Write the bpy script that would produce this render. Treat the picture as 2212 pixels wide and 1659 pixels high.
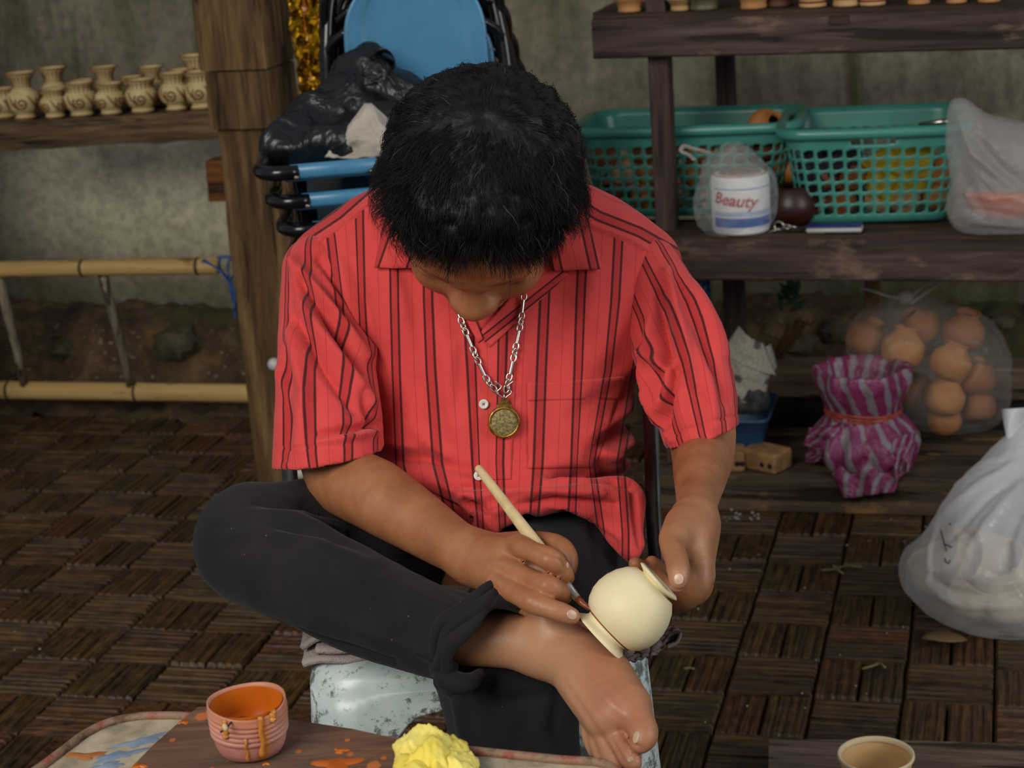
import bpy, math, random
import numpy as np
from mathutils import Vector, Matrix, noise
from mathutils.bvhtree import BVHTree
for o in list(bpy.data.objects): bpy.data.objects.remove(o, do_unlink=True)
scene = bpy.context.scene
COL = scene.collection
rng = np.random.default_rng(7); random.seed(7)

# ------------------------------------------------------------------ camera
FPX = 4000.0; CAMH = 1.28
PITCH, ROLL, YAW = math.radians(16.3), math.radians(4.0), math.radians(15.5)
CC = np.array([0, 0, CAMH])
FW = np.array([0, math.cos(PITCH), -math.sin(PITCH)])
_U0 = np.array([0, math.sin(PITCH), math.cos(PITCH)]); _R0 = np.array([1.0, 0, 0])
RT = math.cos(ROLL)*_R0 - math.sin(ROLL)*_U0
UP = math.sin(ROLL)*_R0 + math.cos(ROLL)*_U0
LA = np.array([math.cos(YAW), -math.sin(YAW), 0]); DE = np.array([math.sin(YAW), math.cos(YAW), 0]); ZZ = np.array([0, 0, 1.0])
cam = bpy.data.cameras.new('camera'); camo = bpy.data.objects.new('camera', cam); COL.objects.link(camo)
camo.matrix_world = Matrix(((RT[0], UP[0], -FW[0], 0), (RT[1], UP[1], -FW[1], 0), (RT[2], UP[2], -FW[2], CAMH), (0, 0, 0, 1)))
cam.sensor_width = 36; cam.lens = 36*FPX/2212; cam.clip_start = 0.05
cam.dof.use_dof = True; cam.dof.focus_distance = 1.80; cam.dof.aperture_fstop = 11
scene.camera = camo

# ------------------------------------------------------------------ light
world = bpy.data.worlds.new('world'); scene.world = world; world.use_nodes = True
bg = world.node_tree.nodes['Background']
bg.inputs[0].default_value = (0.80, 0.88, 1.0, 1); bg.inputs[1].default_value = 0.24
def area(name, loc, target, size, power, col):
    l = bpy.data.lights.new(name, 'AREA'); l.shape = 'RECTANGLE'; l.size, l.size_y = size; l.energy = power; l.color = col
    o = bpy.data.objects.new(name, l); COL.objects.link(o); o.location = loc
    o.rotation_euler = (Vector(target)-Vector(loc)).to_track_quat('-Z', 'Y').to_euler(); return o
area('daylight_opening', (-1.8, -0.9, 2.7), (0.0, 1.95, 0.75), (2.0, 1.6), 108, (1.0, 0.955, 0.88))
area('daylight_side', (2.8, 0.4, 1.7), (0.5, 3.2, 0.4), (1.4, 1.6), 38, (0.95, 0.97, 1.0))
vs = scene.view_settings
vs.view_transform = 'Standard'; vs.look = 'None'; vs.gamma = 1; vs.use_curve_mapping = False; vs.exposure = 0.0
cy_ = scene.cycles; cy_.max_bounces = 4; cy_.diffuse_bounces = 2; cy_.glossy_bounces = 2; cy_.transmission_bounces = 2; cy_.transparent_max_bounces = 8; cy_.caustics_reflective = False; cy_.caustics_refractive = False

# ------------------------------------------------------------------ projection helpers
def A(*v): return np.array(v, float)
def ray(px, py): return FW + (px-1106)/FPX*RT - (py-829.5)/FPX*UP
def P(px, py, Z): return CC + Z*ray(px, py)
def G(px, py, z=0.0):
    r = ray(px, py); return CC + (z-CAMH)/r[2]*r
def W(px, py, b):
    r = ray(px, py); return CC + b/(r@DE)*r
def RM(a, b, z): return a*LA + b*DE + z*ZZ
def proj(V):
    q = V-CC; z = q@FW
    return 1106+FPX*(q@RT)/z, 829.5-FPX*(q@UP)/z, z
def nrm(v): return v/np.linalg.norm(v)

# ------------------------------------------------------------------ objects
def wloc(o):
    p = np.zeros(3)
    while o is not None: p = p+np.array(o.location); o = o.parent
    return p
def obj(name, vf, mat, parent=None, smooth=True, org=None, **props):
    V, F = vf
    V = np.asarray(V, float)
    if parent is None and org is None: org = A(V[:, 0].mean(), V[:, 1].mean(), V[:, 2].min())
    base = wloc(parent) if parent is not None else org
    me = bpy.data.meshes.new(name)
    if isinstance(F, np.ndarray) and F.ndim == 2:
        n = F.shape[1]
        me.vertices.add(len(V)); me.vertices.foreach_set('co', (V-base).astype(np.float32).ravel())
        me.loops.add(F.size); me.loops.foreach_set('vertex_index', F.astype(np.int32).ravel())
        me.polygons.add(len(F)); me.polygons.foreach_set('loop_start', np.arange(0, F.size, n, dtype=np.int32))
        me.update(calc_edges=True); me.validate()
    else:
        me.from_pydata((V-base).tolist(), [], [list(map(int, f)) for f in F]); me.update()
    if smooth:
        me.polygons.foreach_set('use_smooth', np.ones(len(me.polygons), bool))
    if mat is not None: me.materials.append(mat)
    o = bpy.data.objects.new(name, me); COL.objects.link(o)
    if parent is not None: o.parent = parent
    else: o.location = base
    for k, v in props.items(): o[k] = v
    return o
def thing(name, loc, label=None, category=None, group=None):
    o = bpy.data.objects.new(name, None); COL.objects.link(o); o.location = loc; o.empty_display_size = 0.05
    if label: o['label'] = label
    if category: o['category'] = category
    if group: o['group'] = group
    return o
def tag(o, label, category, group=None):
    o['label'] = label; o['category'] = category
    if group: o['group'] = group
    return o
def struct(o): o['kind'] = 'structure'; return o
def sharp(o, ang=40):
    me = o.data
    me.set_sharp_from_angle(angle=math.radians(ang)); return o
def fattr(o, name, arr):
    a = o.data.attributes.new(name, 'FLOAT', 'POINT'); a.data.foreach_set('value', np.asarray(arr, np.float32))
def copytree(o, parent=None):
    c = o.copy(); COL.objects.link(c); c.parent = parent
    for ch in o.children: copytree(ch, c)
    return c

# ------------------------------------------------------------------ mesh primitives (V, F)
def join(parts):
    Vs, Fs, n = [], [], 0
    for V, F in parts:
        Vs.append(np.asarray(V, float)); Fs += [[int(i)+n for i in f] for f in F]; n += len(V)
    return np.vstack(Vs), Fs
def box(c, s, ax=None, bev=0.0):
    ax = (A(1, 0, 0), A(0, 1, 0), A(0, 0, 1)) if ax is None else ax
    c = np.asarray(c, float); h = np.asarray(s, float)/2
    if bev <= 0:
        V = [c+sx*h[0]*ax[0]+sy*h[1]*ax[1]+sz*h[2]*ax[2] for sz in (-1, 1) for sy in (-1, 1) for sx in (-1, 1)]
        return np.array(V), [[0, 2, 3, 1], [4, 5, 7, 6], [0, 1, 5, 4], [2, 6, 7, 3], [0, 4, 6, 2], [1, 3, 7, 5]]
    V, idx = [], {}
    for sx in (-1, 1):
        for sy in (-1, 1):
            for sz in (-1, 1):
                for k in range(3):
                    q = [sx*(h[0]-bev), sy*(h[1]-bev), sz*(h[2]-bev)]; q[k] = (sx, sy, sz)[k]*h[k]
                    idx[(sx, sy, sz, k)] = len(V); V.append(c+q[0]*ax[0]+q[1]*ax[1]+q[2]*ax[2])
    F = []
    for k in range(3):
        a, b = [(1, 2), (2, 0), (0, 1)][k]
        for s in (-1, 1):
            q = []
            for (sa, sb) in ((-1, -1), (1, -1), (1, 1), (-1, 1)):
                t = [0, 0, 0]; t[k] = s; t[a] = sa; t[b] = sb; q.append(idx[(*t, k)])
            F.append(q if s > 0 else q[::-1])
    for k in range(3):
        a, b = [(1, 2), (2, 0), (0, 1)][k]
        for sa in (-1, 1):
            for sb in (-1, 1):
                t0 = [0, 0, 0]; t0[a] = sa; t0[b] = sb; t1 = list(t0); t0[k] = -1; t1[k] = 1
                q = [idx[(*t0, a)], idx[(*t1, a)], idx[(*t1, b)], idx[(*t0, b)]]
                F.append(q[::-1] if sa*sb > 0 else q)
    for sx in (-1, 1):
        for sy in (-1, 1):
            for sz in (-1, 1):
                q = [idx[(sx, sy, sz, k)] for k in range(3)]
                F.append(q if sx*sy*sz > 0 else q[::-1])
    return np.array(V), F
def frames(path, up=None):
    path = np.asarray(path, float); n = len(path)
    T = np.gradient(path, axis=0); T /= np.linalg.norm(T, axis=1)[:, None]+1e-12
    u = A(0, 0, 1) if up is None else np.asarray(up, float)
    if abs(u@T[0]) > .9: u = A(1, 0, 0)
    N = np.zeros_like(path); N[0] = nrm(u-(u@T[0])*T[0])
    for i in range(1, n): N[i] = nrm(N[i-1]-(N[i-1]@T[i])*T[i])
    return T, N, np.cross(T, N)
def tube(path, r, n=10, cap=True, closed=False, flat=1.0, up=None):
    path = np.asarray(path, float); m = len(path); r = np.broadcast_to(np.asarray(r, float), (m,))
    if closed:
        T = np.roll(path, -1, 0)-np.roll(path, 1, 0); T /= np.linalg.norm(T, axis=1)[:, None]
        c = path.mean(0); N = path-c; N -= (N*T).sum(1)[:, None]*T; N /= np.linalg.norm(N, axis=1)[:, None]; B = np.cross(T, N)
    else: T, N, B = frames(path, up)
    th = np.linspace(0, 2*np.pi, n, endpoint=False)
    V = (path[:, None]+r[:, None, None]*(np.cos(th)[None, :, None]*N[:, None]*flat+np.sin(th)[None, :, None]*B[:, None])).reshape(-1, 3)
    F = []
    for i in range(m if closed else m-1):
        j = (i+1) % m
        for k in range(n): F.append([i*n+k, i*n+(k+1) % n, j*n+(k+1) % n, j*n+k])
    if cap and not closed: F += [list(range(n))[::-1], [(m-1)*n+k for k in range(n)]]
    return V, F
def lathe(prof, n=32, axis=None, org=(0, 0, 0), wob=0.0, cap0=True, cap1=False):
    ax = A(0, 0, 1) if axis is None else nrm(np.asarray(axis, float))
    u = nrm(np.cross(ax, A(0, 1, 0) if abs(ax[1]) < .9 else A(1, 0, 0))); v = np.cross(ax, u)
    th = np.linspace(0, 2*np.pi, n, endpoint=False); V = []
    for r, z in prof:
        rr = r*(1+wob*np.sin(2*th+1.3)+wob*.6*np.sin(3*th))
        V.append(np.asarray(org)+z*ax+rr[:, None]*(np.cos(th)[:, None]*u+np.sin(th)[:, None]*v))
    V = np.vstack(V); m = len(prof); F = []
    for i in range(m-1):
        for k in range(n): F.append([i*n+k, i*n+(k+1) % n, (i+1)*n+(k+1) % n, (i+1)*n+k])
    if cap0: F.append(list(range(n))[::-1])
    if cap1: F.append([(m-1)*n+k for k in range(n)])
    return V, F
def smoothprof(pts, n=40):
    pts = np.asarray(pts, float); t = np.r_[0, np.cumsum(np.linalg.norm(np.diff(pts, axis=0), axis=1))]
    return np.c_[crom(t, pts[:, 0], np.linspace(0, t[-1], n)), crom(t, pts[:, 1], np.linspace(0, t[-1], n))]
def crom(t, y, x):
    t = np.asarray(t, float); y = np.asarray(y, float)
    m = np.gradient(y, t) if len(t) > 2 else np.full(len(t), (y[-1]-y[0])/(t[-1]-t[0]))
    i = np.clip(np.searchsorted(t, x)-1, 0, len(t)-2); h = t[i+1]-t[i]; s = (np.clip(x, t[0], t[-1])-t[i])/h
    return (2*s**3-3*s**2+1)*y[i]+(s**3-2*s**2+s)*h*m[i]+(-2*s**3+3*s**2)*y[i+1]+(s**3-s**2)*h*m[i+1]
def spline(pts, n=40):
    pts = np.asarray(pts, float); t = np.r_[0, np.cumsum(np.linalg.norm(np.diff(pts, axis=0), axis=1))]
    x = np.linspace(0, t[-1], n); return np.stack([crom(t, pts[:, k], x) for k in range(3)], 1)
def gridf(nu, nv, wrap=False):
    F = []
    for j in range(nv-1):
        for i in range(nu if wrap else nu-1):
            a = j*nu+i; b = j*nu+(i+1) % nu; F.append([a, b, b+nu, a+nu])
    return F
def sphere(c, r, n=16, m=10):
    r = np.broadcast_to(np.asarray(r, float), (3,))
    ph = np.linspace(0, np.pi, m+1); th = np.linspace(0, 2*np.pi, n, endpoint=False)
    V = np.array([[math.sin(p)*math.cos(t), math.sin(p)*math.sin(t), -math.cos(p)] for p in ph for t in th])*r+np.asarray(c)
    return V, gridf(n, m+1, True)
def shell(V, nu, nv, th, wrap=False, outdir=None):
    """thicken a grid sheet into a closed sheet of thickness th"""
    V = np.asarray(V, float).reshape(nv, nu, 3)
    du = np.roll(V, -1, 1)-np.roll(V, 1, 1) if wrap else np.gradient(V, axis=1)
    N = np.cross(du, np.gradient(V, axis=0)); N /= np.linalg.norm(N, axis=2)[..., None]+1e-12
    if outdir is not None:
        s = np.sign((N*(np.asarray(outdir)-V*0)).sum(2).mean()); N = N*s
    W_ = (V-N*th).reshape(-1, 3); V = V.reshape(-1, 3); n = len(V)
    F0 = gridf(nu, nv, wrap); F = list(F0)+[[i+n for i in f[::-1]] for f in F0]
    def strip(ix):
        for a, b in zip(ix[:-1], ix[1:]): F.append([b, a, a+n, b+n])
    bot = list(range(nu)); top = [(nv-1)*nu+i for i in range(nu)]
    strip(bot+([bot[0]] if wrap else [])); strip((top+([top[0]] if wrap else []))[::-1])
    if not wrap:
        strip([j*nu for j in range(nv)][::-1]); strip([j*nu+nu-1 for j in range(nv)])
    return np.vstack([V, W_]), F
def fbm(V, scale, octv=3, seed=0.0):
    out = np.empty(len(V)); q = np.asarray(V)*scale+seed
    for i in range(len(V)): out[i] = noise.fractal(Vector(q[i]), 1.0, 2.0, octv)
    return out
def vnormals(V, F):
    V = np.asarray(V); F = np.asarray(F)
    n = np.cross(V[F[:, 2]]-V[F[:, 0]], V[F[:, 3 % F.shape[1]]]-V[F[:, 1]]); N = np.zeros_like(V)
    ii = F.T.ravel(); nn = np.tile(n, (F.shape[1], 1)); N = np.stack([np.bincount(ii, nn[:, k], len(V)) for k in range(3)], 1)
    return N/(np.linalg.norm(N, axis=1)[:, None]+1e-12)
def relax(V, F, it=2, lam=.5):
    F = np.asarray(F)
    for _ in range(it):
        n = len(V); a = F.ravel(); b = np.roll(F, -1, 1).ravel(); ii = np.r_[a, b]; jj = np.r_[b, a]; c = np.bincount(ii, minlength=n)
        S = np.stack([np.bincount(ii, V[jj, k], n) for k in range(3)], 1)
        V = V+lam*(S/np.maximum(c, 1)[:, None]-V)
    return V

# ------------------------------------------------------------------ smooth solids (signed distance + surface nets)
class Cone:            # tapered capsule
    def __init__(s, a, b, ra, rb): s.a, s.ba, s.ra, s.dr = np.asarray(a), np.asarray(b)-np.asarray(a), ra, rb-ra; s.l = max(s.ba@s.ba, 1e-9)
    def __call__(s, p):
        q = p-s.a; t = np.clip(q@s.ba/s.l, 0, 1); return np.sqrt(((q-t[:, None]*s.ba)**2).sum(1))-(s.ra+t*s.dr)
    def grid(s, x, y, z):
        x, y, z = x-np.float32(s.a[0]), y-np.float32(s.a[1]), z-np.float32(s.a[2]); b = s.ba.astype(np.float32); l = np.float32(s.l)
        w = (x*b[0]+y*b[1])+z*b[2]; t = np.clip(w*(1/l), 0, 1); d = (x*x+y*y)+z*z
        d -= t*(2*w-t*l); np.maximum(d, 1e-12, out=d); np.sqrt(d, out=d); d -= np.float32(s.ra)+t*np.float32(s.dr); return d
class Ell:             # oriented ellipsoid
    def __init__(s, c, r, ax=None): s.c, s.r = np.asarray(c), np.asarray(r, float); s.m = np.eye(3) if ax is None else np.array(ax)
    def __call__(s, p):
        q = (p-s.c)@s.m.T; k0 = np.sqrt(((q/s.r)**2).sum(1)); k1 = np.sqrt(((q/s.r**2)**2).sum(1))+1e-9
        return k0*(k0-1)/k1
    def grid(s, x, y, z):
        x, y, z = x-np.float32(s.c[0]), y-np.float32(s.c[1]), z-np.float32(s.c[2]); k0 = 0; k1 = 0
        for k in range(3):
            m = s.m[k].astype(np.float32); q = ((x*m[0]+y*m[1])+z*m[2])*np.float32(1/s.r[k]); q2 = q*q; k0 = k0+q2; k1 = k1+q2*np.float32(1/s.r[k]**2)
        k0 = np.sqrt(k0); return k0*(k0-1)/(np.sqrt(k1)+np.float32(1e-6))
class Half:            # half space n.(p-c) < 0
    def __init__(s, c, n): s.c, s.n = np.asarray(c), nrm(np.asarray(n, float))
    def __call__(s, p): return (p-s.c)@s.n
    def grid(s, x, y, z):
        n = s.n.astype(np.float32); return (x*n[0]+y*n[1])+z*n[2]-np.float32(s.c@s.n)
class Fn:              # any function of points
    def __init__(s, f): s.f = f
    def grid(s, x, y, z):
        sh = np.broadcast_shapes(x.shape, y.shape, z.shape); p = np.stack([np.broadcast_to(k, sh).ravel() for k in (x, y, z)], 1).astype(float)
        return s.f(p).reshape(sh).astype(np.float32)
def smin(a, b, k):
    if k <= 0: return np.minimum(a, b)
    h = np.maximum(k-np.abs(a-b), 0)/k; return np.minimum(a, b)-h*h*k*.25
class Chain:           # a run of tapered capsules read as one limb
    def __init__(s, C, R):
        s.s = [Cone(C[i], C[i+1], R[i], R[i+1]) for i in range(len(C)-1)]
        s.A = np.array([k.a for k in s.s]); s.B = np.array([k.ba for k in s.s]); s.l = np.array([k.l for k in s.s]); s.r = np.array([k.ra for k in s.s]); s.d = np.array([k.dr for k in s.s])
    def __call__(s, p):
        d = s.s[0](p)
        for k in s.s[1:]: d = np.minimum(d, k(p))
        return d
    def grid(s, x, y, z):
        xs, ys, zs = x.ravel(), y.ravel(), z.ravel(); c = np.array([(xs[0]+xs[-1])/2, (ys[0]+ys[-1])/2, (zs[0]+zs[-1])/2]); r = (xs[-1]-xs[0])*1.75
        q = c-s.A; t = np.clip((q*s.B).sum(1)/s.l, 0, 1); e = np.sqrt(((q-t[:, None]*s.B)**2).sum(1))-(s.r+t*s.d); m = e.min()+r; out = None
        for k, d in zip(s.s, e):
            if d <= m:
                g = k.grid(x, y, z); out = g if out is None else np.minimum(out, g)
        return out
def chain(pts, sub=3):
    """pts: (px, py, Z, radius in px) -> one smooth tapered limb"""
    q = np.array([[*P(x, y, z), r*z/FPX] for x, y, z, r in pts])
    if len(q) > 2:
        t = np.r_[0, np.cumsum(np.linalg.norm(np.diff(q[:, :3], axis=0), axis=1)**.75)]; n = (len(q)-1)*sub+1
        x = np.interp(np.linspace(0, len(q)-1, n), np.arange(len(q)), t); q = np.stack([crom(t, q[:, k], x) for k in range(4)], 1)
    return [Chain(q[:, :3], q[:, 3])]
def solid(groups, lo, hi, h, cuts=(), carve=(), block=10, extra=None):
    """groups: list of (prims, k_in, k_out); returns quads"""
    lo, hi = np.asarray(lo, float), np.asarray(hi, float)
    allp = [(gi, p) for gi, g in enumerate(groups) for p in g[0]]
    nb = np.ceil((hi-lo)/(h*block)).astype(int)
    I = np.stack(np.meshgrid(*[np.arange(n) for n in nb], indexing='ij'), -1).reshape(-1, 3)
    cen = lo+(I+.5)*h*block; rad = h*block*math.sqrt(3)/2+h*2
    gmin = lo*0; D = np.full((len(cen), len(allp)), 9.0)
    for j, (_, p) in enumerate(allp): D[:, j] = p(cen)
    dm = D.min(1); kmax = max(max(g[1], g[2]) for g in groups); kk = min(kmax, .02)
    act = (dm < rad*1.15+kmax*.5) & (dm > -rad*1.5-kmax*.1)
    n1 = block+2; o = np.arange(-1, block+1); sl = slice(None)
    keys, verts, quads = [], [], []
    big = 1 << 20
    def key(c): return ((c[..., 0]+8)*big+(c[..., 1]+8))*big+(c[..., 2]+8)
    gg = np.stack(np.meshgrid(o, o, o, indexing='ij'), -1)
    for bi in np.nonzero(act)[0]:
        g0 = I[bi]*block; ax_ = [(lo[k]+(g0[k]+o)*h).astype(np.float32) for k in range(3)]
        X, Y, Z = ax_[0][:, None, None], ax_[1][None, :, None], ax_[2][None, None, :]
        use = D[bi] < dm[bi]+2*rad+kk
        val = None; j = 0
        for gi, (pr, ki, ko) in enumerate(groups):
            gv = None
            for p in pr:
                if use[j]:
                    d = p.grid(X, Y, Z); gv = d if gv is None else smin(gv, d, ki)
                j += 1
            if gv is not None: val = gv if val is None else smin(val, gv, ko)
        if extra is not None: val = val+extra.grid(X, Y, Z)
        for p, k in carve: val = -smin(-val, p.grid(X, Y, Z), k)
        for p in cuts: val = np.maximum(val, p.grid(X, Y, Z))
        if val.min() > 0 or val.max() < 0: continue
        ins = val < 0
        acc = np.zeros((n1-1,)*3+(3,)); cnt = np.zeros((n1-1,)*3)
        for ax in range(3):
            s0 = [sl]*3; s1 = [sl]*3; s0[ax] = slice(0, -1); s1[ax] = slice(1, None)
            a, b = val[tuple(s0)], val[tuple(s1)]; cr = ins[tuple(s0)] != ins[tuple(s1)]
            if not cr.any(): continue
            e = np.argwhere(cr); t = a[cr]/(a[cr]-b[cr]); pos = np.zeros(a.shape+(3,)); pp = e.astype(float); pp[:, ax] += t; pos[cr] = pp
            o1, o2 = [k for k in range(3) if k != ax]
            for d1 in (0, 1):
                for d2 in (0, 1):
                    q = [sl]*3; q[o1] = slice(d1, n1-1+d1); q[o2] = slice(d2, n1-1+d2)
                    acc += pos[tuple(q)]; cnt += cr[tuple(q)]
            ok = (e[:, o1] >= 1) & (e[:, o2] >= 1) & (e[:, ax] >= 1) & (e[:, ax] <= n1-2)
            e = e[ok]; fl = ins[tuple(e.T)]; q = []
            for d1, d2 in ((-1, -1), (0, -1), (0, 0), (-1, 0)):
                c = e.copy(); c[:, o1] += d1; c[:, o2] += d2; q.append(key(c+g0-1))
            q = np.stack(q, 1)
            if ax == 1: fl = ~fl
            q[~fl] = q[~fl][:, ::-1]; quads.append(q)
        m = cnt > 0; m[0] = False; m[:, 0] = False; m[:, :, 0] = False
        w = np.argwhere(m)
        if len(w):
            keys.append(key(w+g0-1)); verts.append(lo+(acc[m]/cnt[m][:, None]+g0-1)*h)
    K = np.concatenate(keys); V = np.concatenate(verts); Q = np.concatenate(quads)
    K, ui = np.unique(K, return_index=True); V = V[ui]
    ix = np.searchsorted(K, Q); ix = np.clip(ix, 0, len(K)-1); ok = (K[ix] == Q).all(1); Fq = ix[ok]
    us = np.unique(Fq); mp = np.full(len(V), -1); mp[us] = np.arange(len(us))
    return V[us], mp[Fq]
def polydist(px, py, line):
    L = np.asarray(line, float); q = np.stack([px, py], 1); d = np.full(len(q), 1e9); tt = np.zeros(len(q))
    for i, (a, b) in enumerate(zip(L[:-1], L[1:])):
        ba = b-a; t = np.clip((q-a)@ba/(ba@ba), 0, 1); e = np.linalg.norm(q-a-t[:, None]*ba, axis=1)
        m = e < d; d[m] = e[m]; tt[m] = (i+t[m])/(len(L)-1)
    return d, tt
def creases(V, N, lst, fac=1.0):
    """fold ridges (+) and valleys (-): (polyline in the photo frame, half width px, height m)"""
    px, py, _ = proj(V); front = np.clip(-(N@FW)*2+.3, 0, 1); d = np.zeros(len(V))
    for line, w, h in lst:
        e, t = polydist(px, py, line); d += h*np.exp(-(e/w)**2)*(.35+.65*np.sin(np.pi*np.clip(t, .02, .98))**.5)
    return V+N*(d*front*fac)[:, None]

# ------------------------------------------------------------------ materials
def lin(c):
    if isinstance(c, str):
        c = c.lstrip('#'); c = [int(c[i:i+2], 16)/255 for i in (0, 2, 4)]
        return tuple(x/12.92 if x <= .04045 else ((x+.055)/1.055)**2.4 for x in c)+(1,)
    return tuple(c)+(1,) if len(c) == 3 else tuple(c)
class NT:
    def __init__(s, name):
        s.m = bpy.data.materials.new(name); s.m.use_nodes = True; s.t = s.m.node_tree; s.n = s.t.nodes
        s.b = s.n['Principled BSDF']; s.out = s.n['Material Output']
    def new(s, typ, **kw):
        n = s.n.new(typ)
        for k, v in kw.items(): setattr(n, k, v)
        return n
    def link(s, a, b): s.t.links.new(a, b)
    def val(s, sock, v):
        if hasattr(v, 'is_linked') or isinstance(v, bpy.types.NodeSocket): s.link(v, sock)
        else: sock.default_value = v
    def coord(s, kind='Object', scale=(1, 1, 1), rand=False):
        if kind == 'World': c = s.new('ShaderNodeNewGeometry').outputs['Position']
        else: c = s.new('ShaderNodeTexCoord').outputs[kind]
        if rand:
            oi = s.new('ShaderNodeObjectInfo'); ad = s.new('ShaderNodeVectorMath', operation='MULTIPLY_ADD')
            s.link(oi.outputs['Random'], ad.inputs[0]); ad.inputs[1].default_value = (37, 91, 53); s.link(c, ad.inputs[2]); c = ad.outputs[0]
        mp = s.new('ShaderNodeMapping'); mp.inputs['Scale'].default_value = scale; s.link(c, mp.inputs[0]); return mp.outputs[0]
    def noise(s, vec, scale, detail=4, rough=.55, dist=0.0):
        n = s.new('ShaderNodeTexNoise'); s.link(vec, n.inputs['Vector']); n.inputs['Scale'].default_value = scale
        n.inputs['Detail'].default_value = detail; n.inputs['Roughness'].default_value = rough; n.inputs['Distortion'].default_value = dist
        return n.outputs['Fac']
    def ramp(s, fac, stops, interp='LINEAR'):
        r = s.new('ShaderNodeValToRGB'); s.link(fac, r.inputs[0]); e = r.color_ramp.elements; r.color_ramp.interpolation = interp
        while len(e) < len(stops): e.new(.5)
        for el, (p, c) in zip(e, stops): el.position = p; el.color = lin(c) if not isinstance(c, (int, float)) else (c, c, c, 1)
        return r.outputs[0]
    def mix(s, fac, a, b, mode='MIX'):
        n = s.new('ShaderNodeMix', data_type='RGBA', blend_type=mode)
        s.val(n.inputs[0], fac)
        for k, v in ((6, a), (7, b)):
            if isinstance(v, bpy.types.NodeSocket): s.link(v, n.inputs[k])
            else: n.inputs[k].default_value = lin(v)
        return n.outputs[2]
    def math(s, op, a, b=0.0, c=0.0, clamp=False):
        n = s.new('ShaderNodeMath', operation=op, use_clamp=clamp)
        for k, v in enumerate((a, b, c)): s.val(n.inputs[k], v)
        return n.outputs[0]
    def bump(s, h, strength=.5, dist=.002):
        n = s.new('ShaderNodeBump'); s.link(h, n.inputs['Height']); n.inputs['Strength'].default_value = strength; n.inputs['Distance'].default_value = dist
        s.link(n.outputs[0], s.b.inputs['Normal']); return n
    def attr(s, name): return s.new('ShaderNodeAttribute', attribute_name=name).outputs['Fac']
    def fin(s, col=None, rough=None, **kw):
        if col is not None:
            if isinstance(col, bpy.types.NodeSocket): s.link(col, s.b.inputs['Base Color'])
            else: s.b.inputs['Base Color'].default_value = lin(col)
        if rough is not None: s.val(s.b.inputs['Roughness'], rough)
        for k, v in kw.items(): s.val(s.b.inputs[k.replace('_', ' ')], v)
        return s.m
def simple(name, c, rough=.6, c2=None, scale=40, bump=0, kind='Object', stretch=(1, 1, 1), lo=.35, hi=.7, rand=False, bdist=.002, **kw):
    t = NT(name); v = t.coord(kind, stretch, rand); n = t.noise(v, scale, 5)
    col = t.ramp(n, [(lo, c), (hi, c2)]) if c2 else c
    if bump: t.bump(n, bump, bdist)
    return t.fin(col, rough, **kw)
def plastic_film(name, c, opacity=.3, rough=.25, crease=60, grad=None):
    """thin crinkled plastic bag: part clear, part milky"""
    t = NT(name); v = t.coord('World'); n = t.noise(v, crease, 5, .6, 1.2); n2 = t.noise(v, crease*.3, 3)
    t.bump(n, .5, .01)
    tr = t.new('ShaderNodeBsdfTransparent'); mx = t.new('ShaderNodeMixShader')
    t.fin(c, rough, Specular_IOR_Level=.7)
    f = t.math('MULTIPLY_ADD', n2, opacity*.9, opacity*.55, clamp=True)
    if grad is not None:   # gathered layers make the upper part denser
        sz_ = t.new('ShaderNodeSeparateXYZ'); t.link(v, sz_.inputs[0]); g = t.new('ShaderNodeMapRange'); t.link(sz_.outputs[2], g.inputs[0]); g.inputs[1].default_value = grad[0]; g.inputs[2].default_value = grad[1]; g.inputs[3].default_value = 0; g.inputs[4].default_value = grad[2]
        f = t.math('ADD', f, g.outputs[0], clamp=True)
    tl = t.new('ShaderNodeBsdfTranslucent'); tl.inputs[0].default_value = lin(c); m2 = t.new('ShaderNodeMixShader'); m2.inputs[0].default_value = .38; t.link(t.b.outputs[0], m2.inputs[1]); t.link(tl.outputs[0], m2.inputs[2])
    t.link(f, mx.inputs[0]); t.link(tr.outputs[0], mx.inputs[1]); t.link(m2.outputs[0], mx.inputs[2]); t.link(mx.outputs[0], t.out.inputs[0])
    return t.m

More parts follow.
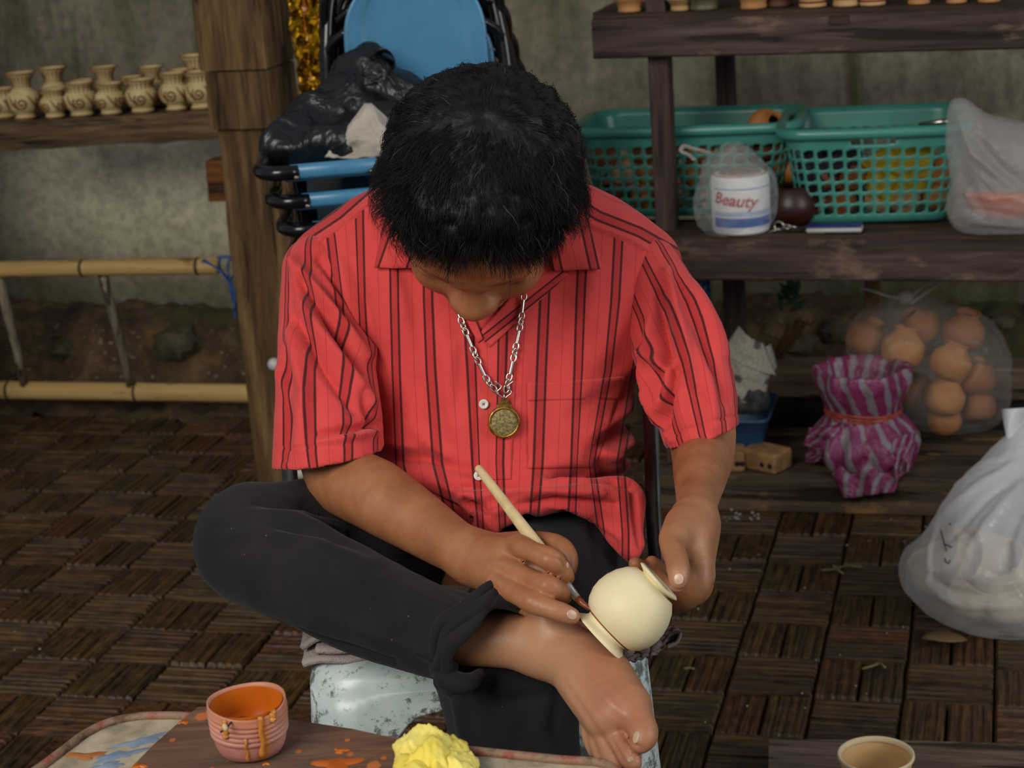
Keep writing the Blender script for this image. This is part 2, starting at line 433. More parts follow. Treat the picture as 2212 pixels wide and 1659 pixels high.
def roomcoord(t, sa=1, sb=1, sz=1, off=0.0):
    p = t.new('ShaderNodeNewGeometry').outputs['Position']; cx = t.new('ShaderNodeCombineXYZ')
    for k, (ax, sc) in enumerate(((LA, sa), (DE, sb), (ZZ, sz))):
        d = t.new('ShaderNodeVectorMath', operation='DOT_PRODUCT'); t.link(p, d.inputs[0]); d.inputs[1].default_value = ax
        t.link(t.math('MULTIPLY_ADD', d.outputs['Value'], sc, off), cx.inputs[k])
    return cx.outputs[0]
def wood(name, axis, c, c2, c3, rough=.7, scale=1.0, bump=.6, off=0.0, worn=None):
    t = NT(name); s = {'a': (1.6, 22, 22), 'b': (22, 1.6, 22), 'z': (22, 22, 1.6)}[axis]
    v = roomcoord(t, *[x*scale for x in s], off=off); n = t.noise(v, 1.0, 6, .62, .6); n2 = t.noise(v, 3.5, 4, .7, .4)
    col = t.ramp(n, [(.28, c), (.5, c2), (.72, c3)]); col = t.mix(t.ramp(n2, [(.3, .75), (.65, 0.0)]), col, c, 'MULTIPLY')
    ck = t.noise(roomcoord(t, *[x*scale*1.9 for x in s], off=off+8.3), 1.0, 3, .5, .8); col = t.mix(t.ramp(ck, [(.60, 0.0), (.66, .8)]), col, '#1c130b')
    if worn is not None:
        v2 = roomcoord(t, 5, 12, 12, off=off+3.7); col = t.mix(t.ramp(t.noise(v2, 1.3, 5, .65), [(.56, 0.0), (.66, .85)]), col, worn)
    t.bump(t.math('SUBTRACT', t.math('ADD', n, t.math('MULTIPLY', n2, .6)), t.math('MULTIPLY', t.ramp(ck, [(.58, 0.0), (.66, 1.0)]), .8)), bump, .005)
    return t.fin(col, rough, Specular_IOR_Level=.25)
# ================================================================== room shell
def floor_material(name):
    t = NT(name); v = t.coord('Object', rand=True); oi = t.new('ShaderNodeObjectInfo')
    n = t.noise(v, 38, 5, .6); vs_ = t.coord('Object', (9, 170, 60), True); st = t.noise(vs_, 1, 4, .6)
    c = t.ramp(n, [(.3, '#1b1209'), (.5, '#3a2815'), (.74, '#634522')])
    c = t.mix(t.ramp(st, [(.40, 0.0), (.70, .75)]), c, '#80602f')
    tint = t.ramp(oi.outputs['Random'], [(.0, '#6b5f52'), (.3, '#c9b28f'), (.62, '#a3aa86'), (.85, '#d8946a'), (1, '#8a8478')])
    c = t.mix(.62, c, tint, 'MULTIPLY')
    t.bump(t.math('ADD', st, n), .7, .003)
    return t.fin(c, t.ramp(n, [(.3, .36), (.7, .7)]), Specular_IOR_Level=.45)
M_brick = floor_material('paving_brick')
M_dirt = simple('damp_dirt', '#1b130c', .95, '#4a3623', 30, .9, 'World', bdist=.01)
UNIT = .134
def brick_mesh(seed):
    r = np.random.default_rng(seed); Lh, Wh = .0655, .0323; nr = 4
    xs, zs = [], []
    w = 2*Wh/nr
    for k in range(nr):
        x0 = -Wh+k*w; j = r.uniform(-.0006, .0006, 2)
        xs += [x0+w*.10, x0+w*.28, x0+w*.72, x0+w*.92]; zs += [-.0022, j[0], j[1], -.0022]
    xs = [-Wh]+xs+[Wh]; zs = [-.012]+zs+[-.012]; n = len(xs)
    V = [];
    for y, dz in ((-Lh, -.012), (-Lh+.004, 0), (Lh-.004, 0), (Lh, -.012)):
        for x, z in zip(xs, zs): V.append((y, x, z+dz*.5+(r.uniform(-.0008, .0008))))
    F = gridf(n, 4); b = len(V)
    V += [(-Lh, -Wh, -.04), (-Lh, Wh, -.04), (Lh, -Wh, -.04), (Lh, Wh, -.04)]
    F += [[b, b+1]+[n-1-i for i in range(n)], [b+2]+[3*n+i for i in range(n)]+[b+3], [b, 0, n, 2*n, 3*n, b+2], [b+1, b+3, 4*n-1, 3*n-1, 2*n-1, n-1]]
    V = np.array(V, float); return V, [f[::-1] for f in F]
bricks = []
for i in range(-28, 16):
    for j in range(10, 32):
        ca, cb = -.278+(i+.5)*UNIT, 2.457+(j-19+.5)*UNIT
        if cb > 3.99 or cb < 1.3: continue
        for k in (-1, 1):
            if (i+j) % 2: a, b, ang = ca, cb+k*UNIT/4, 0.0
            else: a, b, ang = ca+k*UNIT/4, cb, math.pi/2
            q = RM(a, b, 0); x, y, z = proj(q[None]); x, y, z = x[0], y[0], z[0]
            if -520 < x < 2760 and y < 2100: bricks.append((z, x, y, q, ang))
def hidden(x, y):
    return x < -40 or x > 2250 or y > 1690 or (520 < x < 1400 and y < 1040) or (640 < x < 1330 and 1040 < y < 1430) or (y > 1530 and 60 < x < 1330) or (x > 1990 and 1000 < y < 1330) or (x > 1480 and y < 1085)
bricks.sort(key=lambda t: (hidden(t[1], t[2]), t[0]))
floor = struct(obj('floor', (np.array([RM(-4, .2, -.025), RM(3, .2, -.025), RM(3, 4.4, -.025), RM(-4, 4.4, -.025)]), [[0, 1, 2, 3]]), M_dirt, org=A(0, 0, -.025)))
protos = []
for s_ in range(7):
    V, F = brick_mesh(s_); me = bpy.data.meshes.new('brick'); me.from_pydata(V.tolist(), [], F); me.update(); me.materials.append(M_brick); protos.append(me)
rest = []
for n_, (z, x, y, q, ang) in enumerate(bricks):
    r1, r2, r3, r4 = rng.uniform(-1, 1, 4)
    rot = Matrix.Rotation(ang-YAW+r1*.012, 4, 'Z') @ Matrix.Rotation(r2*.012, 4, 'X') @ Matrix.Rotation(r4*.01, 4, 'Y'); loc = Vector(q)+Vector((0, 0, r3*.0028))
    if n_ < 300 and not hidden(x, y):
        o = bpy.data.objects.new('brick', protos[int(rng.integers(7))]); COL.objects.link(o); o.parent = floor
        o.matrix_local = Matrix.Translation(loc-floor.location) @ rot
    else:
        V, F = brick_mesh(n_ % 7); Mx = Matrix.Translation(loc) @ rot
        rest.append((np.array([Mx @ Vector(v) for v in V]), F))
if rest: obj('brick_paving_remainder', join(rest), M_brick, floor, smooth=False)['kind'] = 'stuff'

# back wall: stained plaster with moss and a painted lit patch
def wall_mat():
    t = NT('stained_plaster'); v = roomcoord(t, 1, 1, 1); vs_ = roomcoord(t, 7, 7, 1.1)
    n = t.noise(v, 2.2, 6, .6, .4); st = t.noise(vs_, 1.0, 5, .6, .3); fine = t.noise(v, 45, 4, .6)
    c = t.ramp(n, [(.3, '#6b6655'), (.5, '#8a836f'), (.72, '#a59b84')])
    c = t.mix(t.ramp(st, [(.45, 0.0), (.64, .85)]), c, '#4a4a2c')
    c = t.mix(t.ramp(st, [(.3, .75), (.42, 0.0)]), c, '#6b6550')
    sx = t.new('ShaderNodeSeparateXYZ'); t.link(v, sx.inputs[0])
    lit_low = t.math('MULTIPLY', t.ramp(t.math('ADD', sx.outputs[2], t.math('MULTIPLY', n, .35)), [(.0, 0.0), (.42, .2), (.60, 1.0), (.74, .9), (.86, 0.0)]), t.ramp(t.math('ADD', t.math('MULTIPLY', sx.outputs[0], .5), 1.5), [(.10, 0.0), (.35, 1.0), (.62, 1.0), (.8, 0.0)]))
    c = t.mix(t.math('MULTIPLY', lit_low, .9), c, '#efe2c2')  # patch of light low on the left, painted into the plaster colour
    moss = t.math('MULTIPLY', t.ramp(sx.outputs[2], [(.16, 1.0), (.42, 0.0)]), t.ramp(n, [(.38, 0.0), (.6, 1.0)]))
    c = t.mix(moss, c, '#4a4a22')
    c = t.mix(t.ramp(fine, [(.35, .35), (.6, 0.0)]), c, '#3d3a2e')
    t.bump(t.math('ADD', fine, n), .4, .006)
    return t.fin(c, .92, Specular_IOR_Level=.2)
M_wall = wall_mat(); WB = 4.3
nu, nv = 60, 30
V = np.array([RM(a, WB+.012*noise.fractal(Vector((a*2, z*2, 0)), 1, 2, 3), z) for z in np.linspace(-.1, 2.4, nv) for a in np.linspace(-3.6, 1.6, nu)])
wall = struct(obj('wall_back', (V, gridf(nu, nv)), M_wall, org=RM(-1, WB, 0)))

# unseen panel added left of the view to shade the back wall
struct(obj('unseen_shade_panel', box(RM(-2.77, 3.36, 1.2), (.96, .05, 2.4), (LA, DE, ZZ), .004), simple('shade_panel_brown', '#3a2f24', .85, '#54463a', 12, .3, 'World'), smooth=False))
# bank of earth along the foot of the wall
def bank_mat():
    t = NT('earth_bank'); v = t.coord('World'); n = t.noise(v, 9, 7, .68); n2 = t.noise(v, 3.2, 4)
    c = t.ramp(n, [(.3, '#2a1e12'), (.5, '#5c452c'), (.68, '#8a6c48')])
    c = t.mix(t.ramp(n2, [(.54, 0.0), (.64, .8)]), c, '#4a4f24')
    t.bump(t.noise(v, 55, 6, .7), 1.0, .015); return t.fin(c, .95)
nu, nv = 260, 44
V = []
for j in range(nv):
    s = j/(nv-1); b = 3.90+s*.42
    for i in range(nu):
        a = -3.3+i/(nu-1)*4.6
        q = Vector((a*3, b*3, 0)); h = np.interp(s, [0, .12, .3, .55, .62, .7, .85, 1], [-.01, .015, .03, .075, .13, .165, .185, .20])
        h += .028*noise.fractal(q*1.6, 1, 2, 5)+.026*noise.fractal(q*6, 1, 2, 4)
        V.append(RM(a, b+.03*noise.noise(q*2), max(h, -.012) if s > .05 else h-.005))
bank = struct(obj('ground_bank', (np.array(V), gridf(nu, nv)), bank_mat(), org=RM(-1, 4.1, 0)))
bank_bvh = BVHTree.FromPolygons([tuple(v) for v in V], gridf(nu, nv))
def onbank(px, py):
    r = nrm(ray(px, py)); h = bank_bvh.ray_cast(Vector(CC), Vector(r)); return np.array(h[0]) if h[0] else W(px, py, 4.1)
def stone(name, px, py, rpx, label, mat, sq=.6, seed=0):
    q = onbank(px, py); Z = (q-CC)@FW; r = rpx*Z/FPX
    V, F = sphere((0, 0, 0), (1, 1, 1), 14, 9); rr = np.random.default_rng(seed)
    V = V*(1+.5*fbm(V, 1.5, 4, seed*5.3+.7))[:, None]*A(1, .8, sq)*r
    return tag(sharp(obj(name, (V+q+A(0, 0, r*sq*.35), F), mat), 30), label, 'stone', 'loose stones on the earth bank')
M_stone = simple('mossy_stone', '#3a3526', .9, '#5e563c', 25, 1.0, 'World', bdist=.01)
stone('stone', 385, 755, 52, 'mossy angular stone on the earth between the ladder rungs', M_stone, .7, 1)
stone('stone', 140, 765, 30, 'small dark stone near the left ladder rung', M_stone, .6, 2)
stone('stone', 1735, 755, 34, 'rounded mossy stone right of the stick bundle', M_stone, .8, 3)
stone('stone', 1800, 725, 30, 'dark rounded stone behind the bundle of sticks', M_stone, .8, 4)
stone('stone', 2165, 705, 36, 'flat mossy stone beside the right edge behind the clear bag', M_stone, .5, 5)
# pebbles, grit and dead leaves on the bank: too many to count
M_grit = simple('pale_grit', '#5a4a36', .9, '#8f8066', 60, 0, 'World', rand=False)
parts = []
for k in range(420):
    left = rng.random() < .55
    px = rng.uniform(-20, 540) if left else rng.uniform(1620, 2230); py = rng.uniform(700, 865) if left else rng.uniform(690, 800)
    if any((px-a)**2+(py-b)**2 < c*c for a, b, c in ((385, 755, 75), (140, 765, 50), (1735, 755, 55), (1800, 725, 50), (2165, 705, 60))): continue
    q = onbank(px, py); r = rng.uniform(.002, .0065); V, F = sphere((0, 0, 0), (r, r*rng.uniform(.6, 1.3), r*.7), 6, 4)
    parts.append((V+q+A(0, 0, r*.3), F))
g = obj('grit', join(parts), M_grit, smooth=False); g['kind'] = 'stuff'; tag(g, 'scattered pale grit and pebbles on the earth bank', 'grit')
M_leaf = simple('dead_leaf', '#5c4429', .8, '#8a6c45', 20, .3, 'World')
def leaf(px, py, l, ang, label, onfl=False):
    q = G(px, py, .004) if onfl else onbank(px, py)+A(0, 0, .008); u = RM(math.cos(ang), math.sin(ang), 0); w = RM(-math.sin(ang), math.cos(ang), 0); n = 9
    V = []
    for i in range(n):
        s = i/(n-1); wd = .32*l*math.sin(math.pi*(s*.94+.03))**.8
        for k in (-1, 0, 1): V.append(q+u*(s-.5)*l+w*k*wd+A(0, 0, .18*wd*abs(k)+.02*l*math.sin(5*s)+.004))
    tag(obj('dead_leaf', shell(V, 3, n, .0006), M_leaf), label, 'leaf', 'dead leaves')
leaf(395, 725, .055, .9, 'dry brown curled leaf lying on the mossy stone')
leaf(340, 735, .03, .2, 'small dry leaf left of the mossy stone')
leaf(120, 735, .04, .4, 'dry leaf near the left ladder rung')
leaf(2040, 1385, .07, .05, 'brown leaf scrap on the paving right of the man', True)
leaf(225, 877, .028, .05, 'tan leaf scrap just below the bamboo rail', True)
# ================================================================== the seated man
man = thing('person', G(1050, 1700, 0)*0+A(P(1050, 1200, 2.05)[0], P(1050, 1200, 2.05)[1], 0), 'seated man in red striped shirt and black trousers bent over a cream vase', 'person')
def skin_mat():
    t = NT('brown_skin'); v = t.coord('World'); n = t.noise(v, 16, 4); f = t.noise(v, 420, 3, .6); ms = t.noise(v, 60, 4, .6)
    c = t.ramp(n, [(.3, '#8c5736'), (.5, '#a06843'), (.7, '#b07a54')])
    c = t.mix(t.ramp(ms, [(.5, 0.0), (.75, .3)]), c, '#9a5236')
    c = t.mix(t.attr('pale'), c, '#bd8e6c'); c = t.mix(t.attr('rosy'), c, '#a5664c'); c = t.mix(t.attr('dark'), c, '#4a2a1c')
    t.bump(t.math('ADD', f, t.math('MULTIPLY', ms, .7)), .22, .0012)
    return t.fin(c, t.ramp(f, [(.3, .40), (.7, .52)]), Subsurface_Weight=.0, Subsurface_Radius=(.008, .003, .0015), Subsurface_Scale=.4, Specular_IOR_Level=.42)
M_skin = skin_mat()
# --- head frame
TH = math.radians(16); yaw_h = math.radians(-4)
HO = P(1038, 416, 1.86)
hu = math.cos(TH)*(-FW)+math.sin(TH)*UP; hf0 = math.cos(TH)*(-UP)+math.sin(TH)*(-FW); hx0 = RT
hf = math.cos(yaw_h)*hf0+math.sin(yaw_h)*(-hx0)*-1; hx = nrm(np.cross(hu, hf)); hx = hx if hx@RT > 0 else -hx
HAX = np.array([hx, hf, hu])
def HP(x, f, u): return HO+x*hx+f*hf+u*hu
def hell(x, f, u, rx, rf, ru, tilt=0):
    ax = HAX
    if tilt:
        c, s = math.cos(tilt), math.sin(tilt); ax = np.array([HAX[0]*c+HAX[1]*s, -HAX[0]*s+HAX[1]*c, HAX[2]])
    return Ell(HP(x, f, u), (rx, rf, ru), ax)
head = [hell(0, 0, .012, .077, .094, .088), hell(0, .035, -.05, .066, .062, .078), hell(0, .066, .014, .062, .03, .045),
        hell(0, .045, -.098, .04, .045, .032), hell(-.040, .062, -.046, .026, .026, .026), hell(.040, .062, -.046, .026, .026, .026),
        Cone(HP(-.046, .072, .0), HP(-.012, .088, -.004), .010, .012), Cone(HP(.046, .072, .0), HP(.012, .088, -.004), .010, .012)]
nose = [Cone(HP(0, .090, -.010), HP(0, .106, -.040), .009, .0145), hell(0, .106, -.045, .0155, .0135, .0125), hell(-.0145, .099, -.05, .0105, .012, .0095), hell(.0145, .099, -.05, .0105, .012, .0095)]
lips = [Cone(HP(-.02, .088, -.075), HP(.02, .088, -.075), .008, .008), Cone(HP(-.016, .086, -.086), HP(.016, .086, -.086), .009, .009)]
eyes = [hell(-.032, .073, -.025, .0135, .0125, .0125), hell(.032, .073, -.025, .0135, .0125, .0125)]
ears = [hell(-.079, -.008, -.03, .007, .018, .03), hell(.079, -.008, -.03, .007, .018, .03)]
neck = [Cone(HP(0, -.01, -.07), P(1050, 560, 2.07), .056, .062)]
core = [Cone(P(900, 560, 2.10), P(1200, 560, 2.10), .06, .06), Cone(P(1050, 600, 2.11), P(1060, 1150, 2.13), .10, .11), Cone(P(745, 590, 2.09), P(900, 550, 2.10), .028, .045), Cone(P(1345, 590, 2.09), P(1200, 550, 2.10), .028, .045)]
arm_r = chain([(715, 620, 2.06, 52), (722, 985, 1.955, 76), (735, 1025, 1.945, 76), (808, 1068, 1.90, 79), (905, 1130, 1.85, 68), (985, 1182, 1.81, 57), (1040, 1212, 1.783, 51), (1085, 1214, 1.754, 40)])
arm_l = chain([(1385, 620, 2.06, 52), (1515, 925, 1.995, 74), (1518, 965, 1.98, 70), (1514, 1020, 1.90, 60), (1507, 1075, 1.82, 47), (1504, 1112, 1.772, 42), (1496, 1150, 1.752, 42)])
palm_r = chain([(1028, 1204, 1.792, 42), (1090, 1199, 1.75, 36), (1120, 1183, 1.733, 29)])+chain([(1028, 1206, 1.792, 42), (1094, 1225, 1.735, 31)])+chain([(1026, 1210, 1.792, 38), (1078, 1255, 1.728, 29)])+chain([(1022, 1214, 1.795, 36), (1080, 1272, 1.745, 24)])+chain([(1030, 1196, 1.80, 36), (1130, 1178, 1.775, 30)])
palm_r += chain([(1090, 1206, 1.752, 30), (1130, 1216, 1.733, 22), (1200, 1246, 1.718, 17)])
ix_r = chain([(1118, 1181, 1.733, 28), (1136, 1186, 1.716, 25), (1154, 1193, 1.702, 22.5), (1176, 1202, 1.688, 25), (1192, 1210, 1.684, 26), (1206, 1222, 1.689, 22), (1218, 1236, 1.698, 20.5), (1226, 1249, 1.712, 16)])
md_r = chain([(1092, 1227, 1.73, 29), (1118, 1238, 1.712, 25), (1144, 1250, 1.698, 22.5), (1172, 1262, 1.684, 25), (1189, 1269, 1.681, 25.5), (1202, 1275, 1.688, 21.5), (1214, 1281, 1.697, 20), (1222, 1289, 1.71, 16)])
rg_r = chain([(1076, 1260, 1.722, 28), (1098, 1273, 1.706, 25), (1122, 1286, 1.692, 23.5), (1148, 1299, 1.679, 26), (1166, 1306, 1.675, 25.5), (1190, 1315, 1.671, 22), (1214, 1323, 1.670, 22), (1236, 1331, 1.672, 18.5)])
pk_r = chain([(1078, 1274, 1.742, 23), (1132, 1306, 1.718, 20), (1172, 1322, 1.715, 17)])
th_r = chain([(1092, 1182, 1.776, 32), (1160, 1172, 1.768, 25), (1214, 1184, 1.747, 23.5), (1230, 1206, 1.738, 20), (1231, 1230, 1.732, 16)])
palm_l = chain([(1495, 1145, 1.755, 42), (1490, 1165, 1.742, 48), (1505, 1215, 1.728, 34)])+chain([(1508, 1145, 1.76, 38), (1516, 1240, 1.742, 29)])+chain([(1512, 1140, 1.77, 36), (1516, 1262, 1.76, 26)])+chain([(1490, 1120, 1.76, 38), (1462, 1162, 1.72, 33)])
ix_l = chain([(1508, 1225, 1.727, 31), (1511, 1262, 1.722, 26), (1487, 1294, 1.735, 23), (1446, 1296, 1.757, 20), (1412, 1276, 1.768, 16)])
md_l = chain([(1518, 1245, 1.745, 27), (1505, 1285, 1.765, 23), (1450, 1270, 1.785, 21), (1395, 1232, 1.78, 18), (1372, 1218, 1.77, 16)])
rg_l = chain([(1514, 1262, 1.762, 24), (1490, 1275, 1.795, 21), (1440, 1240, 1.80, 20), (1408, 1214, 1.785, 15)])
th_l = chain([(1475, 1132, 1.745, 36), (1453, 1172, 1.712, 29), (1462, 1212, 1.675, 26), (1466, 1238, 1.665, 25), (1466, 1254, 1.662, 21)])
leg_r = chain([(880, 1180, 2.10, 100), (580, 1175, 1.94, 80), (560, 1190, 1.93, 80), (800, 1310, 1.82, 70), (975, 1375, 1.765, 60), (1100, 1384, 1.748, 60), (1175, 1396, 1.738, 65)])
def zoff(pts, d): return [(x, y, z+d, r) for x, y, z, r in pts]
FZ = .028
foot_r = chain(zoff([(1175, 1396, 1.71, 65), (1248, 1430, 1.68, 72), (1298, 1492, 1.645, 70), (1332, 1540, 1.612, 58)], FZ))+chain(zoff([(1205, 1388, 1.72, 58), (1280, 1408, 1.745, 56)], FZ))+chain(zoff([(1310, 1470, 1.66, 62), (1362, 1525, 1.612, 46)], FZ))+chain(zoff([(1270, 1470, 1.66, 58), (1300, 1560, 1.62, 36)], FZ))
toe1 = chain(zoff([(1358, 1522, 1.61, 47), (1380, 1558, 1.592, 35), (1390, 1590, 1.578, 32), (1384, 1604, 1.574, 25)], FZ))
toe2 = chain(zoff([(1322, 1562, 1.615, 29), (1344, 1610, 1.592, 24), (1362, 1640, 1.58, 24), (1368, 1648, 1.577, 20)], FZ))
toe3 = chain(zoff([(1302, 1568, 1.62, 27), (1316, 1624, 1.603, 21), (1330, 1654, 1.594, 21)], FZ))
toe4 = chain(zoff([(1286, 1562, 1.63, 25), (1294, 1616, 1.616, 19), (1304, 1644, 1.608, 18)], FZ))
toe5 = chain(zoff([(1274, 1550, 1.64, 24), (1276, 1598, 1.63, 18), (1284, 1622, 1.624, 16)], FZ))
mall = [Ell(P(1196, 1352, 1.721), (.016, .016, .012))]
kneeL = P(1098, 1455, 1.81); footL = A(kneeL[0], kneeL[1]+.03, .06)
leg_l = chain([(1220, 1150, 2.11, 90), (1112, 1420, 1.87, 85)])+[Cone(P(1105, 1450, 1.86), A(kneeL[0]+.004, kneeL[1]+.05, .1), .04, .032), Cone(A(kneeL[0]+.004, kneeL[1]+.05, .07), A(kneeL[0]-.01, kneeL[1]-.12, .03), .035, .026)]
groups = [(core+neck, .02, .0), (head, .016, .02), (nose, .009, .008), (lips, .005, .008), (ears, .005, .006), (arm_r, .006, .02), (palm_r, .009, .018), (th_r, .006, .004), (ix_r, .004, .002), (md_r, .004, .001), (rg_r, .004, .001), (pk_r, .004, .002),
          (arm_l, .006, .02), (palm_l, .01, .018), (ix_l, .005, .004), (md_l, .005, .003), (rg_l, .005, .003), (th_l, .006, .008),
          (leg_r, .008, .02), (foot_r+mall, .012, .012), (toe1, .007, .004), (toe2, .004, .0022), (toe3, .004, .002), (toe4, .004, .002), (toe5, .004, .002), (leg_l, .008, .02)]
sock = [(hell(s*.033, .098, -.024, .019, .017, .012), .012) for s in (-1, 1)]
V, F = solid(groups, A(-.45, 1.30, -.01), A(.40, 2.35, 1.12), .0022, carve=sock)
# eyelids back in, on the carved sockets
V = relax(V, F, 2, .5); N = vnormals(V, F)
# creases: knuckle wrinkles, tendons, toe joints, eyelid line
sk = [([(1160, 1288), (1150, 1312)], 3, -.0008), ([(1167, 1286), (1158, 1314)], 3, -.0008), ([(1154, 1284), (1145, 1308)], 3, -.0006),
      ([(1184, 1196), (1172, 1222)], 8, .0012), ([(1182, 1250), (1170, 1276)], 8, .0012), ([(1118, 1150), (1116, 1186)], 12, .0008),
      ([(1342, 1575), (1362, 1604), (1390, 1620)], 5, -.0025), ([(1318, 1590), (1336, 1625), (1350, 1650)], 4, -.002), ([(1150, 1180), (1215, 1206), (1228, 1228)], 4, -.002),
      ([(1090, 1165), (1110, 1172), (1120, 1190)], 12, .002), ([(1080, 1215), (1100, 1228)], 12, .0018), ([(1062, 1248), (1085, 1262)], 11, .0016), ([(1040, 1190), (1110, 1180)], 7, .0008), ([(1040, 1212), (1095, 1222)], 7, .0008),
      ([(1457, 1188), (1480, 1184)], 2.5, -.0007), ([(1455, 1196), (1484, 1192)], 2.5, -.0007), ([(1488, 1175), (1468, 1165), (1492, 1200)], 4, -.0012),
      ([(1240, 1440), (1300, 1500), (1350, 1545)], 10, .0018), ([(1230, 1470), (1280, 1540), (1318, 1600)], 8, .0014), ([(1215, 1480), (1262, 1550), (1296, 1605)], 7, .0012),
      ([(1255, 1420), (1310, 1450), (1360, 1500)], 8, -.0008), ([(1372, 1545), (1398, 1548)], 3, -.0008), ([(1368, 1552), (1400, 1556)], 3, -.0007),
      ([(1225, 1405), (1290, 1425)], 3, -.0007), ([(1235, 1398), (1300, 1420)], 3, -.0007), ([(1330, 1600), (1345, 1590)], 3, -.0008)]
V = relax(creases(V, N, sk), F, 1, .35)
body = obj('body', (V, F), M_skin, man)
px, py, zz = proj(V); N = vnormals(V, F)
def blob(cx, cy, r): return np.exp(-(((px-cx)**2+(py-cy)**2)/r**2))
zf = zz < 1.80
pale = .75*np.clip((px-930)/220, 0, 1)*np.clip((py-1300)/60, 0, 1)*zf*(1-.45*np.clip(((px-1240)/110), 0, 1))+.55*blob(1466, 1250, 22)+.18*(px > 1420)*(py > 1050)
rosy = .5*blob(1310, 1500, 70)+.45*blob(1380, 1560, 45)+.45*blob(1290, 1430, 50)+.5*blob(1360, 1630, 40)+.3*blob(1230, 1325, 35)+.35*blob(1190, 1215, 25)+.35*blob(1185, 1265, 22)
# lips, brows and lid lines belong to the face itself
loc = (V-HO)@HAX.T
brow = sum(np.exp(-(((loc[:, 0]-s*.032)/.020)**2+((loc[:, 2]-.004-.15*(.032-abs(loc[:, 0])))/.0042)**2))*(loc[:, 1] > .055)*(loc[:, 1] < .125) for s in (-1, 1))
lash = sum(np.exp(-(((loc[:, 0]-s*.032)/.014)**2+((loc[:, 2]+.030)/.0022)**2))*(loc[:, 1] > .06)*(loc[:, 1] < .125) for s in (-1, 1))
fattr(body, 'pale', np.clip(pale, 0, .85)); fattr(body, 'rosy', np.clip(rosy, 0, .6)); fattr(body, 'dark', np.clip(brow*.85+lash*.9, 0, .9))
body_bvh = BVHTree.FromPolygons([tuple(v) for v in V], F.tolist())
def cast(bvh, px, py, back=0.0):
    r = nrm(ray(px, py)); h = bvh.ray_cast(Vector(CC), Vector(r))
    if h[0] is None: return None, None
    return np.array(h[0]), np.array(h[1])
M_nail = simple('fingernail', '#c0937c', .32, '#d8b8a2', 90, 0, 'World', Specular_IOR_Level=.6)
M_toenail = simple('toenail', '#9a7d5c', .4, '#b89b78', 90, 0, 'World')
def nail(name, px, py, lp, wp, ang, mat, nv_=None):
    q, n = cast(body_bvh, px, py)
    if q is None: return
    if nv_ is not None: n = nrm(n*.4+nv_*.6)
    Z = (q-CC)@FW; d = math.cos(ang)*RT-math.sin(ang)*UP; d = nrm(d-(d@n)*n); w = np.cross(n, d)
    a, b = lp*Z/FPX/2, wp*Z/FPX/2; pts = []
    for j in range(9):
        v = -1+2*j/8
        for i in range(9):
            u = -1+2*i/8; su = u*math.sqrt(max(0, 1-.5*v*v)); sv = v*math.sqrt(max(0, 1-.5*u*u))
            pts.append(q+d*a*sv+w*b*su+n*(.0003-.0042*(su*b/.006)**2*.25-.0006*sv*sv))
    obj(name, shell(pts, 9, 9, .0009, outdir=n), mat, body)
nail('fingernail', 1236, 1328, 26, 21, math.radians(22), M_nail)
nail('fingernail', 1466, 1251, 25, 22, math.radians(88), M_nail)
nail('fingernail', 1226, 1222, 16, 9, math.radians(80), M_nail)
nail('toenail', 1374, 1592, 30, 15, math.radians(100), M_toenail)
nail('toenail', 1362, 1640, 14, 15, math.radians(70), M_toenail)

# --- hair: a cap of short thick hair plus strands
def hair_mat(name, c, c2, rough):
    t = NT(name); v = t.coord('World', (1, 1, 1)); n = t.noise(v, 160, 4); t.bump(n, .5, .002)
    return t.fin(t.ramp(n, [(.3, c), (.7, c2)]), rough, Specular_IOR_Level=.3)
M_hair = hair_mat('black_hair', '#060505', '#110f0d', .55); M_grey = simple('grey_hair', '#57504a', .4)
hl = Half(HP(0, .086, .042), .105*hf-.14*hu)
hlw = Fn(lambda p: hl(p)+.0045*np.sin(((p-HO)@hx)*210)+.003*np.sin(((p-HO)@hx)*480+1))
hl2 = Half(HP(0, -.02, -.058), -hu*.9+.3*hf)
hcap = [hell(0, -.020, .012, .0935, .107, .096), hell(0, .042, .028, .078, .052, .072), hell(-.045, -.045, -.005, .05, .06, .07), hell(.045, -.045, -.005, .05, .06, .07)]
V, F = solid([(hcap, .03, 0)], HO-.17, HO+.17, .004, cuts=[hlw, hl2]); V = relax(V, F, 3)
N = vnormals(V, F); V = V+N*(.0035*fbm(V, 26, 3)+.003*fbm(V, 70, 2))[:, None]
hair = obj('hair', (V, F), M_hair, man); N = vnormals(V, F)
whorl = HP(.006, -.028, .108)
def unit(v): return v/(np.linalg.norm(v, axis=-1, keepdims=True)+1e-9)
SEG = 6; RAD = np.array([.1005, .115, .106])
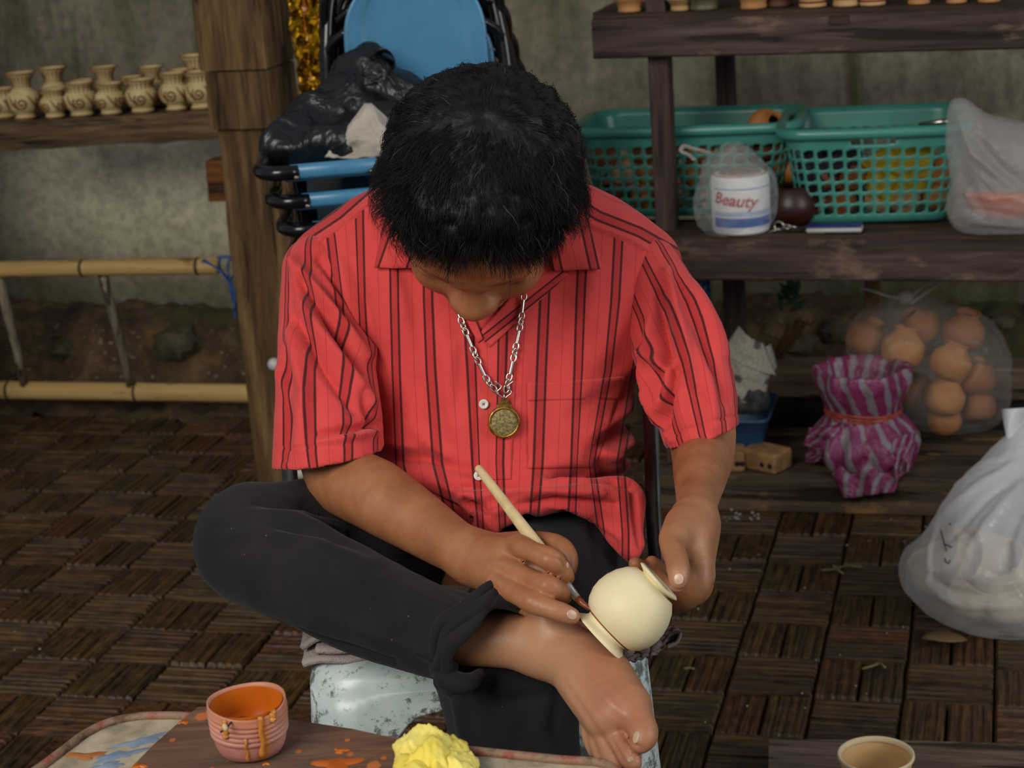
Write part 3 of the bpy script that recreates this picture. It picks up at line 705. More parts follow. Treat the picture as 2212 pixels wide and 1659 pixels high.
def strands(root, n, L, flow, w, lift, curl):
    c = len(root); d = unit(flow*(1-lift)[:, None]+n*lift[:, None]); p = root.copy(); pts = [root.copy()]
    for k in range(SEG):
        p = p+d*(L/SEG)[:, None]; q = (p-HO)@HAX.T; r = np.linalg.norm(q/RAD, axis=1); nn = unit((q/RAD**2)@HAX)
        d = d+nn*np.where(r > 1.03, -(.22+4*(r-1.03)), np.where(r < 1.0, .35, 0))[:, None]
        d = unit(unit(d)+curl*.22*rng.normal(size=(c, 3))); pts.append(p.copy())
    pts = np.stack(pts, 1); T = np.gradient(pts, axis=1); s = unit(np.cross(T, pts-HO)); nn = unit(np.cross(s, T))
    ww = w[:, None, None]*np.linspace(1, .25, SEG+1)[None, :, None]
    Vv = np.stack([pts-s*ww, pts+s*ww, pts+nn*ww*1.2], 2).reshape(-1, 3)
    sf = np.array([[k*3+e, k*3+(e+1) % 3, k*3+3+(e+1) % 3, k*3+3+e] for k in range(SEG) for e in range(3)])
    return Vv, (sf[None]+(np.arange(c)*3*(SEG+1))[:, None, None]).reshape(-1, 4)
vis = np.nonzero((-(N@nrm(FW)) > -.35))[0]
vis = vis[(((V[vis]-hl.c)@hl.n) < -.004)]
def scalp(count, L0, L1, w, lift, curl, jit):
    i = rng.choice(vis, count); n = N[i]; root = V[i]+rng.normal(size=(count, 3))*.0015-n*.003; lq = (root-HO)@HAX.T
    fl = root-whorl+hf*np.where(lq[:, 1] > -.03, .045, -.0135)[:, None]+hx*(.02*np.sign(lq[:, 0])*(np.abs(lq[:, 0]) > .01))[:, None]
    cl = np.array([[noise.noise(Vector(r*28+7*k)) for k in range(3)] for r in root]); ln = np.array([noise.noise(Vector(r*40)) for r in root])
    fl = unit(fl)+cl*jit+rng.normal(size=(count, 3))*.12; fl = unit(fl-(fl*n).sum(1)[:, None]*n)
    near = np.clip(-((root-hl.c)@hl.n)/.035, .22, 1)*np.clip(1+.55*ln, .5, 1.6)*np.clip(-((root-hl2.c)@hl2.n)/.03, .5, 1)
    return strands(root, n, near*rng.uniform(L0, L1, count)*(1+.25*ln), fl, w*rng.uniform(.7, 1.3, count), lift*rng.uniform(.4, 1.5, count), curl)
hs = obj('hair_strands', scalp(15000, .026, .05, .00030, .20, .38, .65), M_hair, hair); hs['kind'] = 'stuff'
hg = obj('grey_strands', scalp(120, .03, .055, .00024, .30, .7, .9), M_grey, hair); hg['kind'] = 'stuff'
# fringe falling over the forehead
c = 300; x = rng.uniform(-.066, .066, c)
root = np.array([HP(a, .083-4.5*a*a, .048-1.5*a*a+rng.uniform(-.006, .012)) for a in x])
fl = unit(hf*.55-hu*.75+hx*(x*4+.6*np.array([noise.noise(Vector((a*60, 0, 0))) for a in x]))[:, None]+rng.normal(size=(c, 3))*.12)
obj('fringe_strands', strands(root, unit(root-HO), rng.uniform(.006, .030, c), fl, np.full(c, .0003), np.full(c, .25), .5), M_hair, hair)['kind'] = 'stuff'
# ================================================================== shirt
def cloth_mat(name):
    t = NT(name); v = t.coord('World'); s = t.attr('stripe'); fr = t.math('FRACT', s)
    def band(c, hw, soft=.012):
        d = t.math('ABSOLUTE', t.math('SUBTRACT', fr, c)); return t.ramp(d, [(max(hw-soft, 0), 1.0), (hw+soft, 0.0)])
    n = t.noise(v, 22, 4); wv = t.noise(t.coord('World', (1, 1, 1)), 900, 2)
    c = t.ramp(n, [(.3, '#cf4340'), (.7, '#d94b47')])
    c = t.mix(t.math('MULTIPLY', band(.5, .115, .015), .55), c, '#a32226')
    dk = t.math('MAXIMUM', band(.385, .032), band(.615, .032)); c = t.mix(t.math('MULTIPLY', dk, .9), c, '#2c1418')
    thin = t.ramp(t.math('ABSOLUTE', t.math('SUBTRACT', fr, .03)), [(.006, .42), (.018, 0.0)]); c = t.mix(thin, c, '#8e1a24')
    t.bump(t.math('ADD', wv, t.math('MULTIPLY', n, .8)), .18, .0008)
    return t.fin(c, .82, Specular_IOR_Level=.18, Sheen_Weight=.12)
M_shirt = cloth_mat('red_striped_cotton')
STX = {480: [560, 640, 712, 776, 850, 922, 1004, 1090, 1182, 1262, 1338, 1412, 1490], 650: [540, 620, 735, 780, 852, 924, 1010, 1087, 1177, 1254, 1329, 1404, 1484],
       800: [560, 640, 720, 790, 855, 930, 1020, 1083, 1170, 1250, 1314, 1372, 1440], 1000: [590, 670, 740, 805, 862, 945, 1030, 1077, 1163, 1243, 1276, 1340, 1410], 1150: [600, 690, 760, 820, 890, 985, 1040, 1085, 1150, 1235, 1300, 1350, 1420]}
_ys = np.array(sorted(STX)); _xs = np.array([STX[y] for y in _ys], float)
def stripe_s(px, py):
    j = np.clip(np.searchsorted(_ys, py)-1, 0, len(_ys)-2); w = np.clip((py-_ys[j])/(_ys[j+1]-_ys[j]), 0, 1)
    tab = _xs[j]*(1-w)[:, None]+_xs[j+1]*w[:, None]; n = tab.shape[1]
    k = np.clip((tab < px[:, None]).sum(1)-1, 0, n-2); r = np.arange(len(px)); f = (px-tab[r, k])/(tab[r, k+1]-tab[r, k])
    return k+np.clip(f, -3, 4)+.5+20
hemx = [560, 800, 900, 940, 1000, 1062, 1100, 1135, 1195, 1260, 1310, 1340, 1365, 1395, 1500]
hemy = [1120, 1120, 1085, 1088, 1128, 1162, 1135, 1112, 1118, 1140, 1165, 1205, 1222, 1180, 1150]
def hem(p):
    px, py, z = proj(p); return (py-np.interp(px, hemx, hemy)+4*np.sin(px*.09))*z/FPX*.8
tors = [(chain([(700, 572, 2.06, 72), (860, 500, 2.05, 90), (1045, 470, 2.06, 95), (1230, 500, 2.05, 92), (1392, 572, 2.06, 74)]), .03, 0),
        ([Ell(P(1045, 720, 2.095), (.165, .145, .165), np.array([RT, FW, UP])), Ell(P(1065, 985, 2.085), (.150, .135, .165), np.array([RT, FW, UP])), Ell(P(850, 660, 2.07), (.075, .105, .095), np.array([RT, FW, UP])), Ell(P(1260, 660, 2.07), (.075, .105, .095), np.array([RT, FW, UP]))], .05, .07),
        (chain([(860, 1055, 1.985, 36), (960, 1062, 1.955, 36), (1090, 1072, 1.94, 38), (1230, 1068, 1.94, 38), (1345, 1075, 1.97, 40)]), .01, .03),
        (chain([(1330, 1100, 1.975, 50), (1362, 1190, 1.95, 36)]), .01, .03),
        (chain([(1040, 1140, 1.925, 22), (1120, 1100, 1.93, 22), (1160, 1085, 1.94, 20)]), .01, .02)]
V, F = solid(tors, A(-.30, 1.75, .48), A(.30, 2.30, 1.05), .0035, cuts=[Fn(hem)])
V = relax(V, F, 3); N = vnormals(V, F)
tf = [([(800, 470), (870, 640), (900, 800)], 16, .003), ([(760, 560), (800, 740), (835, 860)], 18, -.006), ([(735, 560), (775, 720)], 12, .004),
      ([(880, 620), (905, 780), (900, 900)], 22, -.003), ([(960, 720), (970, 860), (990, 960)], 18, .0028), ([(1000, 760), (985, 900)], 14, -.003),
      ([(900, 930), (960, 985), (985, 1000)], 14, .005), ([(840, 985), (930, 990), (1010, 1015)], 12, -.006), ([(830, 955), (900, 965)], 12, .004),
      ([(1020, 1000), (1150, 1010), (1280, 985), (1380, 940)], 16, .004), ([(980, 1052), (1120, 1043), (1250, 1028), (1385, 1035)], 9, -.009), ([(1000, 1068), (1150, 1062), (1300, 1065)], 9, .006),
      ([(1080, 1090), (1200, 1078), (1330, 1090)], 8, -.008), ([(1050, 1120), (1110, 1085), (1165, 1075)], 8, .006), ([(1180, 1085), (1270, 1105), (1340, 1160)], 10, .005), ([(1215, 1100), (1290, 1130), (1330, 1180)], 7, -.005),
      ([(1290, 1000), (1340, 1040), (1385, 1050)], 10, -.006), ([(1280, 960), (1330, 1000), (1385, 1010)], 12, .006), ([(1370, 1040), (1375, 1120), (1385, 1180)], 8, -.006),
      ([(1400, 830), (1330, 900), (1270, 940)], 14, .007), ([(1395, 870), (1320, 940), (1270, 985)], 12, -.008), ([(1385, 905), (1340, 960), (1310, 990)], 10, .007), ([(1390, 940), (1350, 990)], 8, -.006), ([(1400, 780), (1310, 850), (1240, 900)], 16, -.004),
      ([(1395, 690), (1370, 790), (1310, 850)], 20, .005), ([(1210, 640), (1200, 780), (1190, 940)], 30, -.003), ([(1130, 720), (1120, 860), (1090, 980)], 26, .003), ([(1280, 560), (1270, 700)], 26, .003),
      ([(930, 1040), (1000, 1065), (1050, 1080)], 9, .006), ([(900, 1055), (960, 1090), (1010, 1110)], 8, -.006), ([(990, 1075), (1030, 1110), (1075, 1150)], 8, .005), ([(1010, 1075), (1060, 1115)], 6, -.005)]
# seams: yoke, placket edge, pocket stitching lie on the cloth as fine ridges
yl = [(610, 600), (672, 533), (747, 483), (800, 436), (840, 400)]; yr = [(1225, 455), (1281, 490), (1370, 525), (1462, 577), (1500, 610)]
tf += [(yl, 5, .0022), (yr, 5, .0022)]
tf = [(l, w, h*(1.05 if np.mean([q[1] for q in l]) > 975 else 1.0)) for l, w, h in tf]
V = creases(V, N, tf, 1.6); N = vnormals(V, F); V = V+N*(.0012*fbm(V, 18, 3)*np.clip(-(N@FW)*3, 0, 1))[:, None]
shirt = obj('shirt', (V, F), M_shirt, man, label='red short-sleeved shirt with paired dark stripes')
px, py, _ = proj(V); s = stripe_s(px, py)
ly = np.interp(px, [q[0] for q in yl], [q[1] for q in yl]); ry = np.interp(px, [q[0] for q in yr], [q[1] for q in yr])
dl, _ = polydist(px, py, yl); dr, _ = polydist(px, py, yr)
above = np.where(px < 1030, ly-py, ry-py); dist = np.where(px < 1030, dl, dr)
s = np.where(above > 0, dist/82.0+.18, s)
fattr(shirt, 'stripe', s)
shirt_bvh = BVHTree.FromPolygons([tuple(v) for v in V], F.tolist())
shV = V
# --- sleeves
def sleeve(axis, cut, folds, phase, label, lo, hi):
    pr = chain(axis)
    V, F = solid([(pr, .04, 0)], lo, hi, .003, cuts=[cut]); V = relax(V, F, 3); N = vnormals(V, F)
    q = [P(x, y, z) for x, y, z, r in axis]; a, b = q[0], q[-1]; ax = nrm(b-a)
    V = creases(V, N, folds, 1.9); N = vnormals(V, F)
    w = V-a; t = np.clip(w@ax/np.linalg.norm(b-a), 0, 1); cx = np.array(q); tt = np.array([(k-a)@ax for k in q])/np.linalg.norm(b-a)
    c = np.stack([np.interp(t, tt, cx[:, k]) for k in range(3)], 1); d = V-c; e1 = nrm(-FW-(-FW@ax)*ax); e2 = np.cross(ax, e1)
    ang = np.arctan2(d@e2, d@e1)
    V = V+N*(.001*fbm(V, 20, 3))[:, None]
    keep = ~((np.abs((V[F].mean(1)-cut.c)@cut.n) < .0028) & ((N[F].mean(1)@cut.n) > .75))
    F = F[keep]; us = np.unique(F); mp = np.full(len(V), -1); mp[us] = np.arange(len(us))
    o = obj('sleeve', (V[us], mp[F]), M_shirt, shirt)
    fattr(o, 'stripe', (ang*.058/.0375+phase+30)[us])
    md = o.modifiers.new('thickness', 'SOLIDIFY'); md.thickness = .0022; md.offset = -1
    return V, F
lf = [([(640, 570), (700, 650), (790, 770)], 11, .007), ([(655, 610), (715, 700), (780, 800)], 9, -.009), ([(650, 650), (720, 760), (800, 870)], 13, .007), ([(690, 560), (750, 650), (800, 740)], 9, -.008), ([(640, 690), (700, 800), (770, 890)], 11, -.007),
      ([(700, 580), (770, 690), (815, 780)], 9, .006), ([(630, 720), (660, 850), (650, 960)], 15, .006), ([(615, 750), (622, 880), (612, 990)], 12, -.005), ([(780, 850), (800, 900), (830, 940)], 8, -.006), ([(690, 935), (760, 925), (822, 915)], 7, -.007), ([(690, 955), (770, 945), (825, 930)], 9, .004),
      ([(592, 965), (650, 968), (740, 962), (830, 935)], 3, -.0012), ([(640, 545), (640, 620)], 10, .004), ([(600, 800), (640, 900)], 12, .003)]
cutR = Half(P(708, 990, 1.95), (-UP*.985+RT*.16+FW*.10))
sleeve([(692, 588, 2.04, 84), (703, 760, 1.995, 104), (709, 900, 1.965, 116), (711, 1010, 1.94, 122)], cutR, lf, .22, '', A(-.36, 1.7, .5), A(-.05, 2.2, 1.0))
rf = [([(1440, 590), (1470, 720), (1500, 830)], 12, .008), ([(1460, 600), (1520, 740), (1560, 860)], 16, -.005), ([(1425, 640), (1440, 760), (1430, 850)], 11, -.010), ([(1400, 760), (1440, 800), (1430, 880)], 10, .009), ([(1480, 700), (1530, 820), (1540, 920)], 16, .006), ([(1460, 800), (1440, 880), (1430, 940)], 9, -.008),
      ([(1405, 690), (1395, 800), (1405, 880)], 10, .006), ([(1470, 850), (1480, 930)], 14, .004), ([(1430, 955), (1500, 925), (1595, 895)], 3, -.0012), ([(1500, 620), (1570, 760)], 14, .004), ([(1405, 850), (1420, 910), (1450, 950)], 8, .006)]
cutL = Half(P(1512, 944, 1.965), (-UP*.93+RT*.30+FW*.08))
sleeve([(1392, 588, 2.04, 82), (1445, 700, 2.01, 96), (1487, 820, 1.985, 98), (1520, 965, 1.955, 80)], cutL, rf, .45, '', A(.08, 1.7, .55), A(.33, 2.2, 1.0))
# --- pieces of the shirt draped on its front
def patch(name, poly, nu, nv, lift, th, mat=None, s_fun=None, bulge=0.0, parent=None, bvh=None):
    """poly: 4 photo-frame corners (tl, tr, br, bl) laid on the cloth"""
    (a, b, c, d) = [np.array(q, float) for q in poly]; pts = []; xs, ys = [], []
    last = None
    for j in range(nv):
        v = j/(nv-1)
        for i in range(nu):
            u = i/(nu-1); q = (a*(1-u)+b*u)*(1-v)+(d*(1-u)+c*u)*v
            h, n = cast(bvh or shirt_bvh, *q)
            if h is None: h = last if last is not None else P(q[0], q[1], 1.96)
            last = h; Z = (h-CC)@FW; e = min(u, 1-u, v, 1-v)
            pts.append(P(q[0], q[1], Z-lift-bulge*math.sin(math.pi*u)*math.sin(math.pi*v))); xs.append(q[0]); ys.append(q[1])
    pts = np.array(pts).reshape(nv, nu, 3)
    for _ in range(2):
        p2 = pts.copy(); p2[1:-1, 1:-1] = (pts[1:-1, 1:-1]*2+pts[:-2, 1:-1]+pts[2:, 1:-1]+pts[1:-1, :-2]+pts[1:-1, 2:])/6; pts = p2
    o = obj(name, shell(pts.reshape(-1, 3), nu, nv, th, outdir=-FW), mat or M_shirt, parent or shirt)
    if s_fun is not None:
        sv = s_fun(np.array(xs), np.array(ys)); fattr(o, 'stripe', np.r_[sv, sv])
    return o
def vstr(x0, x1, k, off): return lambda x, y: off+20+(x-np.interp(y, [450, 1100], [x0, x1]))/k
patch('collar', [(838, 440), (905, 470), (960, 580), (808, 578)], 20, 16, .010, .0025, None, lambda x, y: 20.35+(x-875+.35*(y-580))/80, .004)
patch('collar', [(1160, 480), (1262, 448), (1302, 580), (1195, 585)], 20, 16, .010, .0025, None, lambda x, y: 20.05+(x-1235-.22*(y-520))/80, .004)
patch('lapel', [(1172, 560), (1228, 592), (1058, 750), (1034, 722)], 10, 26, .0035, .002, None, lambda x, y: 20.5+((x-1120)*.62+(y-672)*.78)/60)
patch('lapel', [(960, 600), (985, 600), (1046, 730), (1032, 740)], 8, 20, .004, .002, None, lambda x, y: 20.2+(x-1000-.4*(y-660))/90)
patch('placket', [(1036, 735), (1118, 700), (1104, 1035), (1020, 1035)], 14, 40, .0016, .0016, None, lambda x, y: stripe_s(x, y))
patch('pocket', [(1140, 830), (1350, 818), (1285, 1010), (1142, 1012)], 24, 22, .0022, .0018, None, lambda x, y: stripe_s(x, y), .002)
patch('pocket_hem', [(1141, 828), (1356, 815), (1340, 862), (1142, 866)], 24, 8, .0035, .0016, None, lambda x, y: stripe_s(x, y))
M_button = simple('shell_button', '#cfc4b4', .3, '#e6ddd0', 60)
for bx_, by_ in ((1045, 873), (1034, 1028)):
    q, n = cast(shirt_bvh, bx_, by_); ax = nrm(n*.5-FW*.8); q = P(bx_, by_, (q-CC)@FW-.003)
    b = obj('button', lathe([(.0001, .0016), (.0030, .0016), (.0042, .0024), (.0052, .0018), (.0052, .0), (.0, 0)], 24, ax, q, cap0=False), M_button, shirt)
    u = nrm(np.cross(ax, UP)); w = np.cross(ax, u)
    for su, sv in ((-1, -1), (1, -1), (1, 1), (-1, 1)):
        obj('button_thread', tube([q+ax*.0017+.0011*(su*u+sv*w), q+ax*.0024+.0004*(su*u+sv*w)], .0004, 6), simple('thread', '#4a2020', .8) if 'thread' not in bpy.data.materials else bpy.data.materials['thread'], b)

# ================================================================== trousers
def tro_mat():
    t = NT('black_trouser_cotton'); v = t.coord('World'); n = t.noise(v, 9, 5, .6); w = t.noise(v, 700, 2)
    sp = t.new('ShaderNodeTexVoronoi'); t.link(v, sp.inputs['Vector']); sp.inputs['Scale'].default_value = 55
    c = t.ramp(n, [(.3, '#1b191b'), (.7, '#2b2729')]); c = t.mix(t.ramp(sp.outputs['Distance'], [(.030, .6), (.045, 0.0)]), c, '#8c7a5c')
    t.bump(t.math('ADD', w, n), .25, .001); return t.fin(c, .9, Specular_IOR_Level=.15, Sheen_Weight=.05)
M_tro = tro_mat()
cM, cN, cC = P(1128, 1306, 1.735), P(1012, 1348, 1.690), P(1049, 1386, 1.735)
cA, cB = cM-cC, cN-cC; cuffn = nrm(np.cross(cA, cB)); cuffn = cuffn if cuffn@RT > 0 else -cuffn
pelv = (chain([(890, 1150, 2.11, 140), (1235, 1150, 2.11, 140)]), .02, .03)
tg = [(chain([(880, 1180, 2.10, 150), (720, 1165, 2.0, 135), (552, 1166, 1.93, 120)]), .02, 0),
      (chain([(545, 1180, 1.92, 121), (660, 1245, 1.865, 118), (800, 1312, 1.81, 110), (930, 1362, 1.765, 100), (1060, 1392, 1.73, 100)]), .02, .02),
      (chain([(1235, 1150, 2.10, 150), (1170, 1290, 1.95, 150), (1105, 1430, 1.845, 150)]), .02, .03),
      ([Cone(P(1100, 1450, 1.835), A(kneeL[0]+.004, kneeL[1]+.05, .12), .068, .058)], .02, .03)]
legcut = Half(cC, cuffn)
V, F = solid(tg[:2], A(-.45, 1.4, .3), A(.2, 2.35, .85), .0035, cuts=[legcut]); V = relax(V, F, 3); N = vnormals(V, F)
trf = [([(560, 1085), (660, 1090), (760, 1120)], 9, -.005), ([(520, 1110), (640, 1120), (740, 1150)], 12, .004), ([(600, 1140), (700, 1150), (800, 1190)], 10, -.004), ([(480, 1160), (560, 1150), (700, 1180)], 16, .003),
       ([(425, 1260), (480, 1310), (580, 1345), (700, 1385), (850, 1430)], 7, -.004), ([(450, 1300), (540, 1350), (640, 1385)], 7, .004), ([(840, 1260), (920, 1300), (1000, 1330)], 18, .003), ([(900, 1400), (950, 1430)], 12, .003), ([(700, 1330), (800, 1370), (900, 1400)], 20, .003), ([(960, 1260), (1030, 1290), (1090, 1296)], 10, -.004)]
V = creases(V, N, trf, 1.9); N = vnormals(V, F); V = V+N*(.0015*fbm(V, 14, 3))[:, None]
keep = ~((np.abs((V[F].mean(1)-legcut.c)@legcut.n) < .0035) & ((N[F].mean(1)@legcut.n) > .7)); F = F[keep]
trousers = obj('trousers', (V, F), M_tro, man, label='faded black cotton trousers with a rolled cuff')
V2, F2 = solid([tg[2], tg[3], pelv], A(-.3, 1.4, .08), A(.25, 2.35, .80), .0035); V2 = relax(V2, F2, 3); N2 = vnormals(V2, F2)
tl = [([(940, 1470), (990, 1500), (1010, 1620)], 12, .004), ([(1000, 1490), (1080, 1520), (1200, 1500)], 16, -.003), ([(1210, 1500), (1190, 1580), (1215, 1640)], 12, -.004), ([(1120, 1120), (1180, 1180), (1220, 1280)], 18, .003), ([(1280, 1140), (1300, 1230), (1290, 1300)], 12, -.003), ([(1060, 1500), (1100, 1560), (1090, 1640)], 22, .003)]
V2 = creases(V2, N2, tl, 1.9); N2 = vnormals(V2, F2); V2 = V2+N2*(.0015*fbm(V2, 14, 3))[:, None]
obj('trouser_leg', (V2, F2), M_tro, trousers)
th = np.linspace(0, 2*np.pi, 72, endpoint=False)
for k, (sc, off, r, nm) in enumerate(((1.0, 0.0, .0072, 'rolled_cuff'), (1.05, -.016, .0066, 'cuff_fold'), (1.03, -.008, .0075, 'cuff_band'))):
    path = np.array([cC+sc*(math.cos(a)*cA+math.sin(a)*cB)+cuffn*off+cuffn*.003*math.sin(5*a+k)-FW*.002*math.sin(3*a) for a in th])
    V, F = tube(path, r*(1+.18*np.sin(4*th+k)), 12, closed=True); V = V+.0014*np.c_[fbm(V, 40, 2), fbm(V, 40, 2, 3.), fbm(V, 40, 2, 9.)]
    obj(nm, (V, F), M_tro, trousers)
# loose end of the roll hanging under the ankle
pts = spline([P(962, 1440, 1.725), P(968, 1470, 1.715), P(1000, 1476, 1.715), P(1040, 1455, 1.735)], 16)
V, F = tube(pts, np.interp(np.linspace(0, 1, 16), [0, .4, 1], [.012, .011, .005]), 12); V = V+.0012*np.c_[fbm(V, 50, 2), fbm(V, 50, 2, 3.), fbm(V, 50, 2, 9.)]
obj('cuff_end', (V, F), M_tro, trousers)
# ================================================================== vase, brush, necklace
M_slip = NT('cream_slip'); _v = M_slip.coord('World'); _n = M_slip.noise(_v, 12, 4); _f = M_slip.noise(_v, 160, 3)
M_slip.bump(_f, .12, .001); M_slip = M_slip.fin(M_slip.ramp(_n, [(.3, '#e6d6a4'), (.7, '#eddfb4')]), .5, Specular_IOR_Level=.35)
M_line = simple('brown_slip_line', '#7a3a1c', .5)
vc = P(1361, 1315, 1.690); k_ = 1.690/FPX
vaxis = nrm(P(1424, 1258, 1.69)-P(1299, 1377, 1.692))
prof = [(0, 88), (50, 90), (55, 87), (55.5, 84), (46, 80), (39, 77), (40, 74.5), (55, 72.5), (70, 58), (82, 37), (89, 14), (91, -6), (88.5, -26), (80, -46), (70, -58), (62, -62), (56, -66), (54, -70), (57, -76), (64, -82), (71, -87.5), (71.5, -90), (67, -89), (58, -82), (50, -70), (52, -60), (66, -45), (70, 0), (40, 50), (0, 62)]
vase = thing('vase', vc-A(0, 0, .04), 'round cream clay vase with flared rim held in the man\'s hands', 'vase')
obj('vase_body', lathe([(r*k_, z*k_) for r, z in prof], 72, vaxis, vc, cap0=False), M_slip, vase)
a_ = np.linspace(0, 2*np.pi, 90, endpoint=False); u_ = nrm(np.cross(vaxis, UP)); w_ = np.cross(vaxis, u_)
obj('painted_line', tube([vc-vaxis*63.0*k_+60.5*k_*(math.cos(t)*u_+math.sin(t)*w_) for t in a_], .0009, 6, closed=True), M_line, vase)
br = thing('paintbrush', P(1258, 1306, 1.69), 'thin paintbrush with pale wooden handle and metal ferrule in the right hand', 'paintbrush')
b0, b1 = P(1031, 1008, 1.80), P(1262, 1312, 1.688)
def bp(t): return b0*(1-t)+b1*t
M_bw = simple('pale_wood', '#d9c091', .5, '#c4a672', 60, .1, 'World')
obj('handle', tube([bp(t) for t in (0, .01, .1, .3, .5, .62, .72, .78)], A(5, 9, 10.5, 12, 14, 15, 13, 11)*1.74/FPX, 16), M_bw, br)
obj('ferrule', tube([bp(t) for t in (.74, .78, .80, .94)], A(10.5, 11.5, 11, 8.5)*1.7/FPX, 16), simple('dull_metal', '#8f8a80', .35, '#b5b0a6', 80, Metallic=.8), br)
obj('bristles', tube([bp(.94), bp(.97)+RT*.001, bp(1.0)+RT*.0035-UP*.0005, P(1278, 1318, 1.682)], A(8, 7.5, 5, 1.5)*1.7/FPX, 12), simple('wet_bristle', '#6b2d14', .35, '#8d4a22', 200, .3), br)
# necklace: coil bars joined by oval links, hook clasp, round amulet
M_silver = simple('silver', '#b9b2a4', .28, '#d8d3c8', 90, Metallic=1.0)
M_brass = NT('old_brass'); _v = M_brass.coord('World'); M_brass = M_brass.fin(M_brass.ramp(M_brass.noise(_v, 160, 4), [(.35, '#6d4a1e'), (.65, '#b0843a')]), .35, Metallic=.7)
nk = thing('necklace', P(1089, 940, 1.95), 'silver link chain with a round brass amulet hanging on the red shirt', 'necklace')
shirt_all = shirt_bvh
lapels = [o for o in shirt.children if o.name.startswith(('lapel', 'placket'))]
def onshirt(x, y, lift=.004):
    q, n = cast(shirt_bvh, x, y); return P(x, y, (q-CC)@FW-lift)
def clink(c, d, nn, L, w, r, n=14):
    s = np.cross(d, nn); t = np.linspace(0, 2*np.pi, n, endpoint=False)
    return tube([c+d*L*math.cos(a)+s*w*math.sin(a) for a in t], r, 6, closed=True)
def run(path, first):
    pts = [onshirt(x, y, .0075) for x, y in path]; pts = spline(pts, 200); d = np.r_[0, np.cumsum(np.linalg.norm(np.diff(pts, axis=0), axis=1))]
    s = 0.0; k = first; L = d[-1]
    def at(s): return A(*[np.interp(s, d, pts[:, j]) for j in range(3)])
    while s < L-.004:
        if k % 4 == 0:
            l = .0145; a, b = at(s), at(min(s+l, L)); n_ = 20; t = np.linspace(0, 1, n_)
            obj('coil_bar', tube([a*(1-x)+b*x for x in t], np.where(np.arange(n_) % 2, .0023, .0018), 8), M_silver, nk)
        else:
            l = .0062; a, b = at(s), at(min(s+l, L)); dd = nrm(b-a); nn = -FW if k % 2 else nrm(np.cross(dd, FW)*.6-FW*.7); nn = nrm(nn-(nn@dd)*dd)
            obj('link', clink((a+b)/2, dd, nn, .0045, .0028, .00105), M_silver, nk)
        s += l; k += 1
run([(983, 660), (1005, 715), (1030, 775), (1055, 825), (1076, 850)], 0)
run([(1132, 635), (1124, 700), (1112, 760), (1100, 815), (1092, 848)], 3)
pc = onshirt(1089, 912, .007); pn = nrm(-FW*.95-UP*.1); pu = nrm(UP-(UP@pn)*pn); pr_ = np.cross(pu, pn); k_ = 1.94/FPX
def hook(sg):
    t = np.linspace(0, 1, 20); q = []
    for x in t: q.append(pc+pu*(62-42*abs(x-.5)*0+ (x*38-10))*k_+pr_*sg*(3+11*math.sin(x*math.pi*1.5)**2+5*x)*k_+pn*.001)
    obj('clasp_hook', tube(q, .0009, 8), M_silver, nk)
hook(-1); hook(1)
am = obj('amulet', lathe([(r*k_, z*k_) for r, z in ((0, -6), (30, -6), (35, -2), (35.5, 2), (33, 5), (29, 5), (28, 3))], 48, pn, pc, cap0=False), M_brass, nk)
obj('amulet_face', lathe([(28*k_, 2.5*k_), (22*k_, 3.2*k_), (0.01*k_, 3.8*k_)], 40, pn, pc, cap0=False), simple('mottled_gold_face', '#5c5128', .4, '#a08a3e', 330, .5, 'World', lo=.4, hi=.62, Metallic=.4), am)
obj('amulet_lens', lathe([(28.5*k_, 3.5*k_), (22*k_, 6.5*k_), (12*k_, 8*k_), (0.01*k_, 8.4*k_)], 40, pn, pc, cap0=False), plastic_film('clear_case', (.9, .9, .85), .06, .08, 5), am)
tab = [(-14, 30), (-17, 36), (-11, 41), (-9, 50), (0, 53), (9, 50), (11, 41), (17, 36), (14, 30)]
Vt = [pc+pr_*x*k_+pu*y*k_+pn*z*k_ for z in (-3, 3) for x, y in tab]; nt = len(tab)
obj('amulet_bail', (np.array(Vt), [list(range(nt))[::-1], list(range(nt, 2*nt))]+[[i, (i+1) % nt, nt+(i+1) % nt, nt+i] for i in range(nt)]), M_brass, am, smooth=False)
obj('bail_ring', clink(pc+pu*55*k_, pu, pr_, 8*k_, 5*k_, .0007), M_silver, am)

# ================================================================== metal chair and cloth
def worn_blue():
    t = NT('worn_pale_blue_paint'); v = t.coord('World'); n = t.noise(v, 60, 7, .75); m = t.noise(v, 9, 4); l = t.noise(v, 25, 3)
    thr = t.math('ADD', n, t.math('MULTIPLY', t.math('SUBTRACT', m, .5), .55))
    c = t.ramp(l, [(.3, '#b4c4c2'), (.7, '#d2dcd8')]); c = t.mix(t.ramp(thr, [(.48, 0.0), (.57, .85)]), c, '#45443a')
    t.bump(thr, .15, .001); return t.fin(c, t.ramp(thr, [(.45, .28), (.65, .6)]), Metallic=.0)
M_blue = worn_blue()
sz = .476; sfl = G(655, 1462, sz); sfr = G(1404, 1412, sz); swid = np.linalg.norm(sfr-sfl); sx = nrm(sfr-sfl); sy = nrm(np.cross(ZZ, sx)); sdep = .33
sc = (sfl+sfr)/2+sy*sdep/2; sc = A(sc[0], sc[1], 0)
chair = thing('metal_chair', sc, 'worn pale blue stamped-metal chair the man sits on', 'chair')
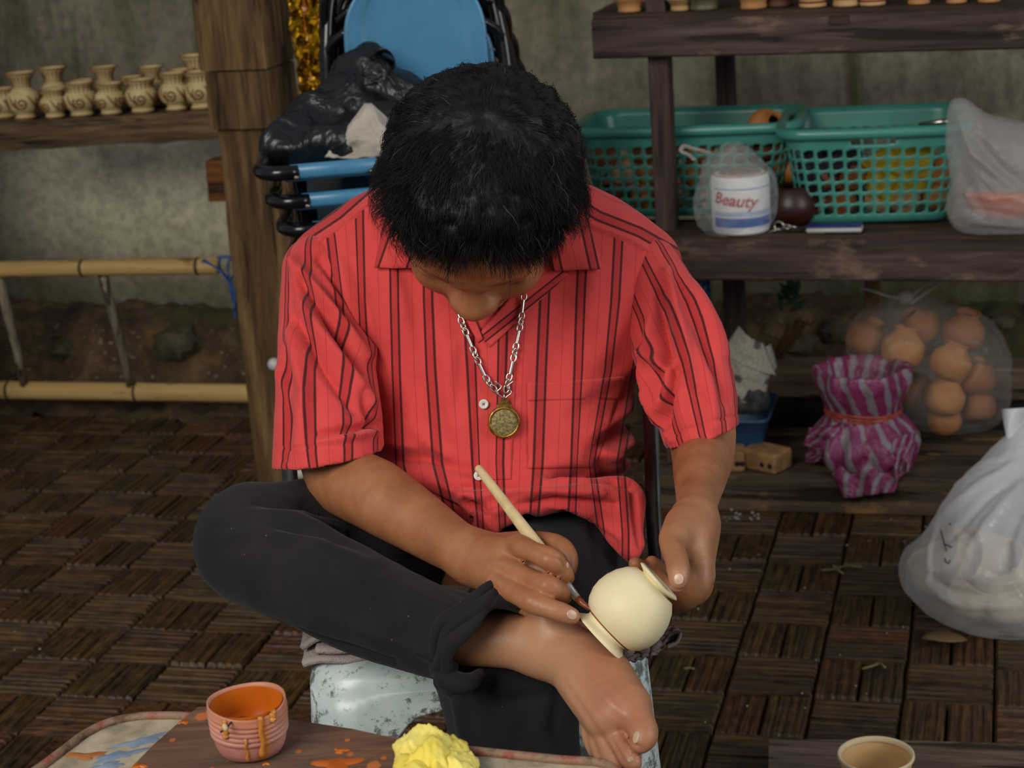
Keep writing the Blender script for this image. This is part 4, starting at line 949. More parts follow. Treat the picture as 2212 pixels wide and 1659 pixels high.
def rrect(t, hx_, hy_, r):
    """point on a rounded rectangle, t in 0..1"""
    segs = [(2*hx_-2*r), math.pi*r/2, (2*hy_-2*r), math.pi*r/2]*2; Lt = sum(segs); s = (t % 1)*Lt
    cs = [(-hx_+r, -hy_, 0), (hx_-r, -hy_+r, 1), (hx_, -hy_+r, 2), (hx_-r, hy_-r, 3), (hx_-r, hy_, 4), (-hx_+r, hy_-r, 5), (-hx_, hy_-r, 6), (-hx_+r, -hy_+r, 7)]
    for k in range(8):
        if s <= segs[k] or k == 7: break
        s -= segs[k]
    if k == 0: return (-hx_+r+s, -hy_)
    if k == 2: return (hx_, -hy_+r+s)
    if k == 4: return (hx_-r-s, hy_)
    if k == 6: return (-hx_, hy_-r-s)
    c = {1: (hx_-r, -hy_+r, -math.pi/2), 3: (hx_-r, hy_-r, 0), 5: (-hx_+r, hy_-r, math.pi/2), 7: (-hx_+r, -hy_+r, math.pi)}[k]
    a = c[2]+s/r; return (c[0]+r*math.cos(a), c[1]+r*math.sin(a))
def SP(x, y, z): return sc+x*sx+y*sy+z*ZZ
hw, hd = swid/2, sdep/2; nP = 120; rings = []
for (ins, z, r) in ((.16, -.008, .01), (.12, -.006, .03), (.05, -.001, .05), (.022, 0, .05), (.010, -.004, .05), (.003, -.012, .05), (0, -.024, .05)):
    rings.append([SP(*rrect(k/nP, hw-ins, hd-ins, r), sz+z) for k in range(nP)])
V = np.array(rings).reshape(-1, 3); F = gridf(nP, len(rings), True)+[list(range(nP))[::-1]]
obj('seat', (V, F), M_blue, chair)
hb = []
for k in range(nP):
    x, y = rrect(k/nP, hw, hd, .05); cx, cy = hw-abs(x), hd-abs(y); e = max(cx, cy) if min(cx, cy) < .03 else 0
    hb.append(np.interp(e, [0, .05, .066, .085, .11, .16], [sz-.024, sz-.024, .20, .06, .030, .020]))
rows = 14; V = []
for j in range(rows):
    for k in range(nP):
        x, y = rrect(k/nP, hw, hd, .05); d = hb[k]*j/(rows-1); fl = 1+.16*d/.45; V.append(SP(x*fl, y*fl, sz-.024-d))
obj('legs_and_skirt', shell(V, nP, rows, -.0025, wrap=True), M_blue, chair)
M_steel = simple('bare_steel', '#4a4846', .25, '#77746f', 12, .05, 'World', Metallic=.9)
def upright(x0, top):
    V = []; path = spline(top, 24); n = len(path)
    for p in path:
        for dx, dy in ((-.009, 0), (-.0085, -.004), (.004, -.005), (.0085, -.0035), (.009, 0), (.0075, .003), (-.0075, .003)): V.append(p+sx*dx+sy*dy)
    obj('back_upright', (np.array(V), gridf(7, n, True)+[list(range(7))[::-1], [(n-1)*7+i for i in range(7)]]), M_steel, chair)
u0 = [P(1420, 1235, 2.08), P(1412, 1110, 2.11), P(1408, 980, 2.14), P(1402, 860, 2.17), P(1385, 760, 2.20)]
upright(0, u0)
dm_ = lambda p: p-2*((p-sc)@sx)*sx
upright(0, [dm_(p) for p in u0])
obj('back_panel', box((P(1385, 770, 2.21)+dm_(P(1385, 770, 2.21)))/2, (swid-.03, .006, .12), (sx, nrm(np.cross(ZZ, sx)), ZZ), .002), M_steel, chair)
# towel under the thighs
M_towel = NT('grey_pink_towel'); _v = M_towel.coord('World'); _n = M_towel.noise(_v, 400, 3, .7); _m = M_towel.noise(_v, 14, 3)
M_towel.bump(_n, .9, .003); M_towel = M_towel.fin(M_towel.ramp(_m, [(.35, '#a3948e'), (.55, '#bbaca4'), (.7, '#bd9a94')]), .95)
towel = thing('towel', SP(0, 0, sz+.004), 'grey-pink towel folded flat on the chair seat under the man', 'towel')
for L_, (x0, x1, y0, y1, dz) in enumerate(((-hw-.005, hw-.02, -.135, .15, .006), (-hw+.01, hw-.04, -.128, .15, .014), (-hw-.008, hw-.05, -.118, .14, .022))):
    nu, nv = 60, 30; V = []
    for j in range(nv):
        for i in range(nu):
            x = x0+(x1-x0)*i/(nu-1); y = y0+(y1-y0)*j/(nv-1); q = SP(x, y, sz+dz)
            e = .014*noise.noise(Vector((x*18, L_*3, 0)))*(j < 3)
            q = q+sy*e+ZZ*(.003*noise.noise(Vector((x*30, y*30, L_)))-.012*max(0, (-hw+.012-x)/.02)*(.5+.3*L_))
            V.append(q)
    obj('fold', shell(V, nu, nv, .006, outdir=ZZ), M_towel, towel)
# second rag poking out below the vase
M_rag = NT('grey_red_rag'); _v = M_rag.coord('World'); _n = M_rag.noise(_v, 500, 3, .7); _m = M_rag.noise(_v, 35, 3)
M_rag.bump(_n, .8, .002); M_rag = M_rag.fin(M_rag.ramp(_m, [(.38, '#5a4d4b'), (.55, '#7a6a66'), (.68, '#8d4a4a')]), .95)
rag = thing('rag', P(1400, 1430, 1.80), 'crumpled grey and dark red rag under the vase on the chair corner', 'rag')
def ragsheet(poly, nu, nv, amp, seed, name):
    (a, b, c, d) = [P(*q) for q in poly]; V = []
    for j in range(nv):
        for i in range(nu):
            u, v = i/(nu-1), j/(nv-1); q = (a*(1-u)+b*u)*(1-v)+(d*(1-u)+c*u)*v
            s_ = Vector((u*3+seed, v*3, seed)); V.append(q-FW*amp*noise.fractal(s_, 1, 2, 3)+UP*amp*.6*noise.noise(s_*2))
    obj(name, shell(V, nu, nv, .003), M_rag, rag)
ragsheet([(1330, 1395, 1.76), (1440, 1370, 1.78), (1420, 1415, 1.755), (1335, 1436, 1.735)], 30, 16, .008, 1.0, 'rag_fold')
ragsheet([(1345, 1400, 1.79), (1455, 1352, 1.80), (1468, 1372, 1.77), (1400, 1418, 1.765)], 30, 16, .010, 4.0, 'rag_fold')
pts = spline([P(1420, 1395, 1.775), P(1452, 1362, 1.78), P(1470, 1362, 1.775), P(1464, 1385, 1.77), P(1440, 1398, 1.765)], 30)
V = np.array([p+FW*w for w in (-.012, 0, .012) for p in pts]); obj('rag_curl', shell(V, 30, 3, .0028), M_rag, rag)

# ================================================================== work board in front
TZ = .60
def slab(name, poly, z, th, mat, parent=None, n=None):
    top = [G(x, y, z) for x, y in poly]; n = len(top); V = np.array(top+[p-A(0, 0, th) for p in top])
    F = [list(range(n)), list(range(n, 2*n))[::-1]]+[[i, n+i, n+(i+1) % n, (i+1) % n] for i in range(n)]
    nn = np.cross(V[1]-V[0], V[2]-V[0])
    if nn[2] < 0: F = [f[::-1] for f in F]
    return obj(name, (V, F), mat, parent, smooth=False)
def splat(t, v, c, scale, size, col, seed=0):
    vo = t.new('ShaderNodeTexVoronoi'); mp = t.new('ShaderNodeMapping'); mp.inputs['Location'].default_value = (seed, seed*.7, 0); mp.inputs['Scale'].default_value = (1, .7, 1)
    t.link(v, mp.inputs[0]); t.link(mp.outputs[0], vo.inputs['Vector']); vo.inputs['Scale'].default_value = scale
    d = t.math('ADD', vo.outputs['Distance'], t.math('MULTIPLY', t.math('SUBTRACT', t.noise(v, scale*2.5, 3), .5), .25))
    sel = t.new('ShaderNodeSeparateColor'); t.link(vo.outputs['Color'], sel.inputs[0]); k = t.ramp(sel.outputs[0], [(.55, 0.0), (.57, 1.0)])
    return t.mix(t.math('MULTIPLY', t.ramp(d, [(size, 1.0), (size+.05, 0.0)]), k), c, col)
def board_mat():
    t = NT('stained_board'); v = t.coord('World'); v2 = t.coord('World', (6, 40, 40)); n = t.noise(v2, 1, 6, .65, .5); m = t.noise(v, 8, 4)
    c = t.ramp(n, [(.3, '#3a261b'), (.5, '#694835'), (.75, '#8a6850')]); c = t.mix(t.ramp(m, [(.55, 0.0), (.8, .3)]), c, '#6f675c')
    c = splat(t, v, c, 75, .17, '#b25f22'); c = splat(t, v, c, 28, .13, '#b8662a', 3.3)
    t.bump(n, .7, .004); return t.fin(c, .75)
def tray_mat():
    t = NT('paint_spattered_tray'); v = t.coord('World'); n = t.noise(v, 18, 6, .65); m = t.noise(v, 7, 3)
    c = t.ramp(n, [(.33, '#6b604e'), (.48, '#a3967e'), (.68, '#c4b79e')]); c = splat(t, v, c, 16, .17, '#6f7f95', 1.7); c = splat(t, v, c, 14, .12, '#b5702f', 5.1)
    c = t.mix(t.ramp(m, [(.55, 0.0), (.7, .5)]), c, '#7d705c'); t.bump(n, .6, .003); return t.fin(c, .85)
def rim_mat():
    t = NT('red_worn_rim'); v = t.coord('World'); n = t.noise(v, 40, 5, .7); t.bump(n, .4, .002)
    return t.fin(t.ramp(n, [(.35, '#5b4030'), (.5, '#8a6f58'), (.62, '#8c3f35'), (.75, '#a58f74')]), .7)
M_board, M_tray, M_rim = board_mat(), tray_mat(), rim_mat()
worktab = thing('work_table', A(G(700, 1640, 0)[0]*.5-.1, 1.2, 0), 'low work table with worn red rim and paint-spattered beige top', 'table')
tp = [(20, 1700), (85, 1659), (140, 1618), (190, 1582), (235, 1561), (290, 1549), (360, 1546), (480, 1554), (700, 1583), (1000, 1620), (1200, 1641), (1318, 1655), (1338, 1672), (1345, 1720), (1340, 2100), (20, 2100)]
tt_ = slab('table_top', tp, TZ-.012, .02, M_tray, worktab)
rimp = spline([G(x, y, TZ-.010) for x, y in tp[:14]], 90)
obj('table_rim', tube(rimp, .0038, 10, flat=1.0), M_rim, worktab)
for x, y in ((160, 1700), (1290, 1715), (160, 2050), (1290, 2050)):
    q = G(x, y, TZ-.03); obj('leg', box(A(q[0], q[1], (TZ-.032)/2), (.035, .035, TZ-.034), None, .004), M_rim, worktab)
pl = slab('plank', [(250, 1700), (282, 1659), (330, 1610), (380, 1566), (428, 1527), (470, 1526), (540, 1540), (640, 1556), (760, 1574), (868, 1598), (1010, 1622), (1010, 1900), (250, 1900)], TZ, .0115, M_board)
tag(pl, 'dark brown plank spattered with orange paint lying on the work table', 'plank')
# bowl of orange slip
def bowl_mat():
    t = NT('ribbed_pink_clay'); v = t.coord('World'); n = t.noise(v, 25, 5); sx_ = t.new('ShaderNodeSeparateXYZ'); t.link(v, sx_.inputs[0])
    c = t.ramp(n, [(.3, '#a86a5a'), (.6, '#bf8678'), (.75, '#cba398')])
    vd = t.coord('World', (75, 75, 6)); dr = t.noise(vd, 1.0, 2, .4)
    hz = t.ramp(t.math('ADD', t.math('SUBTRACT', sx_.outputs[2], TZ), t.math('MULTIPLY', dr, .03)), [(.035, 0.0), (.047, 1.0)])
    c = t.mix(t.math('MULTIPLY', t.ramp(dr, [(.60, 0.0), (.65, .9)]), 1.0), c, '#c0742c'); c = t.mix(t.math('MULTIPLY', hz, .35), c, '#bf6f2a')
    t.bump(n, .2, .001); return t.fin(c, .55)
M_orange = simple('orange_slip', '#b3560f', .28, '#c2661a', 30, .15, 'World', Specular_IOR_Level=.6)
M_drip = simple('ochre_drip', '#b8742c', .4, '#c98838', 60); bq = G(545, 1622, TZ); bowl = thing('paint_bowl', bq, 'small ribbed clay bowl of orange slip standing on the plank', 'bowl')
pr = [(0, .0008), (.020, .0008), (.0245, .003), (.0272, .009), (.0288, .016)]
for k in range(5): pr += [(.0289+.0002*k, .0180+k*.0044), (.0304+.0002*k, .0190+k*.0044), (.0306+.0002*k, .0206+k*.0044), (.0300+.0002*k, .0218+k*.0044)]
pr += [(.0308, .0425), (.0306, .0445), (.0296, .0445), (.0288, .042), (.0275, .028)]
V, F = lathe(pr, 64, None, bq, .012, cap0=False); ang = np.arctan2(V[:, 1]-bq[1], V[:, 0]-bq[0]); hz = (V[:, 2]-bq[2])/.0445
V[:, 2] += hz*(.0022*np.sin(ang-.4)+.0016*np.sin(2*ang+.8))
obj('bowl_wall', (V, F), bowl_mat(), bowl)
V, F = lathe([(.0282, .0430), (.0274, .034), (.0266, .022), (.024, .014), (0.0, .012)], 48, None, bq, .012, cap0=False); obj('bowl_lining', (V, F), M_orange, bowl)
V, F = lathe([(.0276, .0225), (.010, .0222), (0.0001, .0222)], 48, None, bq, .012, cap0=False); obj('slip', (V, F), M_orange, bowl)
for th0, z0_, z1_, w_d in ((-2.05, .042, .026, .0022), (-1.55, .026, .004, .0011), (-1.12, .043, .006, .0019), (-.75, .043, .036, .0026)):
    zz_d = np.linspace(z0_, z1_, 14); rr_d = np.interp(zz_d, [0, .003, .009, .016, .0205, .043], [.0205, .0246, .0274, .029, .0308, .0314])
    obj('slip_drip', tube([bq+A(r*math.cos(th0+.02*math.sin(k)), r*math.sin(th0+.02*math.sin(k)), z) for k, (r, z) in enumerate(zip(rr_d, zz_d))], np.r_[np.full(11, w_d), w_d*1.3, w_d*1.3, w_d*.6], 8), M_drip, bowl)
tw = thing('twig', P(492, 1570, 1.435), 'scrap of dried slip on a dark twig at the bowl rim', 'twig')
obj('stem', tube(spline([P(476, 1582, 1.428), P(488, 1574, 1.428), P(500, 1560, 1.436), P(530, 1562, 1.455)], 14), .0009, 6), simple('dark_twig', '#2a1c12', .8), tw)
V, F = sphere((0, 0, 0), (.0022, .0022, .003), 12, 8); V = V*(1+.35*fbm(V, 400, 2))[:, None]+P(486, 1571, 1.427); obj('dried_slip', (V, F), simple('dried_slip', '#c9b487', .8), tw)
V, F = lathe([(.0135, .0), (.0115, .0025), (.0, .0032)], 24, None, G(520, 1568, TZ+.023)); V[:, 2] = V[:, 2]; sp_ = obj('floating_disc', (V, F), simple('brown_sediment', '#4a2d18', .6, '#6a3f1e', 60), bowl)
# dried splats of orange slip
for n_, (x, y, r) in enumerate(((728, 1652, .016), (737, 1622, .0055), (300, 1655, .006), (575, 1650, .003), (398, 1560, .0045))):
    q = G(x, y, TZ+.0001); t = np.linspace(0, 2*np.pi, 26, endpoint=False); rr = r*(1+.3*np.sin(3*t+n_)+.2*np.sin(5*t+2*n_))
    V = np.vstack([np.c_[q[0]+rr*np.cos(t), q[1]+.8*rr*np.sin(t), np.full(26, q[2])], np.c_[q[0]+.8*rr*np.cos(t), q[1]+.64*rr*np.sin(t), np.full(26, q[2]+.0009)]])
    F = gridf(26, 2, True)+[[26+i for i in range(26)]]
    tag(obj('paint_splat', (V, F), M_orange), ('largest orange splat near the yellow cloth', 'orange splat behind the yellow cloth side of the bowl', 'orange drop near the left plank edge', 'tiny orange drop below the bowl', 'orange drop left of the bowl on the plank')[n_], 'paint splat', 'orange slip drops on the plank')
M_bpaint = simple('grey_blue_paint', '#6d7f98', .7, '#8a97a8', 60, .2, 'World'); M_opaint = simple('ochre_paint', '#a8662e', .7)
for n_, (x, y, r, an, lab) in enumerate(((308, 1600, .014, .45, 'long blue-grey paint smear on the tray-like table top'), (255, 1632, .013, .35, 'blue-grey paint smear near the left table rim'), (228, 1655, .010, .2, 'blue-grey smear at the bottom edge of the table top'), (185, 1632, .011, -.1, 'ochre paint smear close to the left table rim'))):
    q = G(x, y, TZ-.0118); t = np.linspace(0, 2*np.pi, 30, endpoint=False); rr = 1+.28*np.sin(3*t+n_*2)+.22*np.sin(5*t+n_)+.12*np.sin(9*t)
    X, Y = r*1.5*rr*np.cos(t), r*.5*rr*np.sin(t); c_, s_ = math.cos(an), math.sin(an); V = np.vstack([np.c_[q[0]+X*c_-Y*s_, q[1]+X*s_+Y*c_, np.full(30, q[2])], np.c_[q[0]+.85*(X*c_-Y*s_), q[1]+.85*(X*s_+Y*c_), np.full(30, q[2]+.0006)]])
    tag(obj('paint_smear', (V, gridf(30, 2, True)+[[30+i for i in range(30)]]), M_opaint if n_ == 3 else M_bpaint), lab, 'paint smear', 'paint smears on the table top')
# yellow cloth
def crumple(name, blobs, h, amp, freq, mat, parent=None, cuts=(), it=2, k=.012, seed=0.):
    pr = [Ell(c, r) for c, r in blobs]; lo = np.min([np.asarray(c)-np.asarray(r) for c, r in blobs], 0)-.02; hi = np.max([np.asarray(c)+np.asarray(r) for c, r in blobs], 0)+.02
    V, F = solid([(pr, k, 0)], lo, hi, h, cuts=list(cuts)); V = relax(V, F, it); N = vnormals(V, F)
    rg = 1-np.abs(fbm(V, freq, 3, seed))*2
    return V+N*(amp*rg)[:, None], F
M_yel = simple('yellow_cloth', '#ead041', .8, '#f3e37c', 22, .3, 'World', Subsurface_Weight=.0)
yq = lambda x, y, dz=0: G(x, y, TZ)+A(0, 0, dz)
ycl = thing('yellow_cloth', yq(940, 1660), 'crumpled bright yellow cloth on the front edge of the work table', 'cloth')
def ysheet(x0, x1, y0, y1, hgt, seed, name):
    nu, nv = 44, 36; V = []
    for j in range(nv):
        for i in range(nu):
            u, v = i/(nu-1), j/(nv-1); e = .5+.5*noise.noise(Vector((u*7+seed, v*7, seed)))
            x = x0+(x1-x0)*u+10*noise.noise(Vector((v*6, seed, 1))); y = y0+(y1-y0)*v+8*noise.noise(Vector((u*9, seed, 4)))
            d = math.sin(math.pi*min(1, max(0, u)))*math.sin(math.pi*min(1, v*.75+.12)); rg = 1-abs(noise.fractal(Vector((u*1.5+seed, v*1.5, seed*2)), 1, 2, 2))*1.5
            V.append(yq(x, y, .0016+hgt*max(0, d)**.7*(.45+.55*rg)+.003*max(0, noise.noise(Vector((u*14, v*14, seed))))))
    obj(name, shell(V, nu, nv, .0011, outdir=ZZ), M_yel, ycl)
ysheet(848, 1012, 1612, 1730, .024, 1.3, 'cloth_fold'); ysheet(862, 985, 1602, 1700, .026, 4.1, 'cloth_fold'); ysheet(900, 1035, 1640, 1740, .016, 7.7, 'cloth_fold')
# board with cup, bottom right, on the paving
M_plank2 = wood('grey_brown_board', 'a', '#5a473b', '#7a6454', '#8f7a6a', .7, 1.0, .4, 9.1)
fb = slab('floor_board', [(1658, 1760), (1661, 1597), (1900, 1598), (2260, 1608), (2300, 1760)], .035, .033, M_plank2)
tag(fb, 'grey-brown wooden board lying on the paving at the bottom right', 'board')
M_cup = simple('buff_clay', '#c79a63', .75, '#d6ad7a', 14, .15, 'World')
M_cupr = simple('pale_clay_rim', '#dcc69c', .7)
cq = G(1892, 1765, .035); crim = G(1892, 1628, .135); cq = A(crim[0], crim[1], .0352); cup = thing('clay_cup', cq, 'buff clay cup with pale rim standing on the floor board', 'cup')
obj('cup_wall', lathe([(0, 0), (.034, 0), (.042, .02), (.044, .05), (.043, .08), (.0465, .094), (.0455, .0935), (.0405, .08), (.041, .05), (.038, .02), (0, .012)], 56, None, cq, cap0=False), M_cup, cup)
obj('cup_rim', lathe([(.0460, .0925), (.0488, .0965), (.0484, .100), (.0466, .1005), (.0445, .098), (.0440, .094)], 56, None, cq, cap0=False), M_cupr, cup)
# ================================================================== left background: post, shelf of vases, bamboo ladder
RAX = (LA, DE, ZZ)
def rbox(a0, a1, b0, b1, z0, z1, bev=.004): return box(RM((a0+a1)/2, (b0+b1)/2, (z0+z1)/2), (a1-a0, b1-b0, z1-z0), RAX, bev)
def aof(px, py, b): return W(px, py, b)@LA
def zof(px, py, b): return W(px, py, b)[2]
M_post = wood('old_teak', 'z', '#3a2a18', '#705334', '#9a7c52', .75, 1.0, .9, 2.0)
PB = 3.42; pa = aof(548, 1000, PB); pw = .128
post = thing('timber_post', RM(pa+pw/2, PB+.08, 0), 'thick old square timber post with a notched joint beside the chairs', 'post')
def timber(a0, a1, b0, b1, z0, z1, nz=30, amp=.004, seed=0):
    V = []; pr = [(a0+.006, b0), (a0+(a1-a0)/3, b0), (a0+(a1-a0)*2/3, b0), (a1-.006, b0), (a1, b0+.006), (a1, (b0+b1)/2), (a1, b1-.006), (a1-.006, b1), (a0+.006, b1), (a0, b1-.006), (a0, (b0+b1)/2), (a0, b0+.006)]
    for j in range(nz):
        z = z0+(z1-z0)*j/(nz-1)
        for a, b in pr:
            s = Vector((a*9, b*9, z*5+seed)); V.append(RM(a+amp*noise.fractal(s, 1, 2, 3), b+amp*noise.fractal(s+Vector((9, 0, 0)), 1, 2, 3), z))
    n = len(pr); return np.array(V), gridf(n, nz, True)+[list(range(n))[::-1], [(nz-1)*n+i for i in range(n)]]
zn0, zn1 = zof(500, 280, PB), zof(500, 155, PB)
sharp(obj('lower_timber', timber(pa, pa+pw, PB, PB+.16, 0, zn0, 40), M_post, post), 50)
sharp(obj('joint_block', timber(pa-.008, pa+pw-.006, PB-.016, PB+.15, zn0+.003, zn1, 14, .005, 5), M_post, post), 50)
sharp(obj('upper_timber', timber(pa-.022, pa+pw-.004, PB-.002, PB+.15, zn1+.003, 2.3, 50, .004, 9), M_post, post), 50)
pz0, pz1 = zof(450, 440, PB), zof(450, 352, PB)
sharp(obj('peg', timber(pa-.045, pa+.02, PB+.02, PB+.075, pz0, pz1, 8, .004, 3), wood('peg_wood', 'a', '#4a2a12', '#7a4b22', '#96632f', .7, 1.0, .5, 4.), post), 50)
M_white = simple('white_ceramic', '#c9c4ba', .35)
for x, y in ((592, 787), (649, 1022)):
    q = W(x, y, PB-.012); V, F = sphere(q, .0135, 16, 12); obj('knob', (V, F), M_white, post)
# shelf plank
SB = 3.72; M_shelf = wood('weathered_shelf', 'a', '#46351f', '#6f5940', '#90775a', .85, .9, .9, 1.0)
a0, a1 = aof(-60, 268, SB), aof(470, 240, SB); zl, zr = zof(-60, 271, SB), zof(470, 240, SB)
n_ = 40; V = []
for i in range(n_):
    a = a0+(a1-a0)*i/(n_-1); z = zl+(zr-zl)*i/(n_-1); s = Vector((a*8, 0, 0)); e = .004*noise.fractal(s, 1, 2, 3)
    th = .060+.004*noise.noise(s*1.7)
    for b, dz in ((SB, -th+e), (SB, -.004), (SB+.005, 0), (SB+.27, 0), (SB+.27, -.05), (SB+.01, -th+e-.002)): V.append(RM(a, b+(e if b == SB else 0), z+dz))
shelf_o = sharp(obj('wall_shelf', (np.array(V), gridf(6, n_, True)+[list(range(6))[::-1], [(n_-1)*6+i for i in range(6)]]), M_shelf), 40)
tag(shelf_o, 'weathered plank shelf at the left carrying small patterned vases', 'shelf')
def shelf_z(a): return zl+(zr-zl)*(a-a0)/(a1-a0)
M_vbrown = simple('incised_brown_clay', '#6a3c1e', .8, '#84552f', 60, .3)
M_vcream = simple('cream_relief', '#c4ad74', .75, '#dcc892', 40, .2, rand=True)
M_vterra = simple('terracotta_lip', '#8c5a36', .8)
def vase_proto(kind):
    if kind == 'tall': P_ = [(.020, 0), (.021, .004), (.017, .008), (.027, .022), (.031, .036), (.028, .048), (.0185, .058), (.016, .066), (.018, .074), (.027, .086), (.028, .0875)]; zc, R_, zb = .033, .0115, (.060, .082)
    elif kind == 'urn': P_ = [(.019, 0), (.020, .005), (.016, .009), (.025, .020), (.030, .034), (.027, .045), (.020, .052), (.0195, .058), (.026, .068), (.027, .070)]; zc, R_, zb = .032, .0115, (.052, .066)
    else: P_ = [(.021, 0), (.022, .004), (.020, .008), (.028, .020), (.0315, .031), (.028, .042), (.022, .049), (.022, .053), (.027, .060), (.0275, .062)]; zc, R_, zb = .028, .011, (.047, .058)
    P_ = np.array(P_); pr = smoothprof(P_, 30); lip = pr[-1]
    body = lathe(list(map(tuple, pr))+[(lip[0]-.003, lip[1]), (lip[0]-.006, lip[1]-.006), (.012, lip[1]-.02)], 32)
    def rad(z): return np.interp(z, pr[:, 1], pr[:, 0])
    rel = []
    for k in range(5):
        th0 = k*2*np.pi/5; q = []
        for t in np.linspace(0, 1, 26):
            r = R_*(1-.88*t); ph = t*3.3*np.pi+2.4; z = zc+r*math.sin(ph)*1.05; th = th0+r*math.cos(ph)/.029; R2 = rad(z)+.0006
            q.append((R2*math.cos(th), R2*math.sin(th), z))
        rel.append(tube(q, .0017, 6))
        q = []
        for t in np.linspace(0, 1, 12):
            z = zc+.014-.026*t; th = th0+.42+.55*t; R2 = rad(z)+.0004; q.append((R2*math.cos(th), R2*math.sin(th), z))
        rel.append(tube(q, np.interp(np.linspace(0, 1, 12), [0, .5, 1], [.0010, .0020, .0010]), 6))
    for k in range(18):
        th = k*2*np.pi/18; q = [((rad(z)+.0003)*math.cos(th), (rad(z)+.0003)*math.sin(th), z) for z in np.linspace(zb[0], zb[1], 6)]; rel.append(tube(q, .0010, 5))
    rel.append(lathe([(P_[0][0]-.002, .0002), (P_[0][0]+.0006, .001), (P_[1][0]+.0006, .0042), (P_[1][0]-.002, .006)], 32, cap0=True))
    root = thing('patterned_vase', (0, 0, 0)); obj('vase_body', body, M_vcream, root); obj('swirl_relief', join(rel), M_vbrown, root)
    t = np.linspace(0, 2*np.pi, 40, endpoint=False); obj('lip', tube(np.c_[lip[0]*np.cos(t), lip[0]*np.sin(t), np.full(40, lip[1])], .0014, 6, closed=True), M_vterra, root)
    return root
protoV = {k: vase_proto(k) for k in ('tall', 'urn', 'squat')}; usedV = set()
vl = [('tall', 58, 268, 1.0, 0, 'tall flared swirl vase at the front, first full vase from the left edge'), ('squat', 122, 263, .85, 0, 'small squat swirl vase, second from the left in the front row'), ('squat', 180, 259, 1.0, 0, 'squat swirl vase, third from the left in the front row'),
      ('squat', 243, 254, .92, 0, 'squat swirl vase, fourth from the left in the front row'), ('squat', 311, 248, .98, 0, 'pale squat swirl vase in the middle of the front row'), ('urn', 383, 243, .98, 0, 'narrow-footed swirl vase second from the timber post'), ('urn', 437, 240, .98, 0, 'swirl vase standing right against the timber post'),
      ('squat', 15, 268, .9, .045, 'dark vase cut off by the left edge of the shelf'), ('tall', 127, 262, .98, .075, 'tall flared vase behind the second front vase'), ('urn', 187, 258, .85, .07, 'vase behind the third front vase'), ('tall', 237, 254, .92, .08, 'tall flared vase behind the fourth front vase'),
      ('urn', 292, 250, .85, .075, 'short vase behind and left of the pale middle vase'), ('tall', 337, 246, .85, .09, 'wide-mouthed vase behind the pale middle vase'), ('urn', 402, 242, .95, .08, 'vase behind the narrow-footed front vase'), ('tall', 432, 240, 1.0, .12, 'tallest vase at the back beside the timber post')]
for kind, x, y, s, db, lab in vl:
    o = protoV[kind] if kind not in usedV else copytree(protoV[kind]); usedV.add(kind)
    b = SB+.035+db; a = aof(x, y, SB+.0)*(b/SB); o.location = RM(a, b, shelf_z(a*SB/b)+.0012); o.scale = (s*1.2,)*3; o.rotation_euler = (0, 0, rng.uniform(0, 6))
    tag(o, lab, 'vase', 'swirl-patterned vases on the left shelf')
# bamboo ladder on its side
def bamboo_mat():
    t = NT('bamboo'); v = roomcoord(t, 2, 30, 30); n = t.noise(v, 1, 5, .6, .3); m = t.noise(roomcoord(t, 7, 25, 25), 1, 4)
    c = t.ramp(n, [(.3, '#b08c4e'), (.6, '#d0ae70'), (.75, '#dec28c')]); c = t.mix(t.ramp(m, [(.60, 0.0), (.68, .8)]), c, '#5a4426'); return t.fin(c, .45)
M_bam = bamboo_mat(); M_node = simple('bamboo_node', '#3c2c1c', .7, '#5a452c', 80); M_rung = wood('grey_rung', 'z', '#746854', '#a3957e', '#bdb098', .85, 1.2, .6, 6.)
lad = thing('bamboo_ladder', W(260, 870, 3.86), 'bamboo ladder lying on its long side against the left wall', 'ladder')
def rail(p0, p1, r, nodes, name):
    t = np.linspace(0, 1, 60); path = p0+(p1-p0)*t[:, None]; rr = np.full(60, r)
    for nd in nodes: rr = rr+r*.11*np.exp(-((t-nd)/.012)**2)
    o = obj(name, tube(path, rr, 20), M_bam, lad)
    for nd in nodes:
        c = p0+(p1-p0)*nd; d = nrm(p1-p0); obj('node_ring', tube([c-d*.006, c-d*.002, c+d*.003, c+d*.006], [r*1.02, r*1.115, r*1.115, r*1.02], 20, cap=False), M_node, o)
rail(W(-60, 583, 3.76), W(470, 574, 3.76), 18*4.15/FPX, (.46, .925), 'rail'); rail(W(-60, 842, 3.86), W(548, 850, 3.86), 20.5*4.3/FPX, (.137, .595), 'rail')
for x0, x1 in ((222, 284), (-4, 55)):
    obj('rung', tube([W(x0, 594, 3.77), W(x0+(x1-x0)*.4, 694, 3.80)+RT*.002, W(x0+(x1-x0)*.75, 770, 3.83), W(x1, 842, 3.86)], A(15, 14.5, 13, 14)*4.2/FPX, 10, flat=.75), M_rung, lad)
M_rope = simple('blue_string', '#24406e', .7, '#3a64a6', 60)
rope = thing('blue_string', W(480, 690, 3.6), 'frayed blue plastic string tied round the ladder end at the post', 'string')
for k, pth in enumerate([[(436, 563), (470, 580), (495, 605), (505, 640), (508, 685)], [(478, 552), (474, 575), (490, 600), (503, 650)], [(498, 553), (492, 580), (500, 615), (510, 660), (507, 690)], [(484, 553), (496, 556), (506, 580), (497, 610)], [(470, 555), (500, 560), (510, 600)], [(440, 560), (480, 590), (505, 625)], [(497, 600), (508, 640), (505, 672)]]):
    b = 3.60 if k != 1 else 3.64; obj('strand', tube(spline([W(x, y, b-.004*k) for x, y in pth], 24), .0042, 6, flat=.5), M_rope, rope)
